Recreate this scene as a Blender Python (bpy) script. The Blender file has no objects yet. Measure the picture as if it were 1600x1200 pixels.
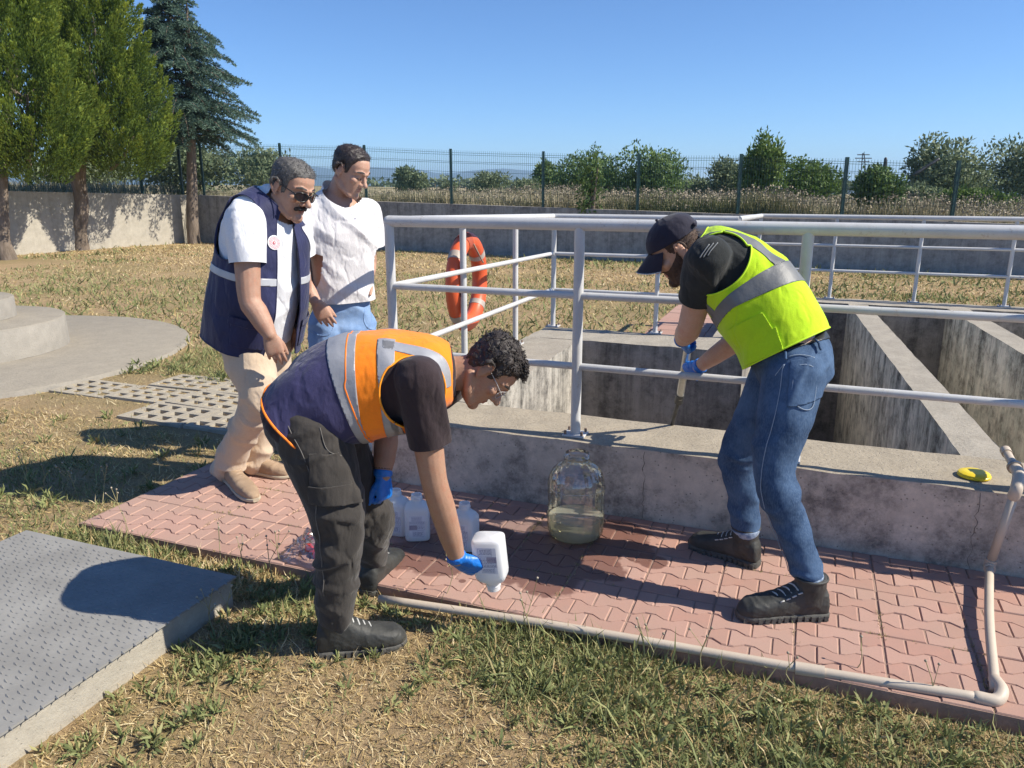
import bpy, math, random
import numpy as np
from mathutils import Vector, Matrix
random.seed(7)
rng = np.random.default_rng(11)
SC = bpy.context.scene
COL = SC.collection
R = math.radians

# ---------------------------------------------------------------- camera, sky, sun, exposure
CAM_Z = 1.55                     # metres above the paving
FPX = 1200.0                     # focal length in pixels of a 1600 px wide picture
PITCH = math.atan(310.0 / FPX)
cam = bpy.data.cameras.new("camera")
cam.sensor_width = 36.0
cam.lens = 36.0 * FPX / 1600.0
cam.clip_start = 0.05
cam.clip_end = 20000.0
camo = bpy.data.objects.new("camera", cam)
COL.objects.link(camo)
camo.location = (0, 0, CAM_Z)
camo.rotation_euler = (math.pi / 2 - PITCH, 0, 0)
SC.camera = camo

SUN = Vector((1.069, -0.230, 1.0)).normalized()
w = bpy.data.worlds.new("World")
SC.world = w
w.use_nodes = True
nt = w.node_tree
bg = nt.nodes["Background"]
sky = nt.nodes.new("ShaderNodeTexSky")
sky.sky_type = 'NISHITA'
sky.sun_disc = False
sky.sun_elevation = math.asin(SUN.z)
sky.sun_rotation = math.atan2(SUN.x, SUN.y)
sky.altitude = 1800
sky.air_density = 1.0
sky.dust_density = 0.0
sky.ozone_density = 10.0
nt.links.new(sky.outputs[0], bg.inputs[0])
bg.inputs[1].default_value = 0.064
sl = bpy.data.lights.new("sun", 'SUN')
sl.energy = 2.9
sl.angle = R(0.53)
sl.color = (1.0, 0.93, 0.80)
so = bpy.data.objects.new("sun", sl)
COL.objects.link(so)
so.rotation_euler = SUN.to_track_quat('Z', 'Y').to_euler()
so.location = (20, -6, 20)
vs = SC.view_settings
vs.view_transform = 'Standard'
vs.look = 'None'
vs.exposure = 1.36
vs.gamma = 1.0
vs.use_curve_mapping = False
try:
    SC.cycles.max_bounces = 8
    SC.cycles.transparent_max_bounces = 12
    SC.cycles.transmission_bounces = 10
    SC.cycles.volume_bounces = 0
    SC.cycles.use_denoising = True
except Exception:
    pass

# ---------------------------------------------------------------- frames
def ray(u, v):
    x = (u - 800) / FPX
    y = (600 - v) / FPX
    cp, sp = math.cos(PITCH), math.sin(PITCH)
    return (x, cp + y * sp, -sp + y * cp)

def at(u, v, Y):
    """the place at distance Y that is seen in the direction (u, v)"""
    d = ray(u, v)
    t = Y / d[1]
    return np.array((d[0] * t, Y, CAM_Z + d[2] * t))

def gp(u, v, z=0.0):
    d = ray(u, v)
    t = (z - CAM_Z) / d[2]
    return np.array((d[0] * t, d[1] * t, z))

E1 = np.array((0.9331, -0.3596, 0.0))      # along the basin's near wall
E2 = np.array((0.3596, 0.9331, 0.0))       # across it, away from the camera
O0 = np.array((-0.337, 3.777, 0.0))
EZ = np.array((0, 0, 1.0))
BANG = math.atan2(E1[1], E1[0])
GZ = -0.05                                 # lawn level (paving is 0)

def W(a, b, z=0.0):
    return O0 + E1 * a + E2 * b + EZ * z

def nrm(v):
    v = np.asarray(v, float)
    return v / (np.linalg.norm(v) + 1e-12)

# ---------------------------------------------------------------- objects
ORG = {}

def tag(o, label=None, cat=None, group=None, kind=None):
    if label: o['label'] = label
    if cat: o['category'] = cat
    if group: o['group'] = group
    if kind: o['kind'] = kind
    return o

def empty(name, loc, label=None, cat=None, group=None):
    o = bpy.data.objects.new(name, None)
    o.empty_display_size = 0.1
    COL.objects.link(o)
    o.location = tuple(loc)
    ORG[o.name] = np.array(loc, float)
    return tag(o, label, cat, group)

def mk_mesh(name, V, F, smooth=True, attr=None):
    me = bpy.data.meshes.new(name)
    V = np.asarray(V, np.float32)
    if isinstance(F, np.ndarray):
        n, k = F.shape
        me.vertices.add(len(V))
        me.vertices.foreach_set("co", V.ravel())
        me.loops.add(n * k)
        me.loops.foreach_set("vertex_index", F.astype(np.int32).ravel())
        me.polygons.add(n)
        me.polygons.foreach_set("loop_start", np.arange(0, n * k, k, dtype=np.int32))
        me.update(calc_edges=True)
    else:
        me.from_pydata([tuple(map(float, v)) for v in V], [], [tuple(int(i) for i in f) for f in F])
        me.update()
    if smooth:
        me.polygons.foreach_set("use_smooth", np.ones(len(me.polygons), bool))
    if attr is not None:
        a = me.attributes.new("tone", 'FLOAT', 'POINT')
        a.data.foreach_set("value", np.asarray(attr, np.float32))
    return me

def obj(name, V, F, mat, parent=None, smooth=True, attr=None, kind=None, auto=None, solid=None, bevel=None, loc=None):
    """one mesh object; V in world metres, stored relative to its parent's place"""
    V = np.asarray(V, float)
    if parent is not None:
        org = ORG[parent.name]
    elif loc is not None:
        org = np.asarray(loc, float)
    else:
        org = np.zeros(3)
    me = mk_mesh(name, V - org, F, smooth, attr)
    o = bpy.data.objects.new(name, me)
    COL.objects.link(o)
    if parent is not None:
        o.parent = parent
    else:
        o.location = tuple(org)
    ORG[o.name] = org
    for m in (mat if isinstance(mat, (list, tuple)) else [mat]):
        me.materials.append(m)
    if solid:
        s = o.modifiers.new("thickness", 'SOLIDIFY')
        s.thickness = solid
        s.offset = -1
        s.use_even_offset = False
    if bevel:
        b = o.modifiers.new("bevel", 'BEVEL')
        b.width = bevel
        b.segments = 2
        b.limit_method = 'ANGLE'
        b.angle_limit = R(40)
    if auto and smooth:
        try:
            me.set_sharp_from_angle(angle=R(auto))
        except Exception:
            pass
    if kind: o['kind'] = kind
    return o

# ---------------------------------------------------------------- shapes
class Soup:
    def __init__(s):
        s.V = []; s.F = []; s.n = 0
    def add(s, V, F):
        V = np.asarray(V, float)
        s.V.append(V)
        for f in F: s.F.append(tuple(i + s.n for i in f))
        s.n += len(V)
        return s
    def arr(s):
        return np.concatenate(s.V), s.F

def loft(secs, n=20, cap=True):
    """secs: (centre, U, V, p): superellipse rings joined, closed at both ends"""
    Vs = []; F = []
    th = np.linspace(0, 2 * math.pi, n, endpoint=False)
    for (c, U, V_, p) in secs:
        ct, st = np.cos(th), np.sin(th)
        e = 2.0 / p
        x = np.sign(ct) * np.abs(ct) ** e
        y = np.sign(st) * np.abs(st) ** e
        Vs.append(np.asarray(c)[None] + x[:, None] * np.asarray(U)[None] + y[:, None] * np.asarray(V_)[None])
    m = len(secs)
    for i in range(m - 1):
        for j in range(n):
            k = (j + 1) % n
            F.append((i * n + j, i * n + k, (i + 1) * n + k, (i + 1) * n + j))
    V = np.concatenate(Vs)
    if cap:
        c0, c1 = len(V), len(V) + 1
        V = np.concatenate([V, [secs[0][0]], [secs[-1][0]]])
        for j in range(n):
            k = (j + 1) % n
            F.append((c0, k, j))
            F.append((c1, (m - 1) * n + j, (m - 1) * n + k))
    return V, F

def catmull(P, sub):
    P = [np.asarray(p, float) for p in P]
    if len(P) < 3 or sub <= 1: return P
    Q = [2 * P[0] - P[1]] + P + [2 * P[-1] - P[-2]]
    out = []
    for i in range(1, len(Q) - 2):
        for k in range(sub):
            t = k / sub
            a, b, c, d = Q[i - 1], Q[i], Q[i + 1], Q[i + 2]
            out.append(0.5 * (2 * b + (c - a) * t + (2 * a - 5 * b + 4 * c - d) * t * t + (3 * b - a - 3 * c + d) * t ** 3))
    out.append(P[-1])
    return out

def tube(pts, rad, n=12, sub=1, round_ends=True, flat=None, flatv=None):
    """tapered tube through pts; flat=(ratio) squashes along flatv"""
    k0 = len(pts)
    if np.isscalar(rad): rad = [rad] * k0
    P = catmull(pts, sub)
    m = len(P)
    if sub > 1 and k0 >= 3:
        rr = np.interp(np.linspace(0, k0 - 1, m), np.arange(k0), rad)
    else:
        rr = np.array(rad, float)
    P = np.array(P)
    T = np.gradient(P, axis=0)
    T = T / (np.linalg.norm(T, axis=1, keepdims=True) + 1e-12)
    ref = np.array((0, 0, 1.0)) if abs(T[0][2]) < 0.9 else np.array((1.0, 0, 0))
    if flatv is not None: ref = nrm(flatv)
    U = nrm(ref - T[0] * np.dot(ref, T[0]))
    secs = []
    fr = []
    for i in range(m):
        U = nrm(U - T[i] * np.dot(U, T[i]))
        fr.append((U, np.cross(T[i], U)))
    def sec(c, i, r):
        u, v = fr[i]
        fu = flat if flat is not None else 1.0
        secs.append((c, u * r * fu, v * r, 2.0))
    if round_ends:
        for a in (80, 55, 28):
            sec(P[0] - T[0] * rr[0] * math.sin(R(a)), 0, rr[0] * math.cos(R(a)))
    for i in range(m): sec(P[i], i, rr[i])
    if round_ends:
        for a in (28, 55, 80):
            sec(P[-1] + T[-1] * rr[-1] * math.sin(R(a)), m - 1, rr[-1] * math.cos(R(a)))
    return loft(secs, n)

def ellip(c, ax, n=16, m=9):
    """ellipsoid: ax three axis vectors"""
    ax = [np.asarray(a, float) for a in ax]
    secs = []
    for i in range(m):
        t = -math.pi / 2 + math.pi * (i + 0.5) / m
        secs.append((np.asarray(c) + ax[2] * math.sin(t), ax[0] * math.cos(t), ax[1] * math.cos(t), 2.0))
    return loft(secs, n)

def ball(c, r, n=14, m=8):
    return ellip(c, ((r, 0, 0), (0, r, 0), (0, 0, r)), n, m)

def box(c, ex, ey, ez):
    c, ex, ey, ez = (np.asarray(q, float) for q in (c, ex, ey, ez))
    V = [c + sx * ex + sy * ey + sz * ez for sz in (-1, 1) for sy in (-1, 1) for sx in (-1, 1)]
    F = [(0, 2, 3, 1), (4, 5, 7, 6), (0, 1, 5, 4), (2, 6, 7, 3), (0, 4, 6, 2), (1, 3, 7, 5)]
    return np.array(V), F

def lbox(a0, a1, b0, b1, z0, z1):
    return box(W((a0 + a1) / 2, (b0 + b1) / 2, (z0 + z1) / 2), E1 * (a1 - a0) / 2, E2 * (b1 - b0) / 2, EZ * (z1 - z0) / 2)

def prism(poly, z0, z1):
    """poly: list of world xy points (counter-clockwise), straight walls"""
    n = len(poly)
    V = [(p[0], p[1], z0) for p in poly] + [(p[0], p[1], z1) for p in poly]
    F = [tuple(range(n))[::-1], tuple(range(n, 2 * n))]
    for i in range(n):
        k = (i + 1) % n
        F.append((i, k, n + k, n + i))
    return np.array(V, float), F

def lathe(c, prof, n=32, ax=None):
    """prof: (r, h) pairs along the axis ax (default up)"""
    z = nrm(ax) if ax is not None else EZ
    u = nrm(np.cross(z, (0.3, 1, 0.1)))
    v = np.cross(z, u)
    return loft([(np.asarray(c) + z * h, u * r, v * r, 2.0) for r, h in prof], n)

_rm = None
def remesh(V, F, vox, smooth=2):
    me = mk_mesh("work", V, F, False)
    o = bpy.data.objects.new("work", me)
    COL.objects.link(o)
    m = o.modifiers.new("r", 'REMESH')
    m.mode = 'VOXEL'
    m.voxel_size = vox
    m.adaptivity = 0
    dg = bpy.context.evaluated_depsgraph_get()
    dg.update()
    ev = o.evaluated_get(dg)
    em = ev.to_mesh()
    nV = len(em.vertices)
    A = np.empty(nV * 3, np.float32)
    em.vertices.foreach_get("co", A)
    A = A.reshape(-1, 3).astype(float)
    L = np.empty(len(em.loops), np.int32)
    em.loops.foreach_get("vertex_index", L)
    Q = L.reshape(-1, 4)
    ev.to_mesh_clear()
    bpy.data.objects.remove(o)
    bpy.data.meshes.remove(me)
    A = relax(A, Q, smooth)
    return A, Q

def thin_out(V, F, ratio):
    """fewer faces where the surface is flat"""
    me = mk_mesh("work", V, F, False)
    o = bpy.data.objects.new("work", me)
    COL.objects.link(o)
    m = o.modifiers.new("d", 'DECIMATE')
    m.ratio = ratio
    dg = bpy.context.evaluated_depsgraph_get()
    dg.update()
    ev = o.evaluated_get(dg)
    em = ev.to_mesh()
    A = np.empty(len(em.vertices) * 3, np.float32)
    em.vertices.foreach_get("co", A)
    Fs = [tuple(p.vertices) for p in em.polygons]
    ev.to_mesh_clear()
    bpy.data.objects.remove(o)
    bpy.data.meshes.remove(me)
    return A.reshape(-1, 3).astype(float), Fs

def relax(A, Q, it):
    if it <= 0: return A
    e = np.concatenate([Q[:, [0, 1]], Q[:, [1, 2]], Q[:, [2, 3]], Q[:, [3, 0]]])
    e = np.concatenate([e, e[:, ::-1]])
    cnt = np.bincount(e[:, 0], minlength=len(A)).astype(float)
    for _ in range(it):
        S = np.stack([np.bincount(e[:, 0], weights=A[e[:, 1], k], minlength=len(A)) for k in range(3)], 1)
        A = 0.4 * A + 0.6 * S / np.maximum(cnt, 1)[:, None]
    return A

def normals(V, F):
    N = np.zeros_like(V)
    if isinstance(F, np.ndarray):
        a, b, c = V[F[:, 0]], V[F[:, 1]], V[F[:, 2]]
        d = V[F[:, -1]]
        n = np.cross(c - a, d - b) if F.shape[1] == 4 else np.cross(b - a, c - a)
        for k in range(F.shape[1]): np.add.at(N, F[:, k], n)
    else:
        for f in F:
            n = np.cross(V[f[1]] - V[f[0]], V[f[2]] - V[f[0]])
            for i in f: N[i] += n
    return N / (np.linalg.norm(N, axis=1, keepdims=True) + 1e-12)

def clip(V, F, f):
    """the part of the surface where f >= 0, cut cleanly through the faces"""
    V = np.asarray(V); f = np.asarray(f, float)
    f = np.where(np.abs(f) < 1e-7, 1e-7, f)
    if isinstance(F, np.ndarray):
        pos = f[F] > 0
        full = F[pos.all(1)]
        mix = F[pos.any(1) & ~pos.all(1)]
        keep = [tuple(q) for q in full.tolist()]
        mix = mix.tolist()
    else:
        keep = []; mix = []
        ps = (f > 0).tolist()
        for q in F:
            s = sum(ps[i] for i in q)
            if s == len(q): keep.append(q)
            elif s: mix.append(q)
    newV = []; cache = {}; base = len(V)
    fl = f.tolist()
    for q in mix:
        out = []
        n = len(q)
        for i in range(n):
            a, b = q[i], q[(i + 1) % n]
            if fl[a] > 0: out.append(a)
            if (fl[a] > 0) != (fl[b] > 0):
                k = (a, b) if a < b else (b, a)
                j = cache.get(k)
                if j is None:
                    t = fl[k[0]] / (fl[k[0]] - fl[k[1]])
                    newV.append(V[k[0]] * (1 - t) + V[k[1]] * t)
                    j = base + len(newV) - 1
                    cache[k] = j
                out.append(j)
        if len(out) >= 3: keep.append(tuple(out))
    VV = np.concatenate([V, np.array(newV)]) if newV else V
    used = np.zeros(len(VV), bool)
    for q in keep: used[list(q)] = True
    idx = np.cumsum(used) - 1
    il = idx.tolist()
    return VV[used], [tuple(il[i] for i in q) for q in keep]

def vnoise(P, seed=0):
    P = np.asarray(P, float)
    i = np.floor(P).astype(np.int64)
    f = P - i
    f = f * f * (3 - 2 * f)
    def h(dx, dy, dz):
        n = (i[:, 0] + dx) * 374761393 + (i[:, 1] + dy) * 668265263 + (i[:, 2] + dz) * 1440662683 + seed * 974634541
        n &= 0xffffffff
        n = ((n ^ (n >> 13)) * 1274126177) & 0xffffffff
        n ^= n >> 16
        return n / 2.0 ** 31 - 1
    r = 0
    for dx in (0, 1):
        wx = f[:, 0] if dx else 1 - f[:, 0]
        for dy in (0, 1):
            wy = f[:, 1] if dy else 1 - f[:, 1]
            for dz in (0, 1):
                wz = f[:, 2] if dz else 1 - f[:, 2]
                r = r + wx * wy * wz * h(dx, dy, dz)
    return r

def folds(V, F, amp, dirn, along=3.0, across=16.0, seed=0, mask=None):
    """cloth creases: ridged noise stretched along dirn"""
    d = nrm(dirn)
    o = nrm(np.cross(d, (0.31, 0.52, 0.8)))
    q = np.cross(d, o)
    P = np.stack([V @ d * along, V @ o * across, V @ q * across], 1)
    wv = vnoise(P * 0.35, seed + 5)
    P[:, 1] += wv * 1.5
    q0 = np.abs(vnoise(P, seed))
    n1 = 1 - q0 * 2
    n2 = vnoise(P * 2.1, seed + 1)
    q3 = np.clip(1 - 3.2 * np.abs(vnoise(P * np.array((.8, .62, .62)) + 7.3, seed + 2)), 0, 1)
    big = vnoise(P * np.array((.5, .3, .3)) + 3.1, seed + 3)
    h = (n1 * 0.5 + n2 * 0.25 + q3 * 1.1 + big * .5) * amp
    if mask is not None: h = h * mask
    return V + normals(V, F) * h[:, None]

# ---------------------------------------------------------------- materials
def nodes(name):
    m = bpy.data.materials.new(name)
    m.use_nodes = True
    t = m.node_tree
    return m, t, t.nodes["Principled BSDF"]

def lnk(t, a, b): t.links.new(a, b)

def tex_coord(t, space="Object", scale=(1, 1, 1)):
    if space == "World":
        g = t.nodes.new("ShaderNodeNewGeometry"); out = g.outputs["Position"]
    else:
        g = t.nodes.new("ShaderNodeTexCoord"); out = g.outputs["Object"]
    mp = t.nodes.new("ShaderNodeMapping")
    mp.inputs["Scale"].default_value = scale
    lnk(t, out, mp.inputs["Vector"])
    return mp.outputs[0]

def noise(t, co, scale, detail=5, rough=0.6):
    n = t.nodes.new("ShaderNodeTexNoise")
    n.inputs["Scale"].default_value = scale
    n.inputs["Detail"].default_value = detail
    n.inputs["Roughness"].default_value = rough
    lnk(t, co, n.inputs["Vector"])
    return n.outputs["Fac"]

def ramp(t, fac, stops):
    r = t.nodes.new("ShaderNodeValToRGB")
    el = r.color_ramp.elements
    while len(el) < len(stops): el.new(0.5)
    for e, (p, c) in zip(el, stops):
        e.position = p
        e.color = (c, c, c, 1) if np.isscalar(c) else (c[0], c[1], c[2], 1)
    lnk(t, fac, r.inputs[0])
    return r.outputs[0]

def mix(t, fac, a, b, mode='MIX'):
    n = t.nodes.new("ShaderNodeMix")
    n.data_type = 'RGBA'
    n.blend_type = mode
    for s, v in ((n.inputs[0], fac), (n.inputs[6], a), (n.inputs[7], b)):
        if isinstance(v, (int, float)): s.default_value = v
        elif isinstance(v, tuple): s.default_value = (v[0], v[1], v[2], 1)
        else: lnk(t, v, s)
    return n.outputs[2]

def bump(t, b, h, strength=0.3, dist=0.01):
    n = t.nodes.new("ShaderNodeBump")
    n.inputs["Strength"].default_value = strength
    n.inputs["Distance"].default_value = dist
    lnk(t, h, n.inputs["Height"])
    lnk(t, n.outputs[0], b.inputs["Normal"])

def srgb(r, g, b):
    f = lambda c: (c / 255 / 12.92) if c <= 10 else ((c / 255 + 0.055) / 1.055) ** 2.4
    return (f(r), f(g), f(b))

def simple(name, c1, c2=None, scale=20, rough=0.7, bscale=None, bstr=0.25, bdist=0.004, metal=0.0, spec=0.5, space="Object", stretch=(1, 1, 1), sss=0, sheen=0):
    m, t, b = nodes(name)
    co = tex_coord(t, space, stretch)
    if c2 is None: c2 = tuple(c * 0.8 for c in c1)
    f = noise(t, co, scale)
    c = mix(t, ramp(t, f, [(0.35, 0.0), (0.65, 1.0)]), c1, c2)
    lnk(t, c, b.inputs["Base Color"])
    b.inputs["Roughness"].default_value = rough
    b.inputs["Metallic"].default_value = metal
    b.inputs["Specular IOR Level"].default_value = spec
    if sss:
        b.inputs["Subsurface Weight"].default_value = sss
        b.inputs["Subsurface Radius"].default_value = (0.9, 0.35, 0.2)
        b.inputs["Subsurface Scale"].default_value = 0.012
    if sheen:
        b.inputs["Sheen Weight"].default_value = sheen
    if bscale:
        bump(t, b, noise(t, co, bscale, 4, 0.65), bstr, bdist)
    return m

def cloth(name, c1, c2, weave=420, rough=0.85, wr=0.35, sheen=0.15):
    """woven cloth: fine weave bump, soft creases, slight uneven dye"""
    m, t, b = nodes(name)
    co = tex_coord(t)
    c = mix(t, ramp(t, noise(t, co, 7, 4), [(0.3, 0.0), (0.7, 1.0)]), c1, c2)
    f2 = noise(t, co, 160, 2)
    c = mix(t, ramp(t, f2, [(0.35, 0.0), (0.75, 0.25)]), c, tuple(x * 0.65 for x in c1))
    lnk(t, c, b.inputs["Base Color"])
    b.inputs["Roughness"].default_value = rough
    b.inputs["Specular IOR Level"].default_value = 0.25
    b.inputs["Sheen Weight"].default_value = sheen
    a = t.nodes.new("ShaderNodeMath"); a.operation = 'MULTIPLY_ADD'
    lnk(t, noise(t, tex_coord(t, "Object", (1, 1, .45)), 17, 4, 0.55), a.inputs[0]); a.inputs[1].default_value = 1.0
    s = t.nodes.new("ShaderNodeMath"); s.operation = 'MULTIPLY'
    lnk(t, noise(t, co, weave, 1), s.inputs[0]); s.inputs[1].default_value = 0.12
    lnk(t, s.outputs[0], a.inputs[2])
    # creases: thin valleys in a stretched, warped noise
    rn = noise(t, tex_coord(t, "Object", (1, 1, .55)), 7.5, 3, 0.5)
    s1 = t.nodes.new("ShaderNodeMath"); s1.operation = 'SUBTRACT'; lnk(t, rn, s1.inputs[0]); s1.inputs[1].default_value = 0.5
    s2 = t.nodes.new("ShaderNodeMath"); s2.operation = 'ABSOLUTE'; lnk(t, s1.outputs[0], s2.inputs[0])
    s3 = t.nodes.new("ShaderNodeMapRange"); lnk(t, s2.outputs[0], s3.inputs[0])
    for i_, v_ in ((1, 0.0), (2, 0.07), (3, 0.0), (4, 0.4)): s3.inputs[i_].default_value = v_
    s3.interpolation_type = 'SMOOTHSTEP'
    s4 = t.nodes.new("ShaderNodeMath"); s4.operation = 'ADD'; lnk(t, a.outputs[0], s4.inputs[0]); lnk(t, s3.outputs[0], s4.inputs[1])
    bump(t, b, s4.outputs[0], min(1, wr * 1.7), 0.012)
    return m

def leaf_mat(name, stops, rough=0.6, trans=0.25):
    """foliage: the 'tone' number of each leaf picks its own colour"""
    m, t, b = nodes(name)
    at_ = t.nodes.new("ShaderNodeAttribute")
    at_.attribute_name = "tone"
    c = ramp(t, at_.outputs["Fac"], stops)
    lnk(t, c, b.inputs["Base Color"])
    b.inputs["Roughness"].default_value = rough
    b.inputs["Specular IOR Level"].default_value = 0.25
    if trans:
        tr = t.nodes.new("ShaderNodeBsdfTranslucent")
        lnk(t, c, tr.inputs[0])
        mx = t.nodes.new("ShaderNodeMixShader")
        mx.inputs[0].default_value = trans
        lnk(t, b.outputs[0], mx.inputs[1]); lnk(t, tr.outputs[0], mx.inputs[2])
        lnk(t, mx.outputs[0], t.nodes["Material Output"].inputs[0])
    return m

def concrete(name, side1, side2, top1, top2, stain=0.6, stainc=(0.05, 0.047, 0.043), pores=0.5, green=0.0, bstr=0.5, drip=True, fall=(-.7, .3)):
    m, t, b = nodes(name)
    co = tex_coord(t, "World")
    big = noise(t, co, 1.6, 6, 0.65)
    fine = noise(t, co, 22, 6, 0.7)
    side = mix(t, ramp(t, big, [(0.35, 0.0), (0.65, 1.0)]), side1, side2)
    side = mix(t, ramp(t, fine, [(0.3, 0.0), (0.8, 0.55)]), side, tuple(c * 0.6 for c in side1))
    if drip:
        dco = tex_coord(t, "World", (4.2, 4.2, 0.22))
        d = noise(t, dco, 1.0, 7, 0.72)
        dm = ramp(t, d, [(0.44, 0.0), (0.60, min(1, stain * 1.25))])
        gz_ = t.nodes.new("ShaderNodeNewGeometry"); sz_ = t.nodes.new("ShaderNodeSeparateXYZ"); lnk(t, gz_.outputs["Position"], sz_.inputs[0])
        mz = t.nodes.new("ShaderNodeMapRange"); lnk(t, sz_.outputs[2], mz.inputs[0])
        for i_, v_ in ((1, fall[0]), (2, fall[1]), (3, .25), (4, 1.0)): mz.inputs[i_].default_value = v_
        mm = t.nodes.new("ShaderNodeMath"); mm.operation = 'MULTIPLY'
        lnk(t, dm, mm.inputs[0]); lnk(t, mz.outputs[0], mm.inputs[1])
        side = mix(t, mm.outputs[0], side, stainc)
        d2 = noise(t, tex_coord(t, "World", (23, 23, 0.8)), 1.0, 4, 0.6)
        side = mix(t, ramp(t, d2, [(0.45, 0.0), (0.75, 0.22)]), side, tuple(min(1, c * 1.35) for c in side1))
    blot = noise(t, co, 4.3, 8, 0.75)
    side = mix(t, ramp(t, blot, [(0.45, 0.0), (0.63, stain * 0.9)]), side, stainc)
    side = mix(t, ramp(t, noise(t, co, 11, 8, 0.8), [(0.42, 0.0), (0.68, 0.45)]), side, tuple(min(1, c * 1.4) for c in side1))
    top = mix(t, ramp(t, noise(t, co, 6, 8, 0.75), [(0.35, 0.0), (0.7, 1.0)]), top1, top2)
    top = mix(t, ramp(t, noise(t, co, 60, 3, 0.6), [(0.5, 0.0), (0.75, 0.45)]), top, tuple(c * 0.5 for c in top2))
    g = t.nodes.new("ShaderNodeNewGeometry")
    sx = t.nodes.new("ShaderNodeSeparateXYZ")
    lnk(t, g.outputs["True Normal"], sx.inputs[0])
    c = mix(t, ramp(t, sx.outputs[2], [(0.3, 0.0), (0.75, 1.0)]), side, top)
    vo = t.nodes.new("ShaderNodeTexVoronoi")
    vo.inputs["Scale"].default_value = 38
    lnk(t, co, vo.inputs["Vector"])
    pm = ramp(t, vo.outputs["Distance"], [(0.08, pores), (0.17, 0.0)])
    c = mix(t, pm, c, tuple(x * 0.35 for x in side1))
    lnk(t, c, b.inputs["Base Color"])
    b.inputs["Roughness"].default_value = 0.92
    b.inputs["Specular IOR Level"].default_value = 0.2
    ad = t.nodes.new("ShaderNodeMath"); ad.operation = 'SUBTRACT'
    lnk(t, noise(t, co, 55, 6, 0.7), ad.inputs[0]); lnk(t, pm, ad.inputs[1])
    bump(t, b, ad.outputs[0], bstr, 0.012)
    return m

def unit_noise(n, lo=0.0, hi=1.0): return rng.uniform(lo, hi, n)

def blades(P, D, L, Wd, tone, bend=0.4, lean=None):
    """grass blades / leaves: P base, D direction, L length, Wd width: two quads each"""
    n = len(P)
    D = D / (np.linalg.norm(D, axis=1, keepdims=True) + 1e-9)
    ang = rng.uniform(0, 2 * math.pi, n)
    S = np.stack([np.cos(ang), np.sin(ang), rng.uniform(-.3, .3, n)], 1)
    S = S - D * (S * D).sum(1, keepdims=True)
    S /= np.linalg.norm(S, axis=1, keepdims=True) + 1e-9
    B = np.cross(D, S)
    L = L[:, None]; w_ = Wd[:, None]
    mid = P + D * L * 0.55 + B * L * bend * 0.12
    tip = P + D * L * (1 - 0.15 * bend) + B * L * bend * 0.5
    V = np.stack([P - S * w_ * .5, P + S * w_ * .5, mid + S * w_ * .45, mid - S * w_ * .45, tip], 1).reshape(-1, 3)
    i = np.arange(n)[:, None] * 5
    T = np.concatenate([i + np.array([[0, 1, 2]]), i + np.array([[0, 2, 3]]), i + np.array([[3, 2, 4]])])
    return V, T, np.repeat(tone, 5)

def leaves(P, D, L, Wd, tone, fold=0.25, N=None, jit=.5):
    """diamond leaves, one quad each"""
    n = len(P)
    D = D / (np.linalg.norm(D, axis=1, keepdims=True) + 1e-9)
    S = rng.normal(size=(n, 3))
    if N is not None:
        S = np.cross(D, N + jit * rng.normal(size=(n, 3)))
    S = S - D * (S * D).sum(1, keepdims=True)
    S /= np.linalg.norm(S, axis=1, keepdims=True) + 1e-9
    B = np.cross(D, S)
    L = L[:, None]; w_ = Wd[:, None]
    V = np.stack([P, P + D * L * .5 + S * w_ * .5 + B * w_ * fold, P + D * L, P + D * L * .5 - S * w_ * .5 + B * w_ * fold], 1).reshape(-1, 3)
    Q = np.arange(n)[:, None] * 4 + np.array([[0, 1, 2, 3]])
    return V, Q, np.repeat(tone, 4)
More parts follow.
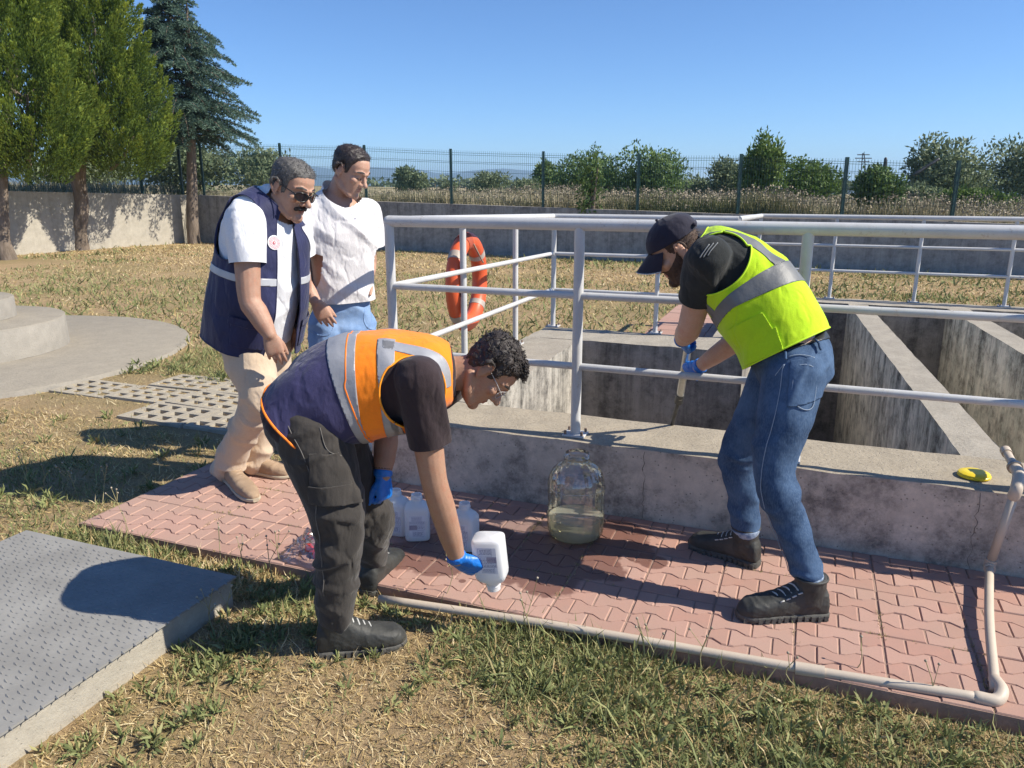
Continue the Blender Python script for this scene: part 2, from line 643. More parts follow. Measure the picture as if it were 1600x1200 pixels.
# ================================================================ THE SETTING
# ---- materials
def paver_mat():
    m, t, b = nodes("pink_paver")
    co = tex_coord(t, "World")
    oi = t.nodes.new("ShaderNodeObjectInfo")
    c = mix(t, ramp(t, noise(t, co, 9, 6, 0.7), [(0.3, 0.0), (0.7, 1.0)]), (0.43, 0.235, 0.182), (0.36, 0.215, 0.172))
    c = mix(t, ramp(t, oi.outputs["Random"], [(0.0, 0.0), (1.0, 0.9)]), c, (0.45, 0.285, 0.232))
    c = mix(t, ramp(t, noise(t, co, 2.3, 5, 0.7), [(0.42, 0.0), (0.75, 0.55)]), c, (0.34, 0.25, 0.20))
    c = mix(t, ramp(t, noise(t, co, 140, 3, 0.6), [(0.45, 0.0), (0.8, 0.4)]), c, (0.33, 0.21, 0.18))
    # wet patches where water was spilt
    g = t.nodes.new("ShaderNodeNewGeometry")
    wet = None
    nz = noise(t, co, 7, 4, 0.6)
    for (px, py, rad) in ((760, 850, .2), (870, 884, .2), (935, 888, .13), (690, 872, .18), (690, 858, .20), (645, 868, .17), (830, 868, .26), (900, 860, .25), (960, 840, .20), (1000, 868, .085), (1020, 878, .07), (860, 905, .15), (960, 832, .16), (790, 880, .12), (715, 893, .02), (722, 908, .018), (800, 899, .022), (832, 925, .02)):
        p = gp(px, py, 0)
        d = t.nodes.new("ShaderNodeVectorMath"); d.operation = 'DISTANCE'
        lnk(t, g.outputs["Position"], d.inputs[0]); d.inputs[1].default_value = tuple(p)
        s = t.nodes.new("ShaderNodeMath"); s.operation = 'DIVIDE'
        lnk(t, d.outputs["Value"], s.inputs[0]); s.inputs[1].default_value = rad
        a = t.nodes.new("ShaderNodeMath"); a.operation = 'MULTIPLY_ADD'
        lnk(t, nz, a.inputs[0]); a.inputs[1].default_value = 1.1; lnk(t, s.outputs[0], a.inputs[2])
        r_ = ramp(t, a.outputs[0], [(0.0, 0.0), (1.0, 1.0)])
        if wet is None: wet = a.outputs[0]
        else:
            mn = t.nodes.new("ShaderNodeMath"); mn.operation = 'MINIMUM'
            lnk(t, wet, mn.inputs[0]); lnk(t, a.outputs[0], mn.inputs[1]); wet = mn.outputs[0]
    mr = t.nodes.new("ShaderNodeMapRange")
    lnk(t, wet, mr.inputs[0])
    for i, v in ((1, 1.5), (2, 1.38), (3, 0.0), (4, 1.0)): mr.inputs[i].default_value = v
    wm = mr.outputs[0]
    c = mix(t, wm, c, mix(t, 0.75, c, (0.13, 0.055, 0.04)))
    lnk(t, c, b.inputs["Base Color"])
    rr = t.nodes.new("ShaderNodeMapRange"); lnk(t, wm, rr.inputs[0])
    rr.inputs[3].default_value = 0.9; rr.inputs[4].default_value = 0.32
    lnk(t, rr.outputs[0], b.inputs["Roughness"])
    b.inputs["Specular IOR Level"].default_value = 0.3
    bump(t, b, noise(t, co, 190, 4, 0.7), 0.35, 0.003)
    return m

def ground_mat():
    m, t, b = nodes("dry_lawn_soil")
    co = tex_coord(t, "World")
    n1 = noise(t, co, 0.55, 6, 0.65)
    n2 = noise(t, co, 5.5, 8, 0.75)
    n3 = noise(t, co, 60, 4, 0.7)
    c = mix(t, ramp(t, n2, [(0.3, 0.0), (0.7, 1.0)]), (0.39, 0.27, 0.15), (0.47, 0.35, 0.205))
    c = mix(t, ramp(t, n1, [(0.46, 0.0), (0.64, 0.5)]), c, (0.22, 0.205, 0.085))
    c = mix(t, ramp(t, n3, [(0.4, 0.0), (0.75, 0.5)]), c, (0.15, 0.10, 0.06))
    lnk(t, c, b.inputs["Base Color"])
    b.inputs["Roughness"].default_value = 0.95
    b.inputs["Specular IOR Level"].default_value = 0.1
    bump(t, b, noise(t, co, 34, 6, 0.75), 0.9, 0.03)
    return m

M_paver = paver_mat()
M_bed = simple("joint_sand", (0.36, 0.235, 0.185), (0.27, 0.18, 0.14), 30, 0.95, 90, 0.6, space="World")
M_ground = ground_mat()
M_conc = concrete("weathered_concrete", (0.72, 0.60, 0.49), (0.44, 0.37, 0.31), (0.40, 0.345, 0.265), (0.285, 0.245, 0.19), 0.85, (0.10, 0.088, 0.08), .9, drip=False)  # sides lighter than the top: missing fill light put into their colour
M_crack = simple("crack_grime", (0.10, 0.085, 0.075), (0.15, 0.13, 0.11), 60, 0.95)
M_shade = concrete("shaded_streaked_concrete", (0.33, 0.30, 0.27), (0.24, 0.22, 0.20), (0.40, 0.36, 0.30), (0.29, 0.26, 0.215), 0.9, (0.07, 0.065, 0.06), .6, fall=(-1.2, .35))  # sides darkened in colour for walls turned from the sun; streaks are stains
M_basin = concrete("basin_inner_concrete", (0.50, 0.46, 0.395), (0.40, 0.365, 0.32), (0.39, 0.35, 0.29), (0.28, 0.25, 0.205), 1.0)
M_bounce = concrete("bounce_lit_concrete", (0.80, 0.72, 0.60), (0.70, 0.63, 0.53), (0.40, 0.36, 0.30), (0.29, 0.26, 0.215), 1.0, (0.06, 0.055, 0.05), .25, fall=(-.55, .34))  # pale sides: bounced light put into the colour; dark streaks are stains
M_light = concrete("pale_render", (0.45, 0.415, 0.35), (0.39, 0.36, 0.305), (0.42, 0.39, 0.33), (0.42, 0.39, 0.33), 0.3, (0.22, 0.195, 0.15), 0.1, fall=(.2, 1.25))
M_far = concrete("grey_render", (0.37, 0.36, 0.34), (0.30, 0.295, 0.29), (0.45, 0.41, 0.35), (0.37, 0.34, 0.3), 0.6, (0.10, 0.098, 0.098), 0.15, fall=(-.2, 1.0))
M_pad = concrete("grey_screed", (0.33, 0.305, 0.265), (0.28, 0.26, 0.23), (0.32, 0.285, 0.23), (0.26, 0.232, 0.19), 0.2, (0.22, 0.2, 0.17), 0.25, drip=False)
M_block = concrete("pale_grid_concrete", (0.42, 0.385, 0.32), (0.34, 0.31, 0.26), (0.42, 0.37, 0.29), (0.34, 0.30, 0.235), 0.2, (0.2, 0.17, 0.13), 0.3, drip=False)
def rail_mat():
    m, t, b = nodes("white_rail_paint")
    co = tex_coord(t, "World")
    c = mix(t, ramp(t, noise(t, co, 5, 6, 0.7), [(0.35, 0.0), (0.7, 1.0)]), (0.57, 0.565, 0.56), (0.47, 0.465, 0.46))
    c = mix(t, ramp(t, noise(t, co, 26, 6, 0.75), [(0.60, 0.0), (0.68, 0.8)]), c, (0.33, 0.29, 0.25))
    c = mix(t, ramp(t, noise(t, tex_coord(t, "World", (30, 30, 3)), 1.0, 4, 0.7), [(0.58, 0.0), (0.75, 0.5)]), c, (0.42, 0.36, 0.30))
    lnk(t, c, b.inputs["Base Color"]); b.inputs["Roughness"].default_value = 0.45
    bump(t, b, noise(t, co, 40, 4, 0.6), 0.12, 0.003)
    return m
M_rail = rail_mat()
M_rust = simple("rusty_steel", (0.28, 0.2, 0.15), (0.17, 0.12, 0.09), 40, 0.8, 80, 0.4)
M_fence = simple("dark_green_coating", (0.012, 0.055, 0.05), (0.010, 0.04, 0.038), 10, 0.45)
M_plate = None

# ---- ground: one inner sheet with the basin left open, one field beyond the walls
WC = np.array((-9.15, 22.88)); WQ = np.array((15.0, 10.74)); WL = np.array((-16.5, 10.9))
def wall_top(x, y):
    """height of the perimeter wall's top, falling gently to the right"""
    return 1.285 - 0.0218 * (x - WC[0]) + 0.0 * y
def gz_noise(P):
    return 0.014 * vnoise(P * 2.1, 3) + 0.006 * vnoise(P * 9.0, 4)

def seg(*pairs):
    out = []
    for lo, hi, st in pairs: out += list(np.arange(lo, hi - 1e-6, st))
    return out
al = sorted(set(np.round(seg((-90, -30, 6), (-30, -5, 0.6), (-5, -1.5, .2), (-1.5, 3.2, .08), (3.2, 12, .5), (12, 90, 6)) + [-.42, 1.03, 90], 4)))
bl = sorted(set(np.round(seg((-30, -6, 3), (-6, -3, .25), (-3, -.9, .08), (-.9, 6, .25), (6, 18, .5)) + [.03, 2.9, 5.69, 18], 4)))
al = np.array(al); bl = np.array(bl)
A, B = np.meshgrid(al, bl, indexing='ij')
P = O0[None] + A.ravel()[:, None] * E1 + B.ravel()[:, None] * E2
P[:, 2] = GZ + gz_noise(P)
nb = len(bl)
ci, cj = np.meshgrid(np.arange(len(al) - 1), np.arange(nb - 1), indexing='ij')
ca = (al[ci] + al[ci + 1]) / 2; cb = (bl[cj] + bl[cj + 1]) / 2
hole = ((ca > -.42) & (ca < 12) & (cb > .03) & (cb < 2.9)) | ((ca > 1.03) & (ca < 12) & (cb > .03) & (cb < 5.69))
# keep inside the perimeter walls
px = O0[0] + ca * E1[0] + cb * E2[0]; py = O0[1] + ca * E1[1] + cb * E2[1]
def side(px, py, p, q): return (q[0] - p[0]) * (py - p[1]) - (q[1] - p[1]) * (px - p[0])
inside = (side(px, py, WC, WQ) < 1.2) & (side(px, py, WL, WC) < 1.2)
k = (~hole & inside).ravel()
i0 = (ci * nb + cj).ravel()[k]
Q = np.stack([i0, i0 + nb, i0 + nb + 1, i0 + 1], 1)
tag(obj("ground", P, Q, M_ground), kind="structure")

# outer field, plain and hills
M_field = simple("dry_field", (0.33, 0.255, 0.14), (0.20, 0.19, 0.085), 0.5, 0.95, 6, 0.6, 0.05, space="World")
nf = nrm(np.array((-(WQ - WC)[1], (WQ - WC)[0], 0)))[:2]
nl = nrm(np.array((-(WC - WL)[1], (WC - WL)[0], 0)))[:2]
cor = nrm(np.array((*(nf + nl), 0)))[:2]
rows = []
for d in (0.12, 1, 3, 7, 15, 30, 60, 120, 260, 520, 1100, 2400, 4200):
    kk = d / max(0.3, np.dot(cor, nf))
    pts = [WL - (WC - WL) * (1 + d / 12) + nl * d, WL + nl * d, (WL + WC) / 2 + nl * d, WC + cor * kk]
    for f in (.25, .5, .75, 1): pts.append(WC + (WQ - WC) * f + nf * d)
    pts.append(WQ + (WQ - WC) * (1 + d / 12) + nf * d)
    drop = 0 if d < 80 else -(d - 80) * 0.012
    rows.append([(p[0], p[1], min(1.5, max(.6, wall_top(*p) - .22)) + 0.010 * min(d, 12) + drop) for p in pts])
V = [p for r_ in rows for p in r_]; n = len(rows[0])
F = [(r_ * n + i, r_ * n + i + 1, (r_ + 1) * n + i + 1, (r_ + 1) * n + i) for r_ in range(len(rows) - 1) for i in range(n - 1)]
tag(obj("field", V, F, M_field), kind="structure")

M_hill = simple("far_hillside", (0.045, 0.075, 0.085), (0.065, 0.09, 0.09), 0.004, 0.95, space="World")
def hill(name, Y, prof, base=-60, seed=0):
    us = [p[0] for p in prof]; vs_ = [p[1] for p in prof]
    V = []; F = []
    U = np.linspace(us[0], us[-1], 130)
    for i, u in enumerate(U):
        v = np.interp(u, us, vs_)
        v = v + 2.2 * float(vnoise(np.array([[u * .021, seed, 0.]]), seed)[0]) + 0.9 * float(vnoise(np.array([[u * .09, seed, 0.]]), seed + 1)[0])
        top = at(u, v, Y)
        V += [(top[0], top[1] - 0.25 * Y, base), (top[0], top[1] - .1 * Y, top[2] * .45), tuple(top), (top[0] * 1.05, top[1] + .25 * Y, base)]
        if i: 
            for j in range(3): F.append(((i - 1) * 4 + j, i * 4 + j, i * 4 + j + 1, (i - 1) * 4 + j + 1))
    tag(obj(name, V, F, M_hill), kind="structure")
hill("hill", 2600, [(-900, 262), (300, 262), (560, 263), (620, 261), (690, 272), (740, 265), (790, 261), (860, 268), (930, 274), (1060, 280), (1300, 283), (1420, 277), (1700, 282), (2500, 278)], seed=2)
hill("hill", 1900, [(-900, 280), (300, 276), (500, 275), (650, 280), (760, 276), (860, 281), (1000, 284), (1100, 285), (1400, 283), (2500, 284)], seed=9)

# ---- paved path of interlocking pavers
PH, PP = 1.0 / 12, 0.145
def wave(j, a):
    """boundary line under row j of the pavers"""
    if j % 4 == 0: return 0.0
    s = 1 if (j - 1) % 2 == 0 else -1
    x = (a / PP) % 1.0
    x = min(x, 1 - x)                      # 0 at a joint, .5 in the middle
    return s * 0.012 * float(np.interp(x, [0.12, 0.36], [1, -1]))
def paver_shape(row, a0, a1):
    g = 0.0019
    ga0 = 0.0032 if abs((a0 / .29) % 1) < 1e-3 or abs((a0 / .29) % 1 - 1) < 1e-3 else g
    ga1 = 0.0032 if abs((a1 / .29) % 1) < 1e-3 or abs((a1 / .29) % 1 - 1) < 1e-3 else g
    def knots(lo, hi):
        ks = [lo]
        for kq in np.arange(-4, 8):
            for o in (.12, .36, .64, .88):
                q = (kq + o) * PP
                if lo + .004 < q < hi - .004: ks.append(q)
        return ks + [hi]
    lo, hi = a0 + ga0, a1 - ga1
    gb0 = 0.0032 if row % 4 == 0 else g
    gb1 = 0.0032 if row % 4 == 3 else g
    bot = [(q, row * PH + wave(row, q) + gb0) for q in knots(lo, hi)]
    top = [(q, (row + 1) * PH + wave(row + 1, q) - gb1) for q in knots(lo, hi)][::-1]
    poly = np.array(bot + top)
    c = np.array(((a0 + a1) / 2, (row + .5) * PH))
    poly -= c
    n = len(poly)
    ins = poly * (1 - 0.0035 / np.maximum(np.abs(poly).max(0), .02))
    V = [(x, y, 0) for x, y in ins] + [(x, y, -.004) for x, y in poly] + [(x, y, -.03) for x, y in poly]
    F = [tuple(range(n))]
    for i in range(n):
        k_ = (i + 1) % n
        F += [(n + i, n + k_, k_, i), (2 * n + i, 2 * n + k_, n + k_, n + i)]
    return np.array(V, float), F, c
bedV, bedF = lbox(-1.46, 4.4, -1.0, -0.002, -.16, -.0048)
path = tag(obj("path", bedV, bedF, M_bed, smooth=False), kind="structure")
cells = []
shapes = {}
for row in range(12):
    r4 = row % 4
    kinds = [(0, PP), (PP, 2 * PP)] if r4 % 2 == 0 else [(0, PP / 2), (PP / 2, 1.5 * PP), (1.5 * PP, 2 * PP)]
    for s in range(-5, 15):
        for (x0, x1) in kinds:
            key = (r4, x0)
            if key not in shapes:
                shapes[key] = paver_shape(r4, x0, x1)
            V, F, c = shapes[key]
            a = s * .29 + c[0]; b_ = -1.0 + (row // 4) * 4 * PH + c[1]
            if a < -1.46 or a > 4.36: continue
            Pw = W(a, b_)
            d = ray(0, 0)
            dd = np.linalg.norm(Pw - np.array((0, 0, CAM_Z)))
            depth = Pw[1] * math.cos(PITCH) + CAM_Z * math.sin(PITCH)
            u = 800 + FPX * Pw[0] / depth
            hidden = a < 2.05 and b_ > -.035 or u > 1625
            cells.append((hidden, dd, key, a, b_))
cells.sort()
meshes = {}
rest = Soup()
rot = Matrix.Rotation(BANG, 4, 'Z')
for n_, (hid, dd, key, a, b_) in enumerate(cells):
    V, F, c = shapes[key]
    dz = random.uniform(-.0022, .0016)
    if n_ < 295:
        if key not in meshes:
            me = mk_mesh("paver", V, F, False); me.materials.append(M_paver); meshes[key] = me
        o = bpy.data.objects.new("paver", meshes[key])
        COL.objects.link(o)
        o.parent = path
        o.location = tuple(W(a, b_, dz))
        o.rotation_euler = (random.gauss(0, .007), random.gauss(0, .007), BANG + random.gauss(0, .005))
    else:
        rest.add(W(a, b_, dz) + V[:, :1] * E1 + V[:, 1:2] * E2 + V[:, 2:] * EZ, F)
V, F = rest.arr()
tag(obj("pavers", V, F, M_paver, path, smooth=False), kind="stuff")
# short path behind the basin
bedV, bedF = lbox(.06, 1.0, 2.95, 9.4, -.16, -.012)
path2 = tag(obj("path", bedV, bedF, M_bed, smooth=False), kind="structure")
me = None
for i in range(21):
    for j in range(3):
        V, F = box((0, 0, -.015), (.153, 0, 0), (0, .147, 0), (0, 0, .015))
        if me is None:
            me = mk_mesh("slab", V, F, False); me.materials.append(M_paver)
        o = bpy.data.objects.new("slab", me); COL.objects.link(o); o.parent = path2
        o.location = tuple(W(.06 + .1567 + j * .3133, 2.95 + .155 + i * .302, random.uniform(-.002, .002)))
        o.rotation_euler = (0, 0, BANG + random.gauss(0, .003))

# ---- concrete basin
def rough_prism(quad, z0, z1, step=.09, amp=.006, seed=0):
    """four local (a,b) corners, counter-clockwise; faces cut into cells and weathered along the edges"""
    C = [W(a, b_) for a, b_ in quad]
    V = []; F = []
    def face(p00, p10, p11, p01):
        nu = max(1, int(np.linalg.norm(p10 - p00) / step)); nv = max(1, int(np.linalg.norm(p01 - p00) / step))
        nu = min(nu, 70); nv = min(nv, 30)
        b0 = len(V)
        for i in range(nu + 1):
            for j in range(nv + 1):
                s, t_ = i / nu, j / nv
                V.append(p00 * (1 - s) * (1 - t_) + p10 * s * (1 - t_) + p11 * s * t_ + p01 * (1 - s) * t_)
        for i in range(nu):
            for j in range(nv):
                q = b0 + i * (nv + 1) + j
                F.append((q, q + nv + 1, q + nv + 2, q + 1))
    up = EZ
    T = [c + up * z1 for c in C]; D = [c + up * z0 for c in C]
    face(*T)
    for i in range(4):
        k_ = (i + 1) % 4
        face(D[i], D[k_], T[k_], T[i])
    V = np.array(V)
    cen = V.mean(0)
    e = np.abs(V[:, 2] - z1) < 1e-6
    d = V - cen
    hor = np.stack([d[:, 0], d[:, 1], np.zeros(len(V))], 1)
    hor /= np.linalg.norm(hor, axis=1, keepdims=True) + 1e-9
    nz = vnoise(V * 9, seed) + .6 * vnoise(V * 23, seed + 1)
    V[:, 2] += np.where(e, nz * amp * .7, 0)
    V -= hor * np.where(V[:, 2] > z1 - .02, np.abs(nz) * amp * 1.2, 0)[:, None]
    return V, F
basin = empty("settling_basin", W(1.7, .2, .35), "open concrete settling basin with low walls and channels inside", "basin")
ZT = .35
def bwall(quad, z0=-2.6, z1=ZT, mat=None, seed=0, name="wall"):
    V, F = rough_prism(quad, z0, z1, seed=seed)
    return obj(name, V, F, mat or M_basin, basin, smooth=False)
bwall([(-.45, 0), (9, 0), (9, .44), (-.45, .44)], mat=M_conc, seed=1)
for cq, (a_, z0_, seed_) in enumerate(((1.03, .345, 3), (2.40, .345, 5))):
    cr_ = random.Random(seed_); pts_ = [(a_, z0_)]
    while pts_[-1][1] > .01: pts_.append((a_ + cr_.uniform(-.008, .008), pts_[-1][1] - cr_.uniform(.012, .03)))
    cv, cf = [], []
    for i_, (qa, qz) in enumerate(pts_):
        w_ = .0005 + .0012 * cr_.random()
        cv += [W(qa - w_, -.0105, qz), W(qa + w_, -.0105, qz)]
        if i_: cf.append((2 * i_ - 2, 2 * i_, 2 * i_ + 1, 2 * i_ - 1))
    obj("crack", cv, cf, M_crack, basin, smooth=False)
bwall([(-.45, .443), (0, .443), (0, 2.43), (-.45, 2.43)], seed=2)
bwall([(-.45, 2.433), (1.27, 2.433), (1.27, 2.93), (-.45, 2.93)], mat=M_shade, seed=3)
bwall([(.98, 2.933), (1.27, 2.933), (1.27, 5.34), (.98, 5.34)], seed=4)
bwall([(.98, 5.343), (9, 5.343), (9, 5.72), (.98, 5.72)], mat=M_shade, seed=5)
bwall([(2.40, .443), (2.60, .443), (2.27, 5.34), (2.08, 5.34)], seed=6, mat=M_bounce)
bwall([(3.42, .443), (3.62, .443), (3.20, 5.34), (3.0, 5.34)], seed=7, mat=M_bounce)
V, F = lbox(-.4, 9, .05, 5.5, -2.7, -2.45)
obj("floor", V, F, M_conc, basin, smooth=False)

# ---- guard railing round the basin
rail = empty("guard_railing", W(.66, .1, ZT), "white painted pipe railing standing on the basin walls, three bars high", "railing")
RZ = (1.375, 1.045, .70); RM = (1.295, .985, .675); RF = (1.225, .925, .655)   # near run, behind it, far run
def bar(p, q, r, name, n=14):
    V, F = tube([p, q], r, n, round_ends=False)
    return obj(name, V, F, M_rail, rail, auto=50)
def post(a, b_, r=.022, sub=True, zt=RZ[0]):
    V, F = tube([W(a, b_, ZT), W(a, b_, zt)], r, 14, round_ends=False)
    p = obj("post", V, F, M_rail, rail, auto=50)
    V, F = lbox(a - .055, a + .055, b_ - .05, b_ + .05, ZT + .001, ZT + .011)
    bp = obj("base_plate", V, F, M_rail, p, smooth=False, bevel=.002)
    for sa in (-1, 1):
        for sb in (-1, 1):
            V, F = tube([W(a + sa * .042, b_ + sb * .036, ZT + .011), W(a + sa * .042, b_ + sb * .036, ZT + .03)], .007, 6, round_ends=False)
            obj("bolt", V, F, M_rust, p, smooth=False)
for a in (-.35, .66, 1.655, 2.66, 3.66): post(a, .1, .0245)
for b_ in (.23, 1.15, 2.1): post(-.42, b_, .021, zt=RZ[0] - .08 * b_ / 2.95)
post(-.39, 2.95, .021, zt=RM[0])
for a in (.51, 1.12): post(a, 2.95 if a < 1 else 2.97, .019, zt=RM[0])
for a in (1.12, 1.9, 2.73, 3.56, 4.4, 5.2): post(a, 5.72 - .03, .019, zt=RF[0])
ends = [(-.35, .1), (9, .1)]
V, F = tube([W(-.41, .62, RZ[0]), W(-.41, .3, RZ[0]), W(-.35, .1, RZ[0]) + E1 * .03, W(.1, .1, RZ[0])], .027, 14, sub=5)
bar(W(-.35, .1, RZ[0]), W(9, .1, RZ[0]), .028, "top_rail", 18)
V, F = ball(W(-.35, .1, RZ[0]), .028); obj("rail_elbow", V, F, M_rail, rail)
for z in RZ[1:]: bar(W(-.35, .1, z), W(9, .1, z), .0175, "mid_rail")
bar(W(-.35, .1, RZ[0]), W(-.4, 2.95, RM[0]), .025, "top_rail", 18)
for z, z2 in zip(RZ[1:], RM[1:]): bar(W(-.35, .1, z), W(-.4, 2.95, z2), .0165, "mid_rail")
V, F = ball(W(-.4, 2.95, RM[0]), .026); obj("rail_elbow", V, F, M_rail, rail)
bar(W(-.4, 2.95, RM[0]), W(1.12, 2.96, RM[0]), .025, "top_rail", 18)
for z in RM[1:]: bar(W(-.4, 2.95, z), W(1.12, 2.96, z), .0155, "mid_rail")
bar(W(1.12, 2.96, RM[0]), W(1.12, 5.69, RF[0]), .025, "top_rail", 18)
for z, z2 in zip(RM[1:], RF[1:]): bar(W(1.12, 2.96, z), W(1.12, 5.69, z2), .0155, "mid_rail")
bar(W(1.12, 5.69, RF[0]), W(9, 5.69, RF[0]), .025, "top_rail", 18)
for z in RF[1:]: bar(W(1.12, 5.69, z), W(9, 5.69, z), .0155, "mid_rail")

# ---- perimeter walls
def pwall(p, q, off, th, mat, name, label):
    L = np.linalg.norm(q - p); n_ = int(L / .6); d = (q - p) / L; nn = np.array((-d[1], d[0])) * th
    V = []; F = []
    for i in range(n_ + 1):
        c = p + d * L * i / n_
        zt = wall_top(*c) if off is None else off(c)
        V += [(c[0], c[1], -.4), (c[0], c[1], zt), (c[0] + nn[0], c[1] + nn[1], zt), (c[0] + nn[0], c[1] + nn[1], -.4)]
        if i:
            for j in range(4):
                k_ = (j + 1) % 4
                F.append(((i - 1) * 4 + j, i * 4 + j, i * 4 + k_, (i - 1) * 4 + k_))
    F += [(0, 1, 2, 3), (n_ * 4 + 3, n_ * 4 + 2, n_ * 4 + 1, n_ * 4)]
    c = (p + q) / 2
    o = obj(name, V, F, mat, smooth=False, loc=(c[0], c[1], 0))
    return tag(o, label, "wall")
ltop = lambda c: 1.285 + 0.0535 * (WC[0] - c[0])
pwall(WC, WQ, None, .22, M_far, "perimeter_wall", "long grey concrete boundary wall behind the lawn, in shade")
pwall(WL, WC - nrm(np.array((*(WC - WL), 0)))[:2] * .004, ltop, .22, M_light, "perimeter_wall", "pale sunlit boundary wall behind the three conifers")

# ---- mesh fences on the walls
def rod(S, p, q, r):
    p = np.asarray(p, float); q = np.asarray(q, float)
    t_ = nrm(q - p); u = nrm(np.cross(t_, (0.3, .5, .81))); v = np.cross(t_, u)
    ring = [u * r, (-u * .5 + v * .866) * r, (-u * .5 - v * .866) * r]
    S.add([p + x for x in ring] + [q + x for x in ring], [(0, 1, 4, 3), (1, 2, 5, 4), (2, 0, 3, 5)])
def fence(posts, label, name="mesh_fence"):
    """posts: (x, y, base z, top z)"""
    c = posts[len(posts) // 2]
    f = empty(name, (c[0], c[1], c[2]), label, "fence")
    for (x, y, z0, z1) in posts:
        V, F = box((x, y, (z0 + z1) / 2), (.03, 0, 0), (0, .03, 0), (0, 0, (z1 - z0) / 2))
        obj("post", V, F, M_fence, f, smooth=False)
    for p, q in zip(posts[:-1], posts[1:]):
        S = Soup()
        L = math.hypot(q[0] - p[0], q[1] - p[1]); n_ = int(L / .052)
        zt0, zt1 = p[3] - .03, q[3] - .03
        for i in range(1, n_):
            t_ = i / n_
            x = p[0] + (q[0] - p[0]) * t_; y = p[1] + (q[1] - p[1]) * t_
            rod(S, (x, y, p[2] + (q[2] - p[2]) * t_ + .03), (x, y, zt0 + (zt1 - zt0) * t_), .0032)
        h0 = p[3] - p[2] - .1; h1 = q[3] - q[2] - .1
        for fr in (0.02, .05, .22, .4, .43, .6, .77, .8, .93, .97):
            rod(S, (p[0], p[1], p[2] + .05 + h0 * fr), (q[0], q[1], q[2] + .05 + h1 * fr), .0042)
        V, F = S.arr()
        tag(obj("wire_panel", V, F, M_fence, f, smooth=False), kind="stuff")
dF = nrm(np.array((*(WQ - WC), 0)))[:2]
fp = []
for x, zt in ((-8.95, 2.74), (-6.285, 2.655), (-3.786, 2.544), (-1.515, 2.401), (.657, 2.297), (2.659, 2.204), (4.56, 2.167), (6.322, 2.075), (7.99, 1.99), (9.6, 1.92), (11.1, 1.86), (12.6, 1.8)):
    t_ = (x - WC[0]) / (WQ - WC)[0]
    c = WC + (WQ - WC) * t_ + nf * .11
    fp.append((c[0], c[1], wall_top(*c), zt))
fence(fp, "dark green wire mesh fence on the long grey wall")
fp = []
for x, zt in ((-13.6, 2.98), (-12.65, 2.93), (-11.78, 2.88), (-10.9, 2.84), (-9.98, 2.795), (-9.33, 2.76)):
    t_ = (x - WL[0]) / (WC - WL)[0]
    c = WL + (WC - WL) * t_ + nl * .11
    fp.append((c[0], c[1], ltop(c), zt))
fence(fp, "dark green wire mesh fence on the pale wall behind the conifers")

# ---- inspection hatch with a checker plate, lower left
M_plate = simple("galvanised_plate", (0.28, 0.272, 0.255), (0.22, 0.213, 0.20), 5, 0.75, 60, 0.12, metal=0.0, space="World")
hatch = empty("inspection_hatch", W(-.86, -2.3, GZ), "low concrete hatch covered by a grey checker plate in the grass", "hatch")
V, F = rough_prism([(-1.43, -3.6), (-.315, -3.6), (-.315, -1.28), (-1.43, -1.28)], -.4, .071, seed=12, amp=.004)
obj("base", V, F, M_block, hatch, smooth=False)
V, F = lbox(-1.445, -.30, -3.6, -1.265, .073, .080)
pl = obj("cover_plate", V, F, M_plate, hatch, smooth=False)
S = Soup()
for i, b_ in enumerate(np.arange(-2.6, -1.28, .024)):
    for j, a in enumerate(np.arange(-1.43, -.31, .036)):
        a2 = a + (.018 if i % 2 else 0)
        ang = .35 if (i + j) % 2 else -.35
        u = E1 * math.cos(ang) + E2 * math.sin(ang); v = np.cross(EZ, u)
        p = W(a2, b_, .080)
        S.add([p - u * .014, p - v * .0045, p + u * .014, p + v * .0045, p - u * .009 + EZ * .0034, p + u * .009 + EZ * .0034],
              [(0, 1, 4), (1, 2, 5, 4), (2, 3, 5), (3, 0, 4, 5)])
V, F = S.arr()
tag(obj("tread_ribs", V, F, M_plate, pl, smooth=False), kind="stuff")

# ---- round stepped platform, left
PC = np.array((-5.45, 7.3, 0))
plat = empty("round_platform", PC + EZ * GZ, "round stepped concrete platform on a circular screed pad", "platform")
def disc(c, r, z0, z1, name, seg_=72, joints=()):
    prof = [(0.0005, z0), (r, z0), (r, z1 - .018), (r - .006, z1 - .006), (r - .02, z1), (0.0005, z1)]
    V, F = lathe(c, prof, seg_)
    V = V + np.stack([vnoise(V * 5, 8), vnoise(V * 5, 9), 0.4 * vnoise(V * 7, 10)], 1) * .006
    o = obj(name, V, F, M_pad, plat, auto=35)
    return o
disc(PC, 2.15, -.3, -.008, "pad")
disc(PC + np.array((.04, .05, 0)), .95, -.007, .29, "lower_step")
disc(PC + np.array((-.02, .10, 0)), .55, .291, .49, "upper_step")

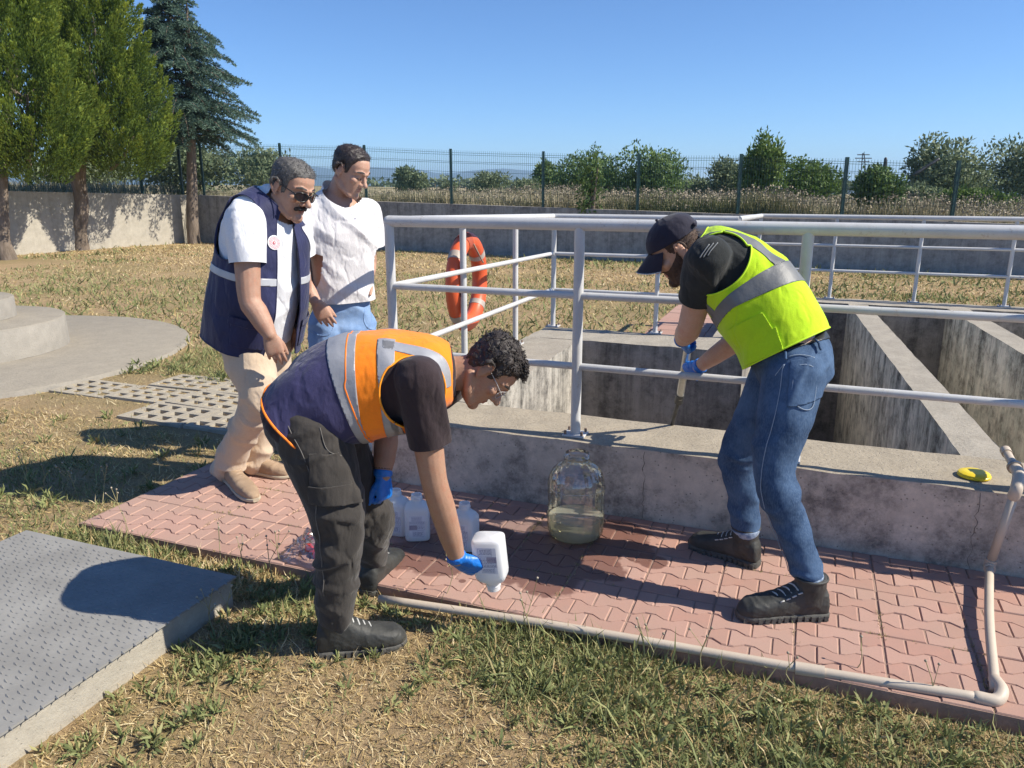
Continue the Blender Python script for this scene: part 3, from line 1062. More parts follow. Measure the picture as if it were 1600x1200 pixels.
# ---- grid pavers half sunk in the lawn
gp_root = tag(obj("grid_paving", *lbox(-4.1, -1.6, .5, 1.6, -.14, -.075), M_ground, smooth=False), kind="structure")
def grid_block():
    xs = [-.29]; ys = [-.19]
    nx, ny = 4, 3
    for i in range(nx): xs += [-.29 + .045 + i * .1325, -.29 + .045 + i * .1325 + .0875 + .01]
    xs = [-.29]
    wv, hv = (.58 - 5 * .042) / 4, (.38 - 4 * .042) / 3
    x = -.29
    for i in range(nx): xs += [x + .042, x + .042 + wv]; x += .042 + wv
    xs.append(.29)
    ys = [-.19]; y = -.19
    for i in range(ny): ys += [y + .042, y + .042 + hv]; y += .042 + hv
    ys.append(.19)
    V = []; F = []; idx = {}
    def vid(i, j, z):
        if (i, j, z) not in idx:
            idx[(i, j, z)] = len(V); V.append((xs[i], ys[j], 0 if z else -.085))
        return idx[(i, j, z)]
    solid = lambda i, j: 0 <= i < len(xs) - 1 and 0 <= j < len(ys) - 1 and not (i % 2 == 1 and j % 2 == 1)
    for i in range(len(xs) - 1):
        for j in range(len(ys) - 1):
            if not solid(i, j): continue
            F.append((vid(i, j, 1), vid(i + 1, j, 1), vid(i + 1, j + 1, 1), vid(i, j + 1, 1)))
            for (di, dj, p, q) in ((-1, 0, (i, j + 1), (i, j)), (1, 0, (i + 1, j), (i + 1, j + 1)), (0, -1, (i, j), (i + 1, j)), (0, 1, (i + 1, j + 1), (i, j + 1))):
                if not solid(i + di, j + dj):
                    F.append((vid(*p, 0), vid(*q, 0), vid(*q, 1), vid(*p, 1)))
    return V, F
V, F = grid_block()
me = mk_mesh("grid_paver", V, F, False); me.materials.append(M_block)
for i in range(4):
    for j in range(3):
        if j == 0 and i < 2: continue
        if j == 2 and i in (0,): continue
        o = bpy.data.objects.new("grid_paver", me); COL.objects.link(o); o.parent = gp_root
        b_ = .62 + j * .395 + random.uniform(-.01, .01)
        a = -3.70 + i * .60 + random.uniform(-.012, .012) + j * .04
        o.location = tuple(W(a, b_, random.uniform(-.026, -.014) - (.016 if i < 2 else 0)))
        o.rotation_euler = (random.gauss(0, .012), random.gauss(0, .012), BANG + random.gauss(0, .015))
# ================================================================ VEGETATION
M_bark = simple("grey_brown_bark", (0.24, 0.19, 0.15), (0.13, 0.10, 0.075), 9, 0.95, 26, 0.9, 0.03, stretch=(1, 1, .25))
M_cyp = leaf_mat("cypress_sprays", [(0.0, (0.075, 0.125, 0.03)), (0.5, (0.18, 0.255, 0.045)), (1.0, (0.34, 0.39, 0.06))], 0.6, 0.35)
M_ced = leaf_mat("blue_cedar_needles", [(0.0, (0.045, 0.085, 0.07)), (0.6, (0.10, 0.165, 0.125)), (1.0, (0.18, 0.25, 0.17))], 0.6, 0.3)
M_olive = leaf_mat("grey_green_leaves", [(0.0, (0.09, 0.13, 0.07)), (0.6, (0.20, 0.245, 0.135)), (1.0, (0.33, 0.36, 0.21))], 0.6, 0.25)
M_green = leaf_mat("mid_green_leaves", [(0.0, (0.055, 0.10, 0.036)), (0.6, (0.13, 0.205, 0.065)), (1.0, (0.25, 0.32, 0.11))], 0.55, 0.3)
M_lime = leaf_mat("light_green_leaves", [(0.0, (0.05, 0.10, 0.022)), (0.6, (0.12, 0.19, 0.045)), (1.0, (0.23, 0.29, 0.09))], 0.55, 0.35)
M_grass = leaf_mat("mixed_dry_grass", [(0.0, (0.14, 0.17, 0.065)), (0.3, (0.245, 0.27, 0.11)), (0.48, (0.36, 0.33, 0.155)), (0.62, (0.40, 0.285, 0.13)), (0.8, (0.53, 0.40, 0.195)), (1.0, (0.70, 0.59, 0.37))], 0.7, 0.2)
M_weed = leaf_mat("dry_scrub", [(0.0, (0.10, 0.12, 0.05)), (0.35, (0.20, 0.20, 0.10)), (0.6, (0.34, 0.30, 0.19)), (1.0, (0.52, 0.47, 0.34))], 0.8, 0.2)
M_seed = simple("pale_seed_heads", (0.42, 0.37, 0.29), (0.24, 0.19, 0.13), 60, 0.9)

def unit(n):
    v = rng.normal(size=(n, 3))
    return v / np.linalg.norm(v, axis=1, keepdims=True)

def tree(name, base, label, cat="tree", group=None):
    return empty(name, base, label, cat, group)

# ---- plume conifers
def plume_tree(base, foot, h0, h1, rx, label, seed, lean_pts, r0, lean=0.0):
    t = tree("conifer_tree", foot, label, group="plume conifers by the pale wall")
    rs = np.random.default_rng(seed)
    V, F = tube(lean_pts, r0, 14, sub=5)
    N = vnoise(V * np.array((9, 9, 3.)), seed)
    V = V + normals(V, F) * (N * .022)[:, None]
    obj("trunk", V, F, M_bark, t)
    Ps, Ds, Ls, Ws, Ts, Ns = [], [], [], [], [], []
    npl = 300
    for i in range(npl):
        hh = (i + rs.uniform()) / npl
        ang = i * 2.39996 + rs.uniform(-.3, .3)
        zc = h0 + (h1 - h0) * hh
        prof = np.interp(hh, [0, .12, .32, .55, .8, 1], [.60, .98, 1.0, .80, .45, .06]) * rx
        prof *= rs.uniform(.72, 1.08) * (1 + .10 * math.sin(ang * 3 + seed))
        inner = rs.uniform() < .30
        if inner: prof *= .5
        out = np.array((math.cos(ang), math.sin(ang), 0))
        p0 = np.array((base[0] - lean * (hh - .4), base[1], zc)) + out * prof * .78
        ax = nrm(out * rs.uniform(.38, .75) + EZ * rs.uniform(.75, 1.05) + rs.normal(size=3) * .08)
        Lp = rs.uniform(.7, 1.2); rp = rs.uniform(.16, .28)
        n = 330
        s = rs.uniform(0, 1, n) ** .8
        rad = rp * np.interp(s, [0, .25, .6, 1], [.55, 1, .75, .04]) * np.sqrt(rs.uniform(.55, 1, n))
        th = rs.uniform(0, 2 * math.pi, n)
        u = nrm(np.cross(ax, (0.2, .3, .9))); v = np.cross(ax, u)
        ro = u[None] * np.cos(th)[:, None] + v[None] * np.sin(th)[:, None]
        P = p0 + ax * (s * Lp)[:, None] + ro * rad[:, None]
        D = ax[None] * 1.0 + ro * .42 + rs.normal(size=(n, 3)) * .16
        Ps.append(P); Ds.append(D); Ns.append(ro + .45 * ax[None] * (s[:, None] - .2))
        Ls.append(rs.uniform(.06, .12, n)); Ws.append(rs.uniform(.022, .038, n))
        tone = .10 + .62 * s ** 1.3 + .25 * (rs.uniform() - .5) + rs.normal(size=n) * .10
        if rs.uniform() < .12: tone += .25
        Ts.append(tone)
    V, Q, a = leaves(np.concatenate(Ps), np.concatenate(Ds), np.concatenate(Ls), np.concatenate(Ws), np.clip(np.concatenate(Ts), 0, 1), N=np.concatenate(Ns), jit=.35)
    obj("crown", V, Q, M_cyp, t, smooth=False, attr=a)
    # bare limbs inside the crown
    S = Soup()
    for i in range(16):
        ang = rs.uniform(0, 6.28); z = h0 + (h1 - h0) * rs.uniform(0, .5)
        o_ = np.array((math.cos(ang), math.sin(ang), .7))
        p = np.array((base[0], base[1], z + .25))
        S.add(*tube([p, p + o_ * rx * .35, p + o_ * rx * .7 + EZ * .2], [.06, .045, .02], 7))
    V, F = S.arr()
    obj("limbs", V, F, M_bark, t)
f1 = np.array((-10.35, 18.55, GZ))
f1 = gp(118, 390.6, GZ); f1[0] += .12; T1 = f1[1]
plume_tree(at(158, 130, T1 - .2), f1, at(158, 282, T1)[2], at(150, -75, T1)[2], 1.16,
           "plume conifer with a crooked trunk, in the middle of the three", 21,
           [f1 - EZ * .2, f1 + np.array((.04, 0, .5)), at(128, 320, T1), at(122, 270, T1 - .1), at(135, 200, T1 - .2), at(138, 60, T1 - .2)], [.24, .19, .16, .17, .12, .05], .75)
f0 = at(14, 405, 17.4); f0[2] = GZ
plume_tree(at(26, 130, 17.5), f0, at(20, 288, 17.5)[2], at(10, -75, 17.5)[2], 1.22,
           "plume conifer with a slanted trunk, cut off by the left edge", 22,
           [f0 - EZ * .2, f0 + np.array((-.08, 0, .45)), at(2, 335, 17.4), at(0, 270, 17.4), at(12, 180, 17.5), at(15, 60, 17.5)], [.2, .16, .14, .14, .1, .05], .5)

# ---- cedar
def cedar(foot, label):
    t = tree("cedar_tree", foot, label)
    Yc = foot[1]
    zt = at(292, -26, Yc)[2]
    V, F = tube([foot - EZ * .2, foot + EZ * .5, at(299, 250, Yc), at(296, 120, Yc), np.array((at(293, 0, Yc)[0], Yc, zt))], [.19, .165, .13, .085, .015], 14, sub=5)
    V = V + normals(V, F) * (vnoise(V * np.array((10, 10, 4.)), 4) * .012)[:, None]
    obj("trunk", V, F, M_bark, t)
    rs = np.random.default_rng(5)
    Ps, Ds, Ls, Ws, Ts = [], [], [], [], []
    S = Soup()
    zb = at(298, 215, Yc)[2]
    lv = 15
    for i in range(lv):
        fr = i / (lv - 1)
        z = zb + (zt - .25 - zb) * fr
        Lm = np.interp(fr, [0, .12, .35, .6, .8, 1], [1.9, 2.25, 2.1, 1.65, 1.15, .35]) * (1 if i % 2 else .86)
        nbr = 10 if fr < .8 else 7
        for j in range(nbr):
            ang = j * 2 * math.pi / nbr + i * .9 + rs.uniform(-.25, .25)
            L = Lm * rs.uniform(.72, 1.12)
            out = np.array((math.cos(ang), math.sin(ang), 0)); lat = np.array((-out[1], out[0], 0))
            c = np.array((foot[0] - .03 * fr, Yc, z + rs.uniform(-.12, .12)))
            drop = rs.uniform(.08, .40) * L
            f_ = lambda s: c + out * L * s + EZ * (.28 * L * s * (1 - s) - drop * s * s + .06 * L * max(0, s - .8))
            S.add(*tube([f_(0), f_(.35), f_(.7), f_(1.0)], [.032, .022, .014, .005], 6))
            ntw = int(12 + L * 12)
            for k_ in range(ntw):
                s = .14 + .86 * (k_ + rs.uniform()) / ntw
                sd = 1 if k_ % 2 else -1
                p = f_(s)
                tl = (.16 + .42 * (1 - s) * L * .5) * rs.uniform(.7, 1.2)
                td = nrm(out * .65 + lat * sd * rs.uniform(.5, 1.1) - EZ * rs.uniform(.1, .42))
                n = int(14 + 46 * tl)
                q = rs.uniform(0, 1, n)
                P = p + td * (q * tl)[:, None] + EZ * (-.25 * tl * q * q)[:, None] + rs.normal(size=(n, 3)) * .012
                D = td[None] * .7 + rs.normal(size=(n, 3)) * .55 + EZ * .25
                Ps.append(P); Ds.append(D)
                Ls.append(rs.uniform(.05, .10, n)); Ws.append(rs.uniform(.016, .034, n))
                Ts.append(np.clip(.45 + .3 * s * rs.uniform(.4, 1.2) - .25 + rs.normal(size=n) * .16 + .2 * q, 0, 1))
    V, Q, a = leaves(np.concatenate(Ps), np.concatenate(Ds), np.concatenate(Ls), np.concatenate(Ws), np.concatenate(Ts))
    obj("crown", V, Q, M_ced, t, smooth=False, attr=a)
    V, F = S.arr()
    obj("limbs", V, F, M_bark, t)
f2 = gp(304, 380.6, GZ)
cedar(f2, "tall blue-green cedar with drooping tiers in the wall's corner")

# ---- shrubs and trees beyond the fence
def bush(name, label, u0, u1, v0, v1, Y, mat, n, size=.11, lobes=9, seed=1, cat="bush", zfoot=None, group="shrubs and trees beyond the fence", upright=0, tone0=0.0, trunk=True, gap=.25):
    rs = np.random.default_rng(seed)
    c0 = at((u0 + u1) / 2, v1, Y); c1 = at((u0 + u1) / 2, v0, Y)
    rx = (at(u1, v1, Y)[0] - at(u0, v1, Y)[0]) / 2
    hz = c1[2] - c0[2]
    zf = c0[2] if zfoot is None else zfoot
    foot = np.array((c0[0], Y, zf - .4))
    t = tree(name, foot, label, cat, group)
    Ps, Ds, Nn = [], [], []
    lob = []
    for i in range(lobes):
        fr = rs.uniform(0.12, .82)
        x = rs.uniform(-.62, .62) * (1 - .35 * abs(fr - .4)) * (1 - upright * fr * .75)
        r = rs.uniform(.36, .56) * (1 - upright * .35)
        lob.append((np.array((c0[0] + x * rx, Y + rs.uniform(-.5, .5) * rx, c0[2] + hz * fr)), rx * r * 1.1, hz * r * .72))
    lob.append((np.array((c0[0] + rx * rs.uniform(-.15, .15) * (1 - upright), Y, c0[2] + hz * .74)), rx * (.42 - .22 * upright), hz * .30))
    wts = np.array([l[1] * l[2] for l in lob]); wts /= wts.sum()
    cnt = (wts * n).astype(int)
    for (c, rr, rz), k_ in zip(lob, cnt):
        d = unit(k_)
        rad = rs.uniform(0, 1, k_) ** .3
        rad *= 1 + gap * vnoise(d * 3.1 + c, 3) + .18 * vnoise(d * 8 + c, 5)
        Ps.append(c + d * np.array((rr, rr, rz)) * rad[:, None])
        Ds.append(d * .5 + EZ * (.3 + upright) + rs.normal(size=(k_, 3)) * .7); Nn.append(d)
    P = np.concatenate(Ps); D = np.concatenate(Ds); Nn = np.concatenate(Nn)
    m = P[:, 2] > zf - .15
    P, D, Nn = P[m], D[m], Nn[m]
    tone = np.clip(.50 + tone0 + .3 * vnoise(P * 1.6, seed) + rs.normal(size=len(P)) * .16, 0, 1)
    V, Q, a = leaves(P, D, rs.uniform(.6, 1.4, len(P)) * size, rs.uniform(.35, .65, len(P)) * size, tone, N=Nn, jit=.55)
    obj("crown", V, Q, mat, t, smooth=False, attr=a)
    if trunk:
        S = Soup()
        for i in range(5):
            e = lob[i % len(lob)][0]
            S.add(*tube([foot, foot * .5 + e * .5 + rs.normal(size=3) * .08 * rx, e], [.05 * max(.6, rx * .5), .035, .012], 6))
        V, F = S.arr()
        obj("stems", V, F, M_bark, t)
    return t
bush("olive_bush", "broad grey-green bush behind the middle conifer's trunk", 40, 235, 250, 300, 27, M_olive, 5200, .14, 10, 31)
bush("olive_bush", "rounded dark grey-green bush right behind the cedar's trunk", 205, 365, 228, 300, 28, M_olive, 7000, .15, 12, 32, tone0=-.12)
bush("olive_bush", "round silvery bush left of the two standing men", 362, 470, 236, 294, 29, M_olive, 5600, .14, 10, 33, tone0=.08)
bush("round_tree", "small dark round tree left of the fence post beside the white T-shirt man", 613, 668, 264, 306, 40, M_olive, 3400, .17, 7, 34, cat="tree", tone0=-.15)
bush("low_tree", "low spreading pale tree in front of the blue hills", 733, 800, 272, 310, 42, M_olive, 3000, .16, 8, 35, cat="tree", tone0=-.05)
bush("round_tree", "dark green round tree at the left of the thicket", 822, 880, 254, 312, 36, M_green, 3800, .15, 7, 36, cat="tree")
bush("thicket_bush", "dense dark thicket between the climbing vine and a fence post", 858, 1000, 244, 335, 26, M_green, 9500, .12, 12, 37, tone0=-.08)
bush("thicket_bush", "dense green thicket above the capped man's railing", 962, 1086, 240, 338, 25, M_green, 9500, .12, 12, 38)
bush("thicket_bush", "pale grey-green bush left of the tall light green tree", 1090, 1160, 256, 330, 28, M_olive, 4800, .13, 9, 39)
bush("poplar_tree", "tall light green tree rising above the fence", 1135, 1232, 206, 335, 24.5, M_lime, 7200, .13, 15, 40, cat="tree", upright=.75)
bush("thicket_bush", "low rounded yellow-green bush right of the tall light green tree", 1205, 1320, 257, 330, 27, M_lime, 6500, .13, 11, 41, tone0=-.2)
bush("leafy_bush", "dark leafy bush pushing through the fence right of centre", 1335, 1410, 262, 335, 16.9, M_green, 4200, .10, 9, 42, tone0=-.1)
bush("willow_tree", "broad feathery willow at the right edge, near part", 1418, 1540, 218, 330, 26, M_olive, 9500, .15, 13, 43, cat="tree", tone0=-.08)
bush("willow_tree", "broad feathery willow running out of the frame at right", 1515, 1680, 224, 335, 28, M_olive, 9500, .15, 13, 44, cat="tree", tone0=-.02)
bush("leafy_bush", "yellow-green undergrowth bush before the willow", 1470, 1600, 300, 348, 18.5, M_lime, 4200, .11, 10, 46, tone0=-.15)
bush("climbing_vine", "slender dark vine climbing the fence above the shaded wall", 902, 944, 232, 332, 17.55, M_green, 750, .10, 12, 45, cat="vine", upright=.1, tone0=.0, gap=.5)
bush("leafy_bush", "small dark leaning bush behind the fence near the pylon", 1258, 1300, 272, 300, 30, M_green, 1500, .13, 6, 47, tone0=-.1)
bush("thicket_bush", "olive thicket filling the gap left of the vine", 790, 850, 282, 322, 30, M_olive, 3000, .13, 8, 50)
bush("thicket_bush", "low green scrub between the thicket and the tall light green tree", 1060, 1125, 284, 325, 29, M_olive, 3000, .13, 8, 51)
bush("thicket_bush", "low scrub at the foot of the willow, left side", 1395, 1470, 288, 335, 21, M_olive, 3200, .11, 8, 52)
bush("round_tree", "small bluish tree left of the low spreading pale tree", 676, 722, 286, 308, 55, M_olive, 1600, .2, 6, 53, cat="tree")
# far dark tree line seen over the weeds
S_P = []
for i in range(46):
    u = 560 + i * 24 + rng.uniform(-8, 8)
    c = at(u, 291 + rng.uniform(-3, 4), 150)
    k_ = 110
    d = unit(k_)
    S_P.append(c + d * np.array((3.2, 2, 1.1 + rng.uniform(0, .8))) * rng.uniform(.5, 1, (k_, 1)))
P = np.concatenate(S_P)
V, Q, a = leaves(P, unit(len(P)) + EZ * .3, rng.uniform(.6, 1.2, len(P)), rng.uniform(.4, .8, len(P)), np.clip(.4 + .3 * vnoise(P * .4, 2), 0, 1))
tag(obj("far_wood", V, Q, M_olive, smooth=False, attr=a), kind="stuff")

# ---- dry weeds beyond the fence (one mass)
def field_z(x, y):
    return np.clip(1.285 - 0.0218 * (x - WC[0]), .6, 1.5) - .2
n = 85000
s = rng.uniform(-.02, 1.0, n); dep = 0.35 + 13 * rng.uniform(0, 1, n) ** 1.6
x = WC[0] + (WQ - WC)[0] * s + nf[0] * dep; y = WC[1] + (WQ - WC)[1] * s + nf[1] * dep
clump = vnoise(np.stack([x * .55, y * .55, x * 0], 1), 14)
keep = rng.uniform(-1, 1, n) < clump + .55
x, y, dep, clump = x[keep], y[keep], dep[keep], clump[keep]; n = len(x)
P = np.stack([x, y, field_z(x, y)], 1)
hgt = (0.34 + .20 * clump + rng.uniform(-.12, .16, n)) * np.interp(x, [-9, -2, 1.5, 9], [.85, .9, 1.35, 1.2])
D = np.stack([rng.normal(size=n) * .22, rng.normal(size=n) * .22, np.ones(n)], 1)
dry = .66 + .18 * rng.normal(size=n) - np.clip(vnoise(np.stack([x * .3, y * .3, x * 0 + 4], 1), 15), 0, 1) * np.interp(x, [-2, 3], [.15, .75])
V1, T1, a1 = blades(P, D, np.clip(hgt, .15, 1), rng.uniform(.010, .022, n), np.clip(dry, 0, 1), .35)
tag(obj("dry_weeds", V1, T1, M_weed, smooth=False, attr=a1), kind="stuff")
sel = rng.uniform(0, 1, n) < np.interp(x, [-4, 0, 2], [.04, .14, .24])
Pt = P[sel] + D[sel] * (hgt[sel] * .93)[:, None]
k_ = len(Pt)
V2, Q2, a2 = leaves(np.repeat(Pt, 3, 0) + rng.normal(size=(3 * k_, 3)) * .022, unit(3 * k_), rng.uniform(.03, .06, 3 * k_), rng.uniform(.025, .05, 3 * k_), np.zeros(3 * k_))
tag(obj("seed_heads", V2, Q2, M_seed, smooth=False), kind="stuff")
# weeds on the left field behind the pale wall
n = 9000
s = rng.uniform(0, 1, n); dep = .3 + 7 * rng.uniform(0, 1, n)
x = WL[0] + (WC - WL)[0] * s + nl[0] * dep; y = WL[1] + (WC - WL)[1] * s + nl[1] * dep
P = np.stack([x, y, np.full(n, 1.28)], 1)
V1, T1, a1 = blades(P, np.stack([rng.normal(size=n) * .2, rng.normal(size=n) * .2, np.ones(n)], 1), rng.uniform(.2, .5, n), rng.uniform(.012, .024, n), np.clip(.62 + .2 * rng.normal(size=n), 0, 1), .35)
tag(obj("dry_weeds", V1, T1, M_weed, smooth=False, attr=a1), kind="stuff")

# ---- lawn grass
def green_field(a, b_):
    """how green the turf is at a local place, 0 dry .. 1 green"""
    g = .55 * vnoise(np.stack([a * .9, b_ * .9, a * 0], 1), 21) + .45 * vnoise(np.stack([a * 2.6, b_ * 2.6, a * 0 + 3], 1), 22)
    return g
def lawn(n, a0, a1, b0, b1, L, Wd, bias, name, lie=.5, extra=None, dens=None, pw=1.0):
    a = rng.uniform(a0, a1, n); b_ = rng.uniform(b0, b1, n)
    blk = ((a > -1.47) & (a < 4.6) & (b_ > -1.005) & (b_ < .0)) | ((a > -.46) & (b_ > -.02) & (b_ < 2.95)) | ((a > .97) & (b_ > 2.9) & (b_ < 5.74)) | ((a > .05) & (a < 1.01) & (b_ > 2.9) & (b_ < 9.5)) | ((a > -1.46) & (a < -.29) & (b_ < -1.25))
    Pw = O0[None] + a[:, None] * E1 + b_[:, None] * E2
    dp = np.linalg.norm(Pw[:, :2] - PC[:2], axis=1)
    blk |= dp < 2.12
    blk |= ((a > -4.1) & (a < -1.75) & (b_ > .35) & (b_ < 1.52) & (rng.uniform(0, 1, n) < .86))
    blk |= (side(Pw[:, 0], Pw[:, 1], WC, WQ) > -.05) | (side(Pw[:, 0], Pw[:, 1], WL, WC) > -.05)
    g = green_field(a, b_) + bias
    if extra is not None: g = g + extra(a, b_)
    keep = ~blk
    if dens is not None: keep &= rng.uniform(0, 1, n) < dens(a, b_, g)
    a, b_, g, Pw = a[keep], b_[keep], g[keep], Pw[keep]
    n = len(a)
    Pw[:, 2] = GZ + gz_noise(Pw) - .004
    gr = np.clip(g, -1, 1)
    isg = rng.uniform(0, 1, n) < np.interp(gr, [-.25, .4], [.04, .62])
    tone = np.where(isg, .27 + .15 * rng.normal(size=n), .80 + .13 * rng.normal(size=n))
    ln = L * np.clip(rng.lognormal(-.15, .5, n), .3, 2.6) * np.where(isg, np.interp(gr, [-.2, .6], [.8, 1.5]), .85)
    up = np.where(isg, 1.0, lie)
    D = np.stack([rng.normal(size=n) * .62, rng.normal(size=n) * .62, up * rng.uniform(.15, 1.2, n)], 1)
    V, T, at_ = blades(Pw, D, ln, Wd * rng.uniform(.6, 1.4, n) * np.where(isg, 1.25, 1.0), np.clip(tone, 0, 1), .7)
    tag(obj(name, V, T, M_grass, smooth=False, attr=at_), kind="stuff")
def near_extra(a, b_):
    d = -1.08 - b_                                     # distance from the path's edge
    e = np.interp(d, [0, .12, .45, .8], [.42, .40, .0, -.32]) * np.interp(a, [-.4, .3, 1.2, 2.2], [.75, .8, .8, 1.0])
    e += .45 * np.exp(-((a - 2.1) ** 2 / .5 + (b_ + 1.55) ** 2 / .12))
    e += .55 * np.exp(-((a - 1.0) ** 2 / .06 + (b_ + 1.25) ** 2 / .05))
    e += .7 * np.exp(-((a + .12) ** 2 / .03 + (b_ + 1.45) ** 2 / .25))
    e += .45 * np.exp(-((a + .15) ** 2 / .02 + (b_ + 2.1) ** 2 / .1))
    return e
lawn(125000, -.36, 3.2, -2.75, -1.0, .036, .0030, -.46, "grass", .34, near_extra)
lawn(12000, -.35, 3.2, -1.75, -.98, .052, .0045, .4, "grass", .9, near_extra, lambda a, b_, g: np.clip(g * 1.1 - .62, 0, 1))
def mid_extra(a, b_):
    e = .22 + .35 * np.exp(-((a + .9) ** 2 / .4 + (b_ + 1.13) ** 2 / .01))
    e += .6 * np.exp(-((a + 2.6) ** 2 / 1.0 + (b_ - 2.1) ** 2 / .25))
    return e
lawn(80000, -4.6, -.44, -1.35, 2.6, .040, .0042, -.06, "grass", .36, mid_extra)
lawn(9000, -1.5, -.3, -1.27, -.99, .045, .0045, .0, "grass", .8)
def far_extra(a, b_):
    P = O0[None] + a[:, None] * E1 + b_[:, None] * E2
    return np.interp(P[:, 1], [6, 8.5, 11, 14, 20], [.55, .80, .55, -.05, -.3]) + .5 * np.exp(-((b_ - 12.6) ** 2) / .4) * (a > -6)
lawn(55000, -13, 9, 2.3, 9.5, .052, .012, .12, "grass", .5, far_extra)
lawn(42000, -17, 13, 9.0, 14.2, .055, .019, .0, "grass", .5, far_extra)

# ---- weeds: leafy rosettes and thin stalks with seed heads
def weeds(n, a0, a1, b0, b1, size, name, fn=None):
    a = rng.uniform(a0, a1, n); b_ = rng.uniform(b0, b1, n)
    if fn is not None:
        k_ = rng.uniform(0, 1, n) < fn(a, b_); a, b_ = a[k_], b_[k_]
    Ps, Ds, Ls, Ts = [], [], [], []
    for x, y in zip(a, b_):
        p = W(x, y, GZ)
        m = rng.integers(12, 30)
        th = rng.uniform(0, 6.28, m)
        el = rng.uniform(.15, 1.2, m)
        D = np.stack([np.cos(th) * np.cos(el), np.sin(th) * np.cos(el), np.sin(el)], 1)
        Ps.append(p + D * rng.uniform(0, .05, (m, 1)) * size / .05); Ds.append(D + rng.normal(size=(m, 3)) * .3)
        Ls.append(rng.uniform(.6, 1.3, m) * size); Ts.append(np.clip(.2 + .12 * rng.normal(size=m) + rng.uniform(-.1, .2), 0, 1))
    P = np.concatenate(Ps); D = np.concatenate(Ds); L = np.concatenate(Ls)
    V, T, t_ = blades(P, D, L, L * .22, np.concatenate(Ts), .9)
    tag(obj(name, V, T, M_grass, smooth=False, attr=t_), kind="stuff")
weeds(330, -.3, 3.0, -1.75, -1.06, .034, "weeds", lambda a, b_: np.clip(near_extra(a, b_) + .25, 0, 1))
weeds(90, -1.45, -.2, -1.24, -1.01, .032, "weeds")
weeds(80, -.28, .12, -2.3, -1.2, .034, "weeds")
weeds(70, -4.2, -1.3, -1.0, .5, .05, "weeds", lambda a, b_: .5 + 0 * a)
weeds(45, -4.0, -2.0, 1.5, 2.6, .06, "weeds")
# tufts rooted in the joints of the path
n = 900
a = np.round(rng.uniform(-1.4, 3.0, n) / .29) * .29 + rng.normal(size=n) * .004
b_ = rng.uniform(-.99, -.04, n)
h2 = rng.uniform(0, 1, n) < .35
b_[h2] = -1 + np.round((b_[h2] + 1) * 3) / 3 + rng.normal(size=h2.sum()) * .003; a[h2] = rng.uniform(-1.4, 3.0, h2.sum())
kk = vnoise(np.stack([a * 3.1, b_ * 3.1, a * 0], 1), 33) > .12
P = O0[None] + a[kk][:, None] * E1 + b_[kk][:, None] * E2; P = np.repeat(P, 5, 0) + rng.normal(size=(kk.sum() * 5, 3)) * np.array((.005, .005, 0)); P[:, 2] = -.006
V, T, t_ = blades(P, np.stack([rng.normal(size=len(P)) * .6, rng.normal(size=len(P)) * .6, np.ones(len(P))], 1), rng.uniform(.006, .022, len(P)), rng.uniform(.0015, .003, len(P)), np.clip(.45 + .25 * rng.normal(size=len(P)), 0, 1))
tag(obj("joint_tufts", V, T, M_grass, smooth=False, attr=t_), kind="stuff")
S = Soup(); HP = []
def stalk(a, b_, h, lean, heads=1):
    p = W(a, b_, GZ)
    q = p + np.array((lean, rng.uniform(-.05, .05), h))
    m = (p + q) / 2 + rng.normal(size=3) * .02
    S.add(*tube([p, m, q], [.0022, .0018, .0012], 4, sub=3, round_ends=False))
    HP.append(q)
    for _ in range(heads):
        r_ = m + (q - m) * rng.uniform(.0, .6)
        e = r_ + np.array((rng.uniform(-.06, .06), rng.uniform(-.03, .03), rng.uniform(.03, .09)))
        S.add(*tube([r_, e], [.0014, .001], 4, round_ends=False)); HP.append(e)
for (u, v, h) in ((815, 985, .2), (300, 985, .22), (335, 990, .19), (312, 985, .16), (360, 990, .17), (40, 985, .22), (30, 770, .2), (48, 765, .22), (75, 772, .13), (100, 775, .12), (122, 775, .14), (60, 1140, .2), (430, 920, .2), (345, 890, .2), (440, 890, .18), (400, 900, .16), (690, 950, .2), (830, 1010, .17), (1000, 1045, .16), (1095, 1045, .15), (1260, 1090, .14), (1320, 1060, .15), (1450, 1110, .16), (160, 790, .2), (205, 830, .22), (225, 860, .2), (255, 905, .2)):
    g_ = gp(u, v, GZ) - O0
    if float(g_ @ E1) < -.29 and float(g_ @ E2) < -1.2: continue
    stalk(float(g_ @ E1), float(g_ @ E2), h, rng.uniform(-.07, .07), rng.integers(1, 4))
V, F = S.arr()
M_stalk = simple("dry_stalks", (0.25, 0.24, 0.11), (0.33, 0.27, 0.15), 20, 0.8)
tag(obj("weed_stalks", V, F, M_stalk, smooth=False), kind="stuff")
S = Soup()
for q in HP: S.add(*ball(q, .0048, 7, 4))
V, F = S.arr()
tag(obj("seed_heads", V, F, M_seed), kind="stuff")
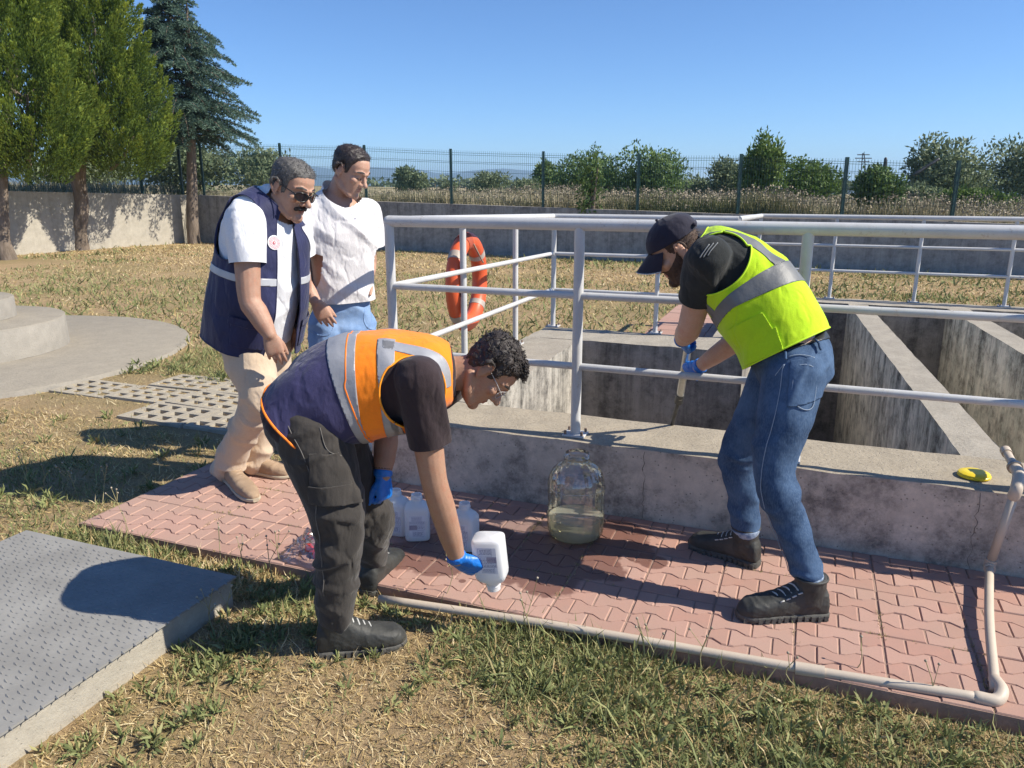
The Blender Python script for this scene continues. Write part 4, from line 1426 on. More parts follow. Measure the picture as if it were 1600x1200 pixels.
# ================================================================ THINGS
# ---- life ring on the railing's left run
M_ring = simple("orange_plastic", (0.72, 0.115, 0.035), (0.62, 0.10, 0.035), 4, 0.42, 50, 0.1)
M_band = simple("reflective_tape", (0.46, 0.40, 0.35), (0.36, 0.30, 0.26), 14, 0.55)
M_black = simple("black_rubber", (0.02, 0.02, 0.022), (0.03, 0.03, 0.032), 12, 0.6)
rc = W(-.52, 1.43, .905)
RR, rr_ = .280, .060
rx_ = nrm(E1 * 1.0 + E2 * .10)                 # axis of the ring
ry_ = nrm(E2 - rx_ * float(E2 @ rx_)); rz_ = np.cross(rx_, ry_)
ring = empty("life_ring", rc, "orange life ring hanging on the white railing above the lawn", "life ring")
def torus_part(a0, a1, R_, r_, nseg, m=18, full=False, rs=1.0):
    V = []; F = []
    ang = np.linspace(a0, a1, nseg + (0 if full else 1), endpoint=not full)
    for a in ang:
        d = ry_ * math.cos(a) + rz_ * math.sin(a)
        for k_ in range(m):
            b_ = 2 * math.pi * k_ / m
            V.append(rc + d * (R_ + r_ * math.cos(b_)) + rx_ * (r_ * rs * math.sin(b_)))
    n = len(ang)
    for i in range(n if full else n - 1):
        i2 = (i + 1) % n
        for k_ in range(m):
            k2 = (k_ + 1) % m
            F.append((i * m + k_, i2 * m + k_, i2 * m + k2, i * m + k2))
    return V, F
V, F = torus_part(0, 2 * math.pi, RR, rr_, 72, full=True, rs=.92)
obj("ring_body", V, F, M_ring, ring)
for a in (40, 140, 222, 318):
    V, F = torus_part(R(a - 5), R(a + 5), RR, rr_ + .0025, 5, rs=.92)
    obj("reflective_band", V, F, M_band, ring)
V, F = torus_part(R(95), R(112), RR, rr_ + .004, 4, rs=.92)
obj("strap", V, F, simple("faded_strap", (0.40, 0.07, 0.03), (0.3, 0.06, 0.03), 30, 0.8), ring)
c = rc + (ry_ * math.cos(R(188)) + rz_ * math.sin(R(188))) * RR + rx_ * rr_ * .93
V, F = box(c, ry_ * .028, rz_ * .02, rx_ * .004)
obj("buckle", V, F, M_black, ring, smooth=False, bevel=.002)
V, F = tube([W(-.40, 1.43, 1.045), rc + rz_ * (RR + .03) + E1 * .02, rc + rz_ * (RR + .0)], .006, 6, sub=4)
obj("hook", V, F, M_rust, ring)

# ---- beige drain pipe
M_pvc = simple("weathered_beige_pvc", (0.55, 0.465, 0.37), (0.47, 0.39, 0.31), 3, 0.55, 60, 0.15, space="World")
p0 = W(.22, -1.075, -.012)
pipe = empty("drain_pipe", p0, "beige plastic drain pipe along the path's edge and up over the wall", "pipe")
pm = gp(1265, 1047, .004); p1 = gp(1556, 1094, .012)
r_p = .0158
V, F = tube([p0, W(.9, -1.022, -.004), pm, p1], r_p, 14, sub=6, round_ends=False); obj("pipe_run", V, F, M_pvc, pipe)
dd_ = nrm(p1 - pm)
V, F = tube([pm - dd_ * .045, pm + dd_ * .045], r_p + .0055, 16, round_ends=False); obj("coupling", V, F, M_pvc, pipe, auto=40)
pa = at(1546, 884, 2.83); pb = at(1586, 770, 2.80)
V, F = tube([p1 - dd_ * .05, p1, p1 + np.array((.035, .03, .012)), p1 + (pa - p1) * .12], r_p + .004, 16, sub=5); obj("elbow", V, F, M_pvc, pipe)
mid_ = p1 * .5 + pa * .5 + np.array((-.012, .0, .012))
V, F = tube([p1 + (pa - p1) * .06, mid_, pa], r_p, 14, sub=8, round_ends=False); obj("pipe_riser", V, F, M_pvc, pipe)
du = nrm(pb - pa)
V, F = tube([pa - nrm(pa - p1) * .03, pa, pa + du * .03], r_p + .006, 16, sub=4, round_ends=False); obj("coupling", V, F, M_pvc, pipe, auto=40)
V, F = tube([pa, pb], r_p + .001, 14, round_ends=False); obj("pipe_riser", V, F, M_pvc, pipe)
pc_ = at(1592, 742, 2.86); pd_ = at(1571, 704, 3.06)
V, F = tube([pb - du * .015, pb + du * .02, pc_, pc_ + (pd_ - pc_) * .25], r_p + .007, 16, sub=6); obj("elbow", V, F, M_pvc, pipe)
V, F = tube([pc_, pd_], r_p + .001, 14, round_ends=False); obj("pipe_outlet", V, F, M_pvc, pipe)
V, F = tube([pd_ - nrm(pd_ - pc_) * .03, pd_ + nrm(pd_ - pc_) * .005], r_p + .005, 16, round_ends=False); obj("pipe_collar", V, F, M_pvc, pipe, auto=40)
q_ = pc_ + (pd_ - pc_) * .3; ax = nrm(pd_ - pc_)
V, F = lathe(q_ - ax * .008, [(r_p + .004, 0), (r_p + .0125, .002), (r_p + .0125, .014), (r_p + .004, .016)], 20, ax)
obj("hose_clamp", V, F, simple("dull_steel", (0.35, 0.33, 0.30), (0.2, 0.18, 0.16), 30, 0.4, metal=0.8), pipe, auto=40)

# ---- plastic bottles with printed labels
def hdpe():
    m, t, b = nodes("milky_plastic")
    b.inputs["Base Color"].default_value = (0.86, 0.865, 0.87, 1)
    b.inputs["Roughness"].default_value = 0.38
    b.inputs["Subsurface Weight"].default_value = 0.25
    b.inputs["Subsurface Radius"].default_value = (1, 1, 1)
    b.inputs["Subsurface Scale"].default_value = 0.03
    tr = t.nodes.new("ShaderNodeBsdfTranslucent"); tr.inputs[0].default_value = (0.9, 0.9, 0.9, 1)
    mx = t.nodes.new("ShaderNodeMixShader"); mx.inputs[0].default_value = 0.35
    lnk(t, b.outputs[0], mx.inputs[1]); lnk(t, tr.outputs[0], mx.inputs[2])
    lnk(t, mx.outputs[0], t.nodes["Material Output"].inputs[0])
    return m
M_hdpe = hdpe()
M_label = simple("printed_label_paper", (0.78, 0.78, 0.82), (0.72, 0.72, 0.78), 30, 0.5)
M_ink = simple("dark_blue_print", (0.10, 0.11, 0.22), (0.16, 0.15, 0.25), 30, 0.6)
M_tint = simple("mauve_print", (0.38, 0.33, 0.40), (0.45, 0.40, 0.46), 30, 0.6)
def bottle(base, yaw, label, up=None, w_=.056, d_=.043, h_=.152, xax=None, group="white sample bottles"):
    up = EZ if up is None else nrm(up)
    x = np.array((math.cos(yaw), math.sin(yaw), 0)) if xax is None else nrm(xax)
    x = nrm(x - up * float(x @ up)); y = np.cross(up, x)
    b = empty("sample_bottle", base, label, "bottle", group)
    base = np.asarray(base, float)
    secs = []
    for (z, s, p) in ((0.0, .90, 5), (.004, .97, 5.5), (.012, 1, 6), (h_ - .012, 1, 6), (h_, .985, 5), (h_ + .014, .86, 3.6), (h_ + .026, .62, 2.6)):
        secs.append((base + up * z, x * w_ * s, y * d_ * s, p))
    nr = .024
    for (z, r) in ((h_ + .031, nr * 1.12), (h_ + .034, nr), (h_ + .040, nr), (h_ + .041, nr * 1.10), (h_ + .044, nr * 1.10), (h_ + .046, nr), (h_ + .060, nr), (h_ + .060, nr * .82), (h_ + .02, nr * .78)):
        secs.append((base + up * z, x * r, y * r, 2.0))
    V, F = loft(secs, 48, cap=False)
    nb_ = len(V); V = np.concatenate([V, [base]])
    F = F + [(nb_, (j + 1) % 48, j) for j in range(48)]
    obj("bottle_body", V, F, M_hdpe, b, auto=50)
    # label: framed text block, a band and smaller boxes, on the side facing -y
    o = base - y * (d_ + .0006)
    def patch(x0, x1, z0, z1, k_, m, nm, par):
        V, F = box(o + x * (x0 + x1) / 2 + up * (z0 + z1) / 2 - y * k_ * .0004, x * (x1 - x0) / 2, y * .0003, up * (z1 - z0) / 2)
        return obj(nm, V, F, m, par, smooth=False)
    lab = patch(-.036, .036, .022, .125, 0, M_label, "label", b)
    S = Soup()
    def add(x0, x1, z0, z1, k_=1):
        S.add(*box(o + x * (x0 + x1) / 2 + up * (z0 + z1) / 2 - y * k_ * .0005, x * (x1 - x0) / 2, y * .0003, up * (z1 - z0) / 2))
    def frame(x0, x1, z0, z1, t=.0007):
        add(x0, x1, z0, z0 + t); add(x0, x1, z1 - t, z1); add(x0, x0 + t, z0 + t, z1 - t); add(x1 - t, x1, z0 + t, z1 - t)
    frame(-.025, .022, .100, .121); frame(-.035, .035, .058, .098); frame(-.020, .030, .026, .054)
    rr2 = random.Random(3)
    for zz in (.105, .110, .115, .064, .070, .076, .082, .088, .093, .031, .036, .041, .046):
        xx = -.022 if zz > .1 else (-.032 if zz > .056 else -.017)
        xe = .018 if zz > .1 else (.032 if zz > .056 else .026)
        while xx < xe - .004:
            l = rr2.uniform(.003, .009); l = min(l, xe - xx)
            add(xx, xx + l, zz, zz + .0019, 2); xx += l + .0022
    V, F = S.arr()
    tag(obj("print", V, F, M_ink, lab, smooth=False), kind="stuff")
    patch(-.034, .0, .059, .080, 1.6, M_tint, "print_band", lab)
    return b
yaw0 = BANG
bottle(gp(621, 832, 0), yaw0 + .12, "white plastic bottle farthest left of those standing on the path")
bottle(gp(653, 840, 0), yaw0 + .45, "white plastic bottle standing second from left, beside the bent man's forearm")
bottle(gp(727, 855, 0), yaw0 - .05, "white plastic bottle standing alone just behind the held one")
hb_up = nrm(np.array((.10, .04, -1.0)))
hb_base = at(762, 838, 2.50)
bottle(hb_base, 0, "white labelled bottle held upside down in a blue glove", up=hb_up, xax=(-1.0, .22, 0.0))

# ---- big clear jug with a little murky water
def clear_plastic(name, tint, refl=0.12, rough=0.06):
    m, t, b = nodes(name)
    t.nodes.remove(b)
    tr = t.nodes.new("ShaderNodeBsdfTransparent"); tr.inputs[0].default_value = (*tint, 1)
    gl = t.nodes.new("ShaderNodeBsdfGlossy"); gl.inputs["Roughness"].default_value = rough
    lw = t.nodes.new("ShaderNodeLayerWeight"); lw.inputs[0].default_value = 0.28
    ad = t.nodes.new("ShaderNodeMath"); ad.operation = 'MULTIPLY_ADD'
    lnk(t, lw.outputs["Fresnel"], ad.inputs[0]); ad.inputs[1].default_value = 0.75; ad.inputs[2].default_value = refl * .4
    mx = t.nodes.new("ShaderNodeMixShader")
    lnk(t, ad.outputs[0], mx.inputs[0]); lnk(t, tr.outputs[0], mx.inputs[1]); lnk(t, gl.outputs[0], mx.inputs[2])
    lnk(t, mx.outputs[0], t.nodes["Material Output"].inputs[0])
    nz = t.nodes.new("ShaderNodeTexNoise"); nz.inputs["Scale"].default_value = 26
    co = t.nodes.new("ShaderNodeTexCoord"); lnk(t, co.outputs["Object"], nz.inputs["Vector"])
    bp = t.nodes.new("ShaderNodeBump"); bp.inputs["Strength"].default_value = 0.35; bp.inputs["Distance"].default_value = 0.01
    lnk(t, nz.outputs["Fac"], bp.inputs["Height"]); lnk(t, bp.outputs[0], gl.inputs["Normal"])
    return m
M_clear = clear_plastic("clear_plastic", (0.95, 0.96, 0.97), 0.3)
def murky():
    m, t, b = nodes("murky_water")
    b.inputs["Base Color"].default_value = (0.66, 0.64, 0.50, 1)
    b.inputs["Roughness"].default_value = 0.08
    tr = t.nodes.new("ShaderNodeBsdfTransparent"); tr.inputs[0].default_value = (0.93, 0.915, 0.80, 1)
    mx = t.nodes.new("ShaderNodeMixShader"); mx.inputs[0].default_value = 0.6
    lnk(t, b.outputs[0], mx.inputs[1]); lnk(t, tr.outputs[0], mx.inputs[2])
    lnk(t, mx.outputs[0], t.nodes["Material Output"].inputs[0])
    return m
jc = gp(899, 836, 0.0)
jug = empty("water_jug", jc, "large clear ribbed jug with some murky water, standing on the path", "jug")
prof = [(.001, .006), (.06, .004), (.088, .003), (.100, .010), (.108, .03), (.110, .06), (.110, .100), (.108, .13), (.1085, .20), (.110, .215), (.1085, .23), (.1085, .265), (.104, .29), (.092, .32), (.070, .345), (.051, .357), (.048, .362), (.050, .366), (.046, .369), (.0475, .376), (.0515, .379), (.0515, .383), (.0475, .386), (.0475, .398), (.0445, .399)]
V, F = lathe(jc, prof, 72)
rel = V - jc; ang = np.arctan2(rel[:, 1], rel[:, 0]); zz = rel[:, 2]
V[:, 0] = jc[0] + rel[:, 0] * 1.16; V[:, 1] = jc[1] + rel[:, 1] * 1.16
rib = (.0026 * np.cos(ang * 18)) * ((zz > .02) & (zz < .34)) * np.interp(zz, [0, .11, .15, .2, .26, .34], [.6, 1, .3, .6, 1.0, .8])
rl = np.hypot(rel[:, 0], rel[:, 1]) + 1e-6
dent = .004 * vnoise(rel * 14, 6) * ((zz > .1) & (zz < .3))
V[:, 0] += rel[:, 0] / rl * (rib + dent); V[:, 1] += rel[:, 1] / rl * (rib + dent)
F = [f for f in F if len(f) == 4 or jc[2] + .1 > V[f[0]][2]]
obj("jug_body", V, F, M_clear, jug)
for z in (.139, .242):
    V, F = lathe(jc, [(.127, z), (.1305, z + .003), (.127, z + .006)], 60); obj("jug_rib", V, [f for f in F if len(f) == 4], M_clear, jug)
V, F = lathe(jc, [(.001, .008), (.099, .008), (.114, .014), (.121, .034), (.1235, .06), (.1235, .098), (.121, .0985), (.001, .0985)], 60)
obj("murky_water", V, F, murky(), jug, auto=40)

# ---- yellow screw lid on the wall
M_yel = simple("yellow_plastic", (0.80, 0.60, 0.02), (0.72, 0.52, 0.02), 6, 0.4)
lc = W(*((gp(1522, 742, .36) - O0) @ np.stack([E1, E2], 1)), .3535)
V, F = lathe(lc, [(.0005, 0), (.060, 0), (.064, .003), (.064, .010), (.060, .013), (.060, .017), (.046, .023), (.030, .0235), (.0005, .0235)], 48)
rel = V - lc; ang = np.arctan2(rel[:, 1], rel[:, 0])
V[:, :2] *= 1
gr = 1 - .018 * (np.cos(ang * 24) > .3) * (rel[:, 2] < .012)
V[:, 0] = lc[0] + rel[:, 0] * gr; V[:, 1] = lc[1] + rel[:, 1] * gr
tag(obj("jug_lid", V, F, M_yel, auto=35, loc=lc), "yellow plastic screw lid lying on the concrete wall by the pipe", "lid")

# ---- crumpled clear bag with red caps
M_bag = clear_plastic("thin_clear_bag", (0.95, 0.95, 0.96), .35, .12)
bc = gp(522, 868, 0.0)
bag = empty("plastic_bag", bc, "crumpled clear plastic bag holding red caps, behind the bent man's legs", "bag")
nu, nv = 46, 30
V = []
for i in range(nu):
    for j in range(nv):
        s, t_ = i / (nu - 1), j / (nv - 1)
        p = bc + E1 * (s - .45) * .50 + E2 * (t_ - .5) * .26
        e = min(1, 5 * min(s, 1 - s)) * min(1, 4 * min(t_, 1 - t_))
        V.append(p + EZ * (.003 + .062 * e))
V = np.array(V)
h_ = np.abs(vnoise(V * np.array((17, 17, 0)) + 3, 41)) + .5 * np.abs(vnoise(V * np.array((45, 45, 0)), 42))
V[:, 2] = .0035 + (V[:, 2] - .003) * (.35 + 1.5 * h_)
V[:, 0] += .02 * vnoise(V * 12, 43); V[:, 1] += .02 * vnoise(V * 12, 44)
F = [(i * nv + j, (i + 1) * nv + j, (i + 1) * nv + j + 1, i * nv + j + 1) for i in range(nu - 1) for j in range(nv - 1)]
obj("film", V, F, M_bag, bag, smooth=False)
M_red = simple("red_plastic", (0.72, 0.045, 0.03), (0.6, 0.04, 0.03), 8, 0.4)
for i, (u, v, z, tl) in enumerate(((486, 858, .012, .2), (495, 866, .010, 1.1), (503, 856, .014, .5), (590, 862, .010, .8))):
    c = gp(u, v, z)
    ax = nrm(np.array((math.sin(tl), -.4 * math.sin(tl), math.cos(tl))))
    V, F = lathe(c, [(.0005, .018), (.022, .018), (.0255, .016), (.0265, 0), (.023, 0), (.022, .014), (.0005, .014)], 28, ax)
    nm = ("red screw cap leaning lowest in the bag's left end", "red screw cap tilted upright nearest the grass", "red screw cap lying highest in the bag", "red screw cap alone at the bag's right end")[i]
    tag(obj("bottle_cap", V, F, M_red, auto=40, loc=c), nm, "cap", "red caps in the bag")

# ---- sampling pole held over the basin
M_steel = simple("brushed_aluminium", (0.55, 0.54, 0.50), (0.42, 0.41, 0.38), 30, 0.35, metal=0.85)
M_dark = simple("dark_steel", (0.10, 0.10, 0.10), (0.06, 0.06, 0.06), 20, 0.45, metal=0.6)
g1 = at(1080, 512, 3.47); g2 = at(1062, 622, 3.66); g3 = at(1050, 664, 3.80)
pole = empty("sampling_pole", g1, "metal sampling pole held by the capped man, dipping into the basin", "pole")
V, F = tube([g1, g2], .0185, 16, round_ends=False); obj("pole_handle", V, F, M_steel, pole, auto=40)
V, F = tube([g2 - (g2 - g1) * .06, g2 + (g3 - g2) * .15], .021, 16, round_ends=False); obj("pole_clamp", V, F, M_dark, pole, auto=40)
V, F = tube([g2, g2 + (g3 - g2) * 6.0], .0105, 12); obj("pole_rod", V, F, M_dark, pole, auto=40)

# ---- broken posts and a pylon beyond the fence
def slanted(p, q, r, label):
    V, F = tube([p, (p + q) / 2 + np.array((.03, 0, .02)), q], [r, r * .9, r * .7], 8, sub=3)
    V = V + np.stack([vnoise(V * 9, 1)] * 3, 1) * .012
    tag(obj("broken_post", V, F, M_dark, loc=p), label, "post", "broken posts beyond the fence")
slanted(at(1376, 276, 17.5), at(1384, 248, 17.5), .05, "dark broken post poking up steeply behind the fence")
slanted(at(1430, 272, 17.8), at(1466, 249, 17.8), .045, "dark broken post leaning far over before the willow")
pb_ = at(1349, 300, 140)
pyl = empty("power_pylon", pb_, "tiny lattice power pylon far away on the horizon", "pylon")
S = Soup()
top = at(1349, 240, 140)
for sx in (-1, 1):
    S.add(*tube([pb_ + np.array((sx * .7, 0, 0)), top + np.array((sx * .12, 0, 0))], .09, 5))
for f_ in np.linspace(.1, .95, 8):
    q = pb_ * (1 - f_) + top * f_
    w0 = .7 - .58 * f_
    S.add(*tube([q + np.array((-w0, 0, 0)), q + np.array((w0 * .8, 0, .6))], .05, 4))
V, F = S.arr(); obj("mast", V, F, M_dark, pyl, smooth=False)
for f_, l in ((.97, 1.0), (.88, 1.4), (.79, 1.0)):
    q = pb_ * (1 - f_) + top * f_
    V, F = tube([q + np.array((-l, 0, 0)), q + np.array((l, 0, 0))], .09, 5); obj("cross_arm", V, F, M_dark, pyl, smooth=False)
# ================================================================ PEOPLE
def skin(name, c1, c2):
    m, t, b = nodes(name)
    co = tex_coord(t)
    c = mix(t, ramp(t, noise(t, co, 13, 6, 0.7), [(0.35, 0.0), (0.66, 1.0)]), c1, c2)
    c = mix(t, ramp(t, noise(t, co, 34, 4, 0.7), [(0.5, 0.0), (0.72, 0.45)]), c, (c1[0] * .95, c1[1] * .62, c1[2] * .55))
    c = mix(t, ramp(t, noise(t, co, 240, 3, 0.7), [(0.45, 0.0), (0.75, 0.35)]), c, tuple(q * .6 for q in c2))
    lnk(t, c, b.inputs["Base Color"])
    b.inputs["Roughness"].default_value = 0.52; b.inputs["Specular IOR Level"].default_value = 0.35
    b.inputs["Subsurface Weight"].default_value = 0.1; b.inputs["Subsurface Radius"].default_value = (0.9, 0.35, 0.2); b.inputs["Subsurface Scale"].default_value = 0.01
    bump(t, b, noise(t, co, 150, 5, 0.7), 0.3, 0.003)
    return m
M_hairb = simple("black_hair", (0.018, 0.013, 0.012), (0.042, 0.032, 0.028), 60, 0.62, 240, 0.5, 0.003)
M_hairg = simple("greying_hair", (0.040, 0.037, 0.036), (0.13, 0.125, 0.12), 90, 0.6, 260, 0.5, 0.003, stretch=(1, 1, 3))
M_beard = simple("dark_stubble", (0.05, 0.032, 0.025), (0.09, 0.055, 0.042), 90, 0.8, 300, 0.5, 0.002)
M_eye = simple("eye_white", (0.6, 0.57, 0.54), (0.5, 0.47, 0.45), 20, 0.25)
M_iris = simple("dark_iris", (0.02, 0.012, 0.008), (0.03, 0.018, 0.012), 60, 0.2)
M_glove = simple("blue_nitrile", (0.012, 0.18, 0.62), (0.010, 0.13, 0.50), 20, 0.38, 55, 0.35, 0.006)
M_strip = simple("silver_reflective_tape", (0.33, 0.335, 0.36), (0.27, 0.275, 0.30), 16, 0.42, 70, 0.3, 0.004)
M_strip2 = simple("grey_reflective_tape", (0.155, 0.16, 0.165), (0.12, 0.125, 0.13), 16, 0.5, 70, 0.3, 0.004)
M_soleb = simple("dark_rubber_sole", (0.055, 0.055, 0.05), (0.10, 0.095, 0.085), 22, 0.8, 60, 0.5, 0.006)
M_boot = simple("dusty_black_leather", (0.018, 0.019, 0.018), (0.05, 0.05, 0.046), 11, 0.62, 90, 0.4, 0.004)
M_lace = simple("pale_laces", (0.58, 0.58, 0.56), (0.42, 0.42, 0.41), 40, 0.8)

class Head:
    """head frame: x to the person's right, y forward, z up, metres from the ear's middle"""
    def __init__(s, c, up, fwd, k=1.0):
        s.c = np.asarray(c, float)
        s.u = nrm(up); f = nrm(fwd)
        s.f = nrm(f - s.u * float(f @ s.u)); s.r = np.cross(s.f, s.u); s.k = k
    def __call__(s, x, y, z):
        return s.c + s.k * (s.r * x + s.f * y + s.u * z)
    def v(s, x, y, z): return s.k * (s.r * x + s.f * y + s.u * z)
    def loc(s, V):
        q = (V - s.c) / s.k
        return np.stack([q @ s.r, q @ s.f, q @ s.u], 1)

HT = ((-.118, .066, .030, .020), (-.108, .080, .008, .034), (-.086, .084, -.028, .049), (-.063, .085, -.055, .058), (-.038, .086, -.074, .0645),
      (-.010, .084, -.087, .069), (.007, .078, -.093, .0705), (.030, .087, -.098, .072), (.055, .084, -.100, .0735), (.080, .071, -.094, .069),
      (.100, .046, -.074, .056), (.112, .014, -.042, .032), (.117, -.004, -.024, .010))
def head_prims(S, h, nose=1.0, ears=True, chin=1.0):
    secs = []
    for z, f, b, w_ in HT:
        secs.append((h(0, (f + b) / 2, z), h.v(w_, 0, 0), h.v(0, (f - b) / 2, 0), 2.25))
    S.add(*loft(secs, 28))
    S.add(*tube([h(0, .080, .016), h(0, .094, -.008), h(0, .080 + .028 * nose, -.028)], [.0085 * h.k, .0095 * h.k, .0125 * h.k], 12))
    for sx in (-1, 1):
        S.add(*ball(h(sx * .0125, .093, -.034), .0092 * h.k))
        S.add(*tube([h(sx * .052, .062, .024), h(sx * .034, .080, .030), h(sx * .010, .088, .024)], [.008 * h.k, .0095 * h.k, .008 * h.k], 10))
        S.add(*ellip(h(sx * .045, .058, -.018), (h.v(.020, 0, 0), h.v(0, .022, 0), h.v(0, 0, .018))))
        S.add(*ball(h(sx * .031, .0705, .006), .0135 * h.k))
        S.add(*tube([h(sx * .060, -.02, -.05), h(sx * .053, .018, -.082), h(sx * .028, .058, -.102)], [.018 * h.k, .017 * h.k, .016 * h.k], 10))
        if ears:
            S.add(*ellip(h(sx * .0785, -.012, -.004), (h.v(.006 * sx, .003, 0), h.v(0, .016, .002), h.v(0, -.003, .028))))
            arc = [h(sx * .079, .004, .006), h(sx * .086, .001, .024), h(sx * .091, -.014, .032), h(sx * .094, -.029, .019), h(sx * .092, -.029, -.004), h(sx * .085, -.017, -.024), h(sx * .079, -.003, -.034)]
            S.add(*tube(arc, [.004 * h.k, .0042 * h.k, .0046 * h.k, .0046 * h.k, .0044 * h.k, .005 * h.k, .006 * h.k], 8, sub=3))
    S.add(*ball(h(0, .074, -.100), .021 * chin * h.k))
    S.add(*ellip(h(0, .085, -.0555), (h.v(.021, 0, 0), h.v(0, .0085, 0), h.v(0, 0, .0055))))
    S.add(*ellip(h(0, .0835, -.068), (h.v(.018, 0, 0), h.v(0, .0085, 0), h.v(0, 0, .006))))

def hand_prims(S, wrist, f, n, side, curls, infl=0.0, k=.93, spread=.06, thumb=(.6, .75, .35)):
    """wrist point, f finger direction, n palm direction, side +1 right hand / -1 left hand; curls per finger (3 bends)"""
    f = nrm(f); n = nrm(np.asarray(n) - f * float(np.asarray(n) @ f)); t = np.cross(f, n) * side
    w0 = np.asarray(wrist, float)
    secs = []
    for x, a, b_ in ((-.02, .027, .021), (.0, .029, .020), (.025, .037, .0185), (.055, .042, .0165), (.085, .042, .0135), (.098, .037, .010)):
        secs.append((w0 + f * x * k, t * (a * k + infl), n * (b_ * k + infl), 2.8))
    S.add(*loft(secs, 20))
    L = (.070, .079, .073, .057)
    for i in range(4):
        off = (.030 - .0205 * i) * k
        b0 = w0 + f * (.088 - (.003, 0, .004, .012)[i]) * k + t * off
        d = nrm(f + t * spread * (1.5 - i) * .9)
        P = [b0 - d * .02, b0]; ang = 0
        rr = (.0094, .0097, .0092, .0082)[i] * k + infl
        p = b0
        for j, fr in enumerate((.45, .31, .24)):
            ang += curls[i][j]
            q = d * math.cos(ang) + n * math.sin(ang)
            p = p + q * L[i] * fr * k
            P.append(p)
        S.add(*tube(P, [rr, rr * 1.02, rr * .98, rr * .9, rr * .72], 10, sub=2))
    tb = w0 + f * .022 * k + t * .022 * k
    td = nrm(f * thumb[0] + t * thumb[1] + n * thumb[2])
    td2 = nrm(f * (thumb[0] + .35) + t * (thumb[1] - .25) + n * thumb[2])
    P = [tb, tb + td * .042 * k, tb + td * .042 * k + td2 * .034 * k, tb + td * .042 * k + td2 * .034 * k + nrm(td2 + f * .2 + n * .1) * .026 * k]
    S.add(*tube(P, [.0145 * k + infl, .0125 * k + infl, .0108 * k + infl, .0085 * k + infl], 12, sub=2))

def spine_coords(V, sp):
    """sp: list of (centre, right, hw, hd). returns distance along, sideways (+ right) and forward of the spine"""
    C = np.array([s[0] for s in sp]); Rt = np.array([nrm(s[1]) for s in sp])
    best = np.full(len(V), 1e9); S_ = np.zeros(len(V)); Lq = np.zeros(len(V)); Dq = np.zeros(len(V))
    acc = 0
    for i in range(len(C) - 1):
        e = C[i + 1] - C[i]; l = np.linalg.norm(e); t_ = e / l
        q = V - C[i]
        x = q @ t_ / l
        xc = np.clip(x, 0 if i else -3, 1 if i < len(C) - 2 else 4)
        cen = C[i] + xc[:, None] * e
        rt = Rt[i] * (1 - np.clip(xc, 0, 1))[:, None] + Rt[i + 1] * np.clip(xc, 0, 1)[:, None]
        d = np.linalg.norm(V - cen, axis=1)
        m = d < best
        best[m] = d[m]
        S_[m] = (acc + xc * l)[m]
        Lq[m] = ((V - cen) * rt).sum(1)[m]
        fw = np.cross(t_, rt)
        Dq[m] = ((V - cen) * fw).sum(1)[m]
        acc += l
    return S_, Lq, Dq
def spine_len(sp, i):
    return sum(np.linalg.norm(np.asarray(sp[j + 1][0]) - np.asarray(sp[j][0])) for j in range(i))
def torso_loft(sp, gw=0.0, gd=0.0, sub=3, p=2.35, sag=0.0):
    C = [np.asarray(s[0], float) for s in sp]
    rt = np.array([nrm(s[1]) for s in sp]); hw = [s[2] for s in sp]; hd = [s[3] for s in sp]
    P = catmull(C, sub); m = len(P)
    x = np.linspace(0, len(C) - 1, m); k_ = np.arange(len(C))
    T = np.gradient(np.array(P), axis=0)
    secs = []
    for i in range(m):
        r_ = nrm([np.interp(x[i], k_, rt[:, j]) for j in range(3)])
        t_ = nrm(T[i]); r_ = nrm(r_ - t_ * float(r_ @ t_))
        f_ = np.cross(t_, r_)
        secs.append((P[i] - EZ * sag, r_ * (np.interp(x[i], k_, hw) + gw), f_ * (np.interp(x[i], k_, hd) + gd), p))
    return loft(secs, 32)

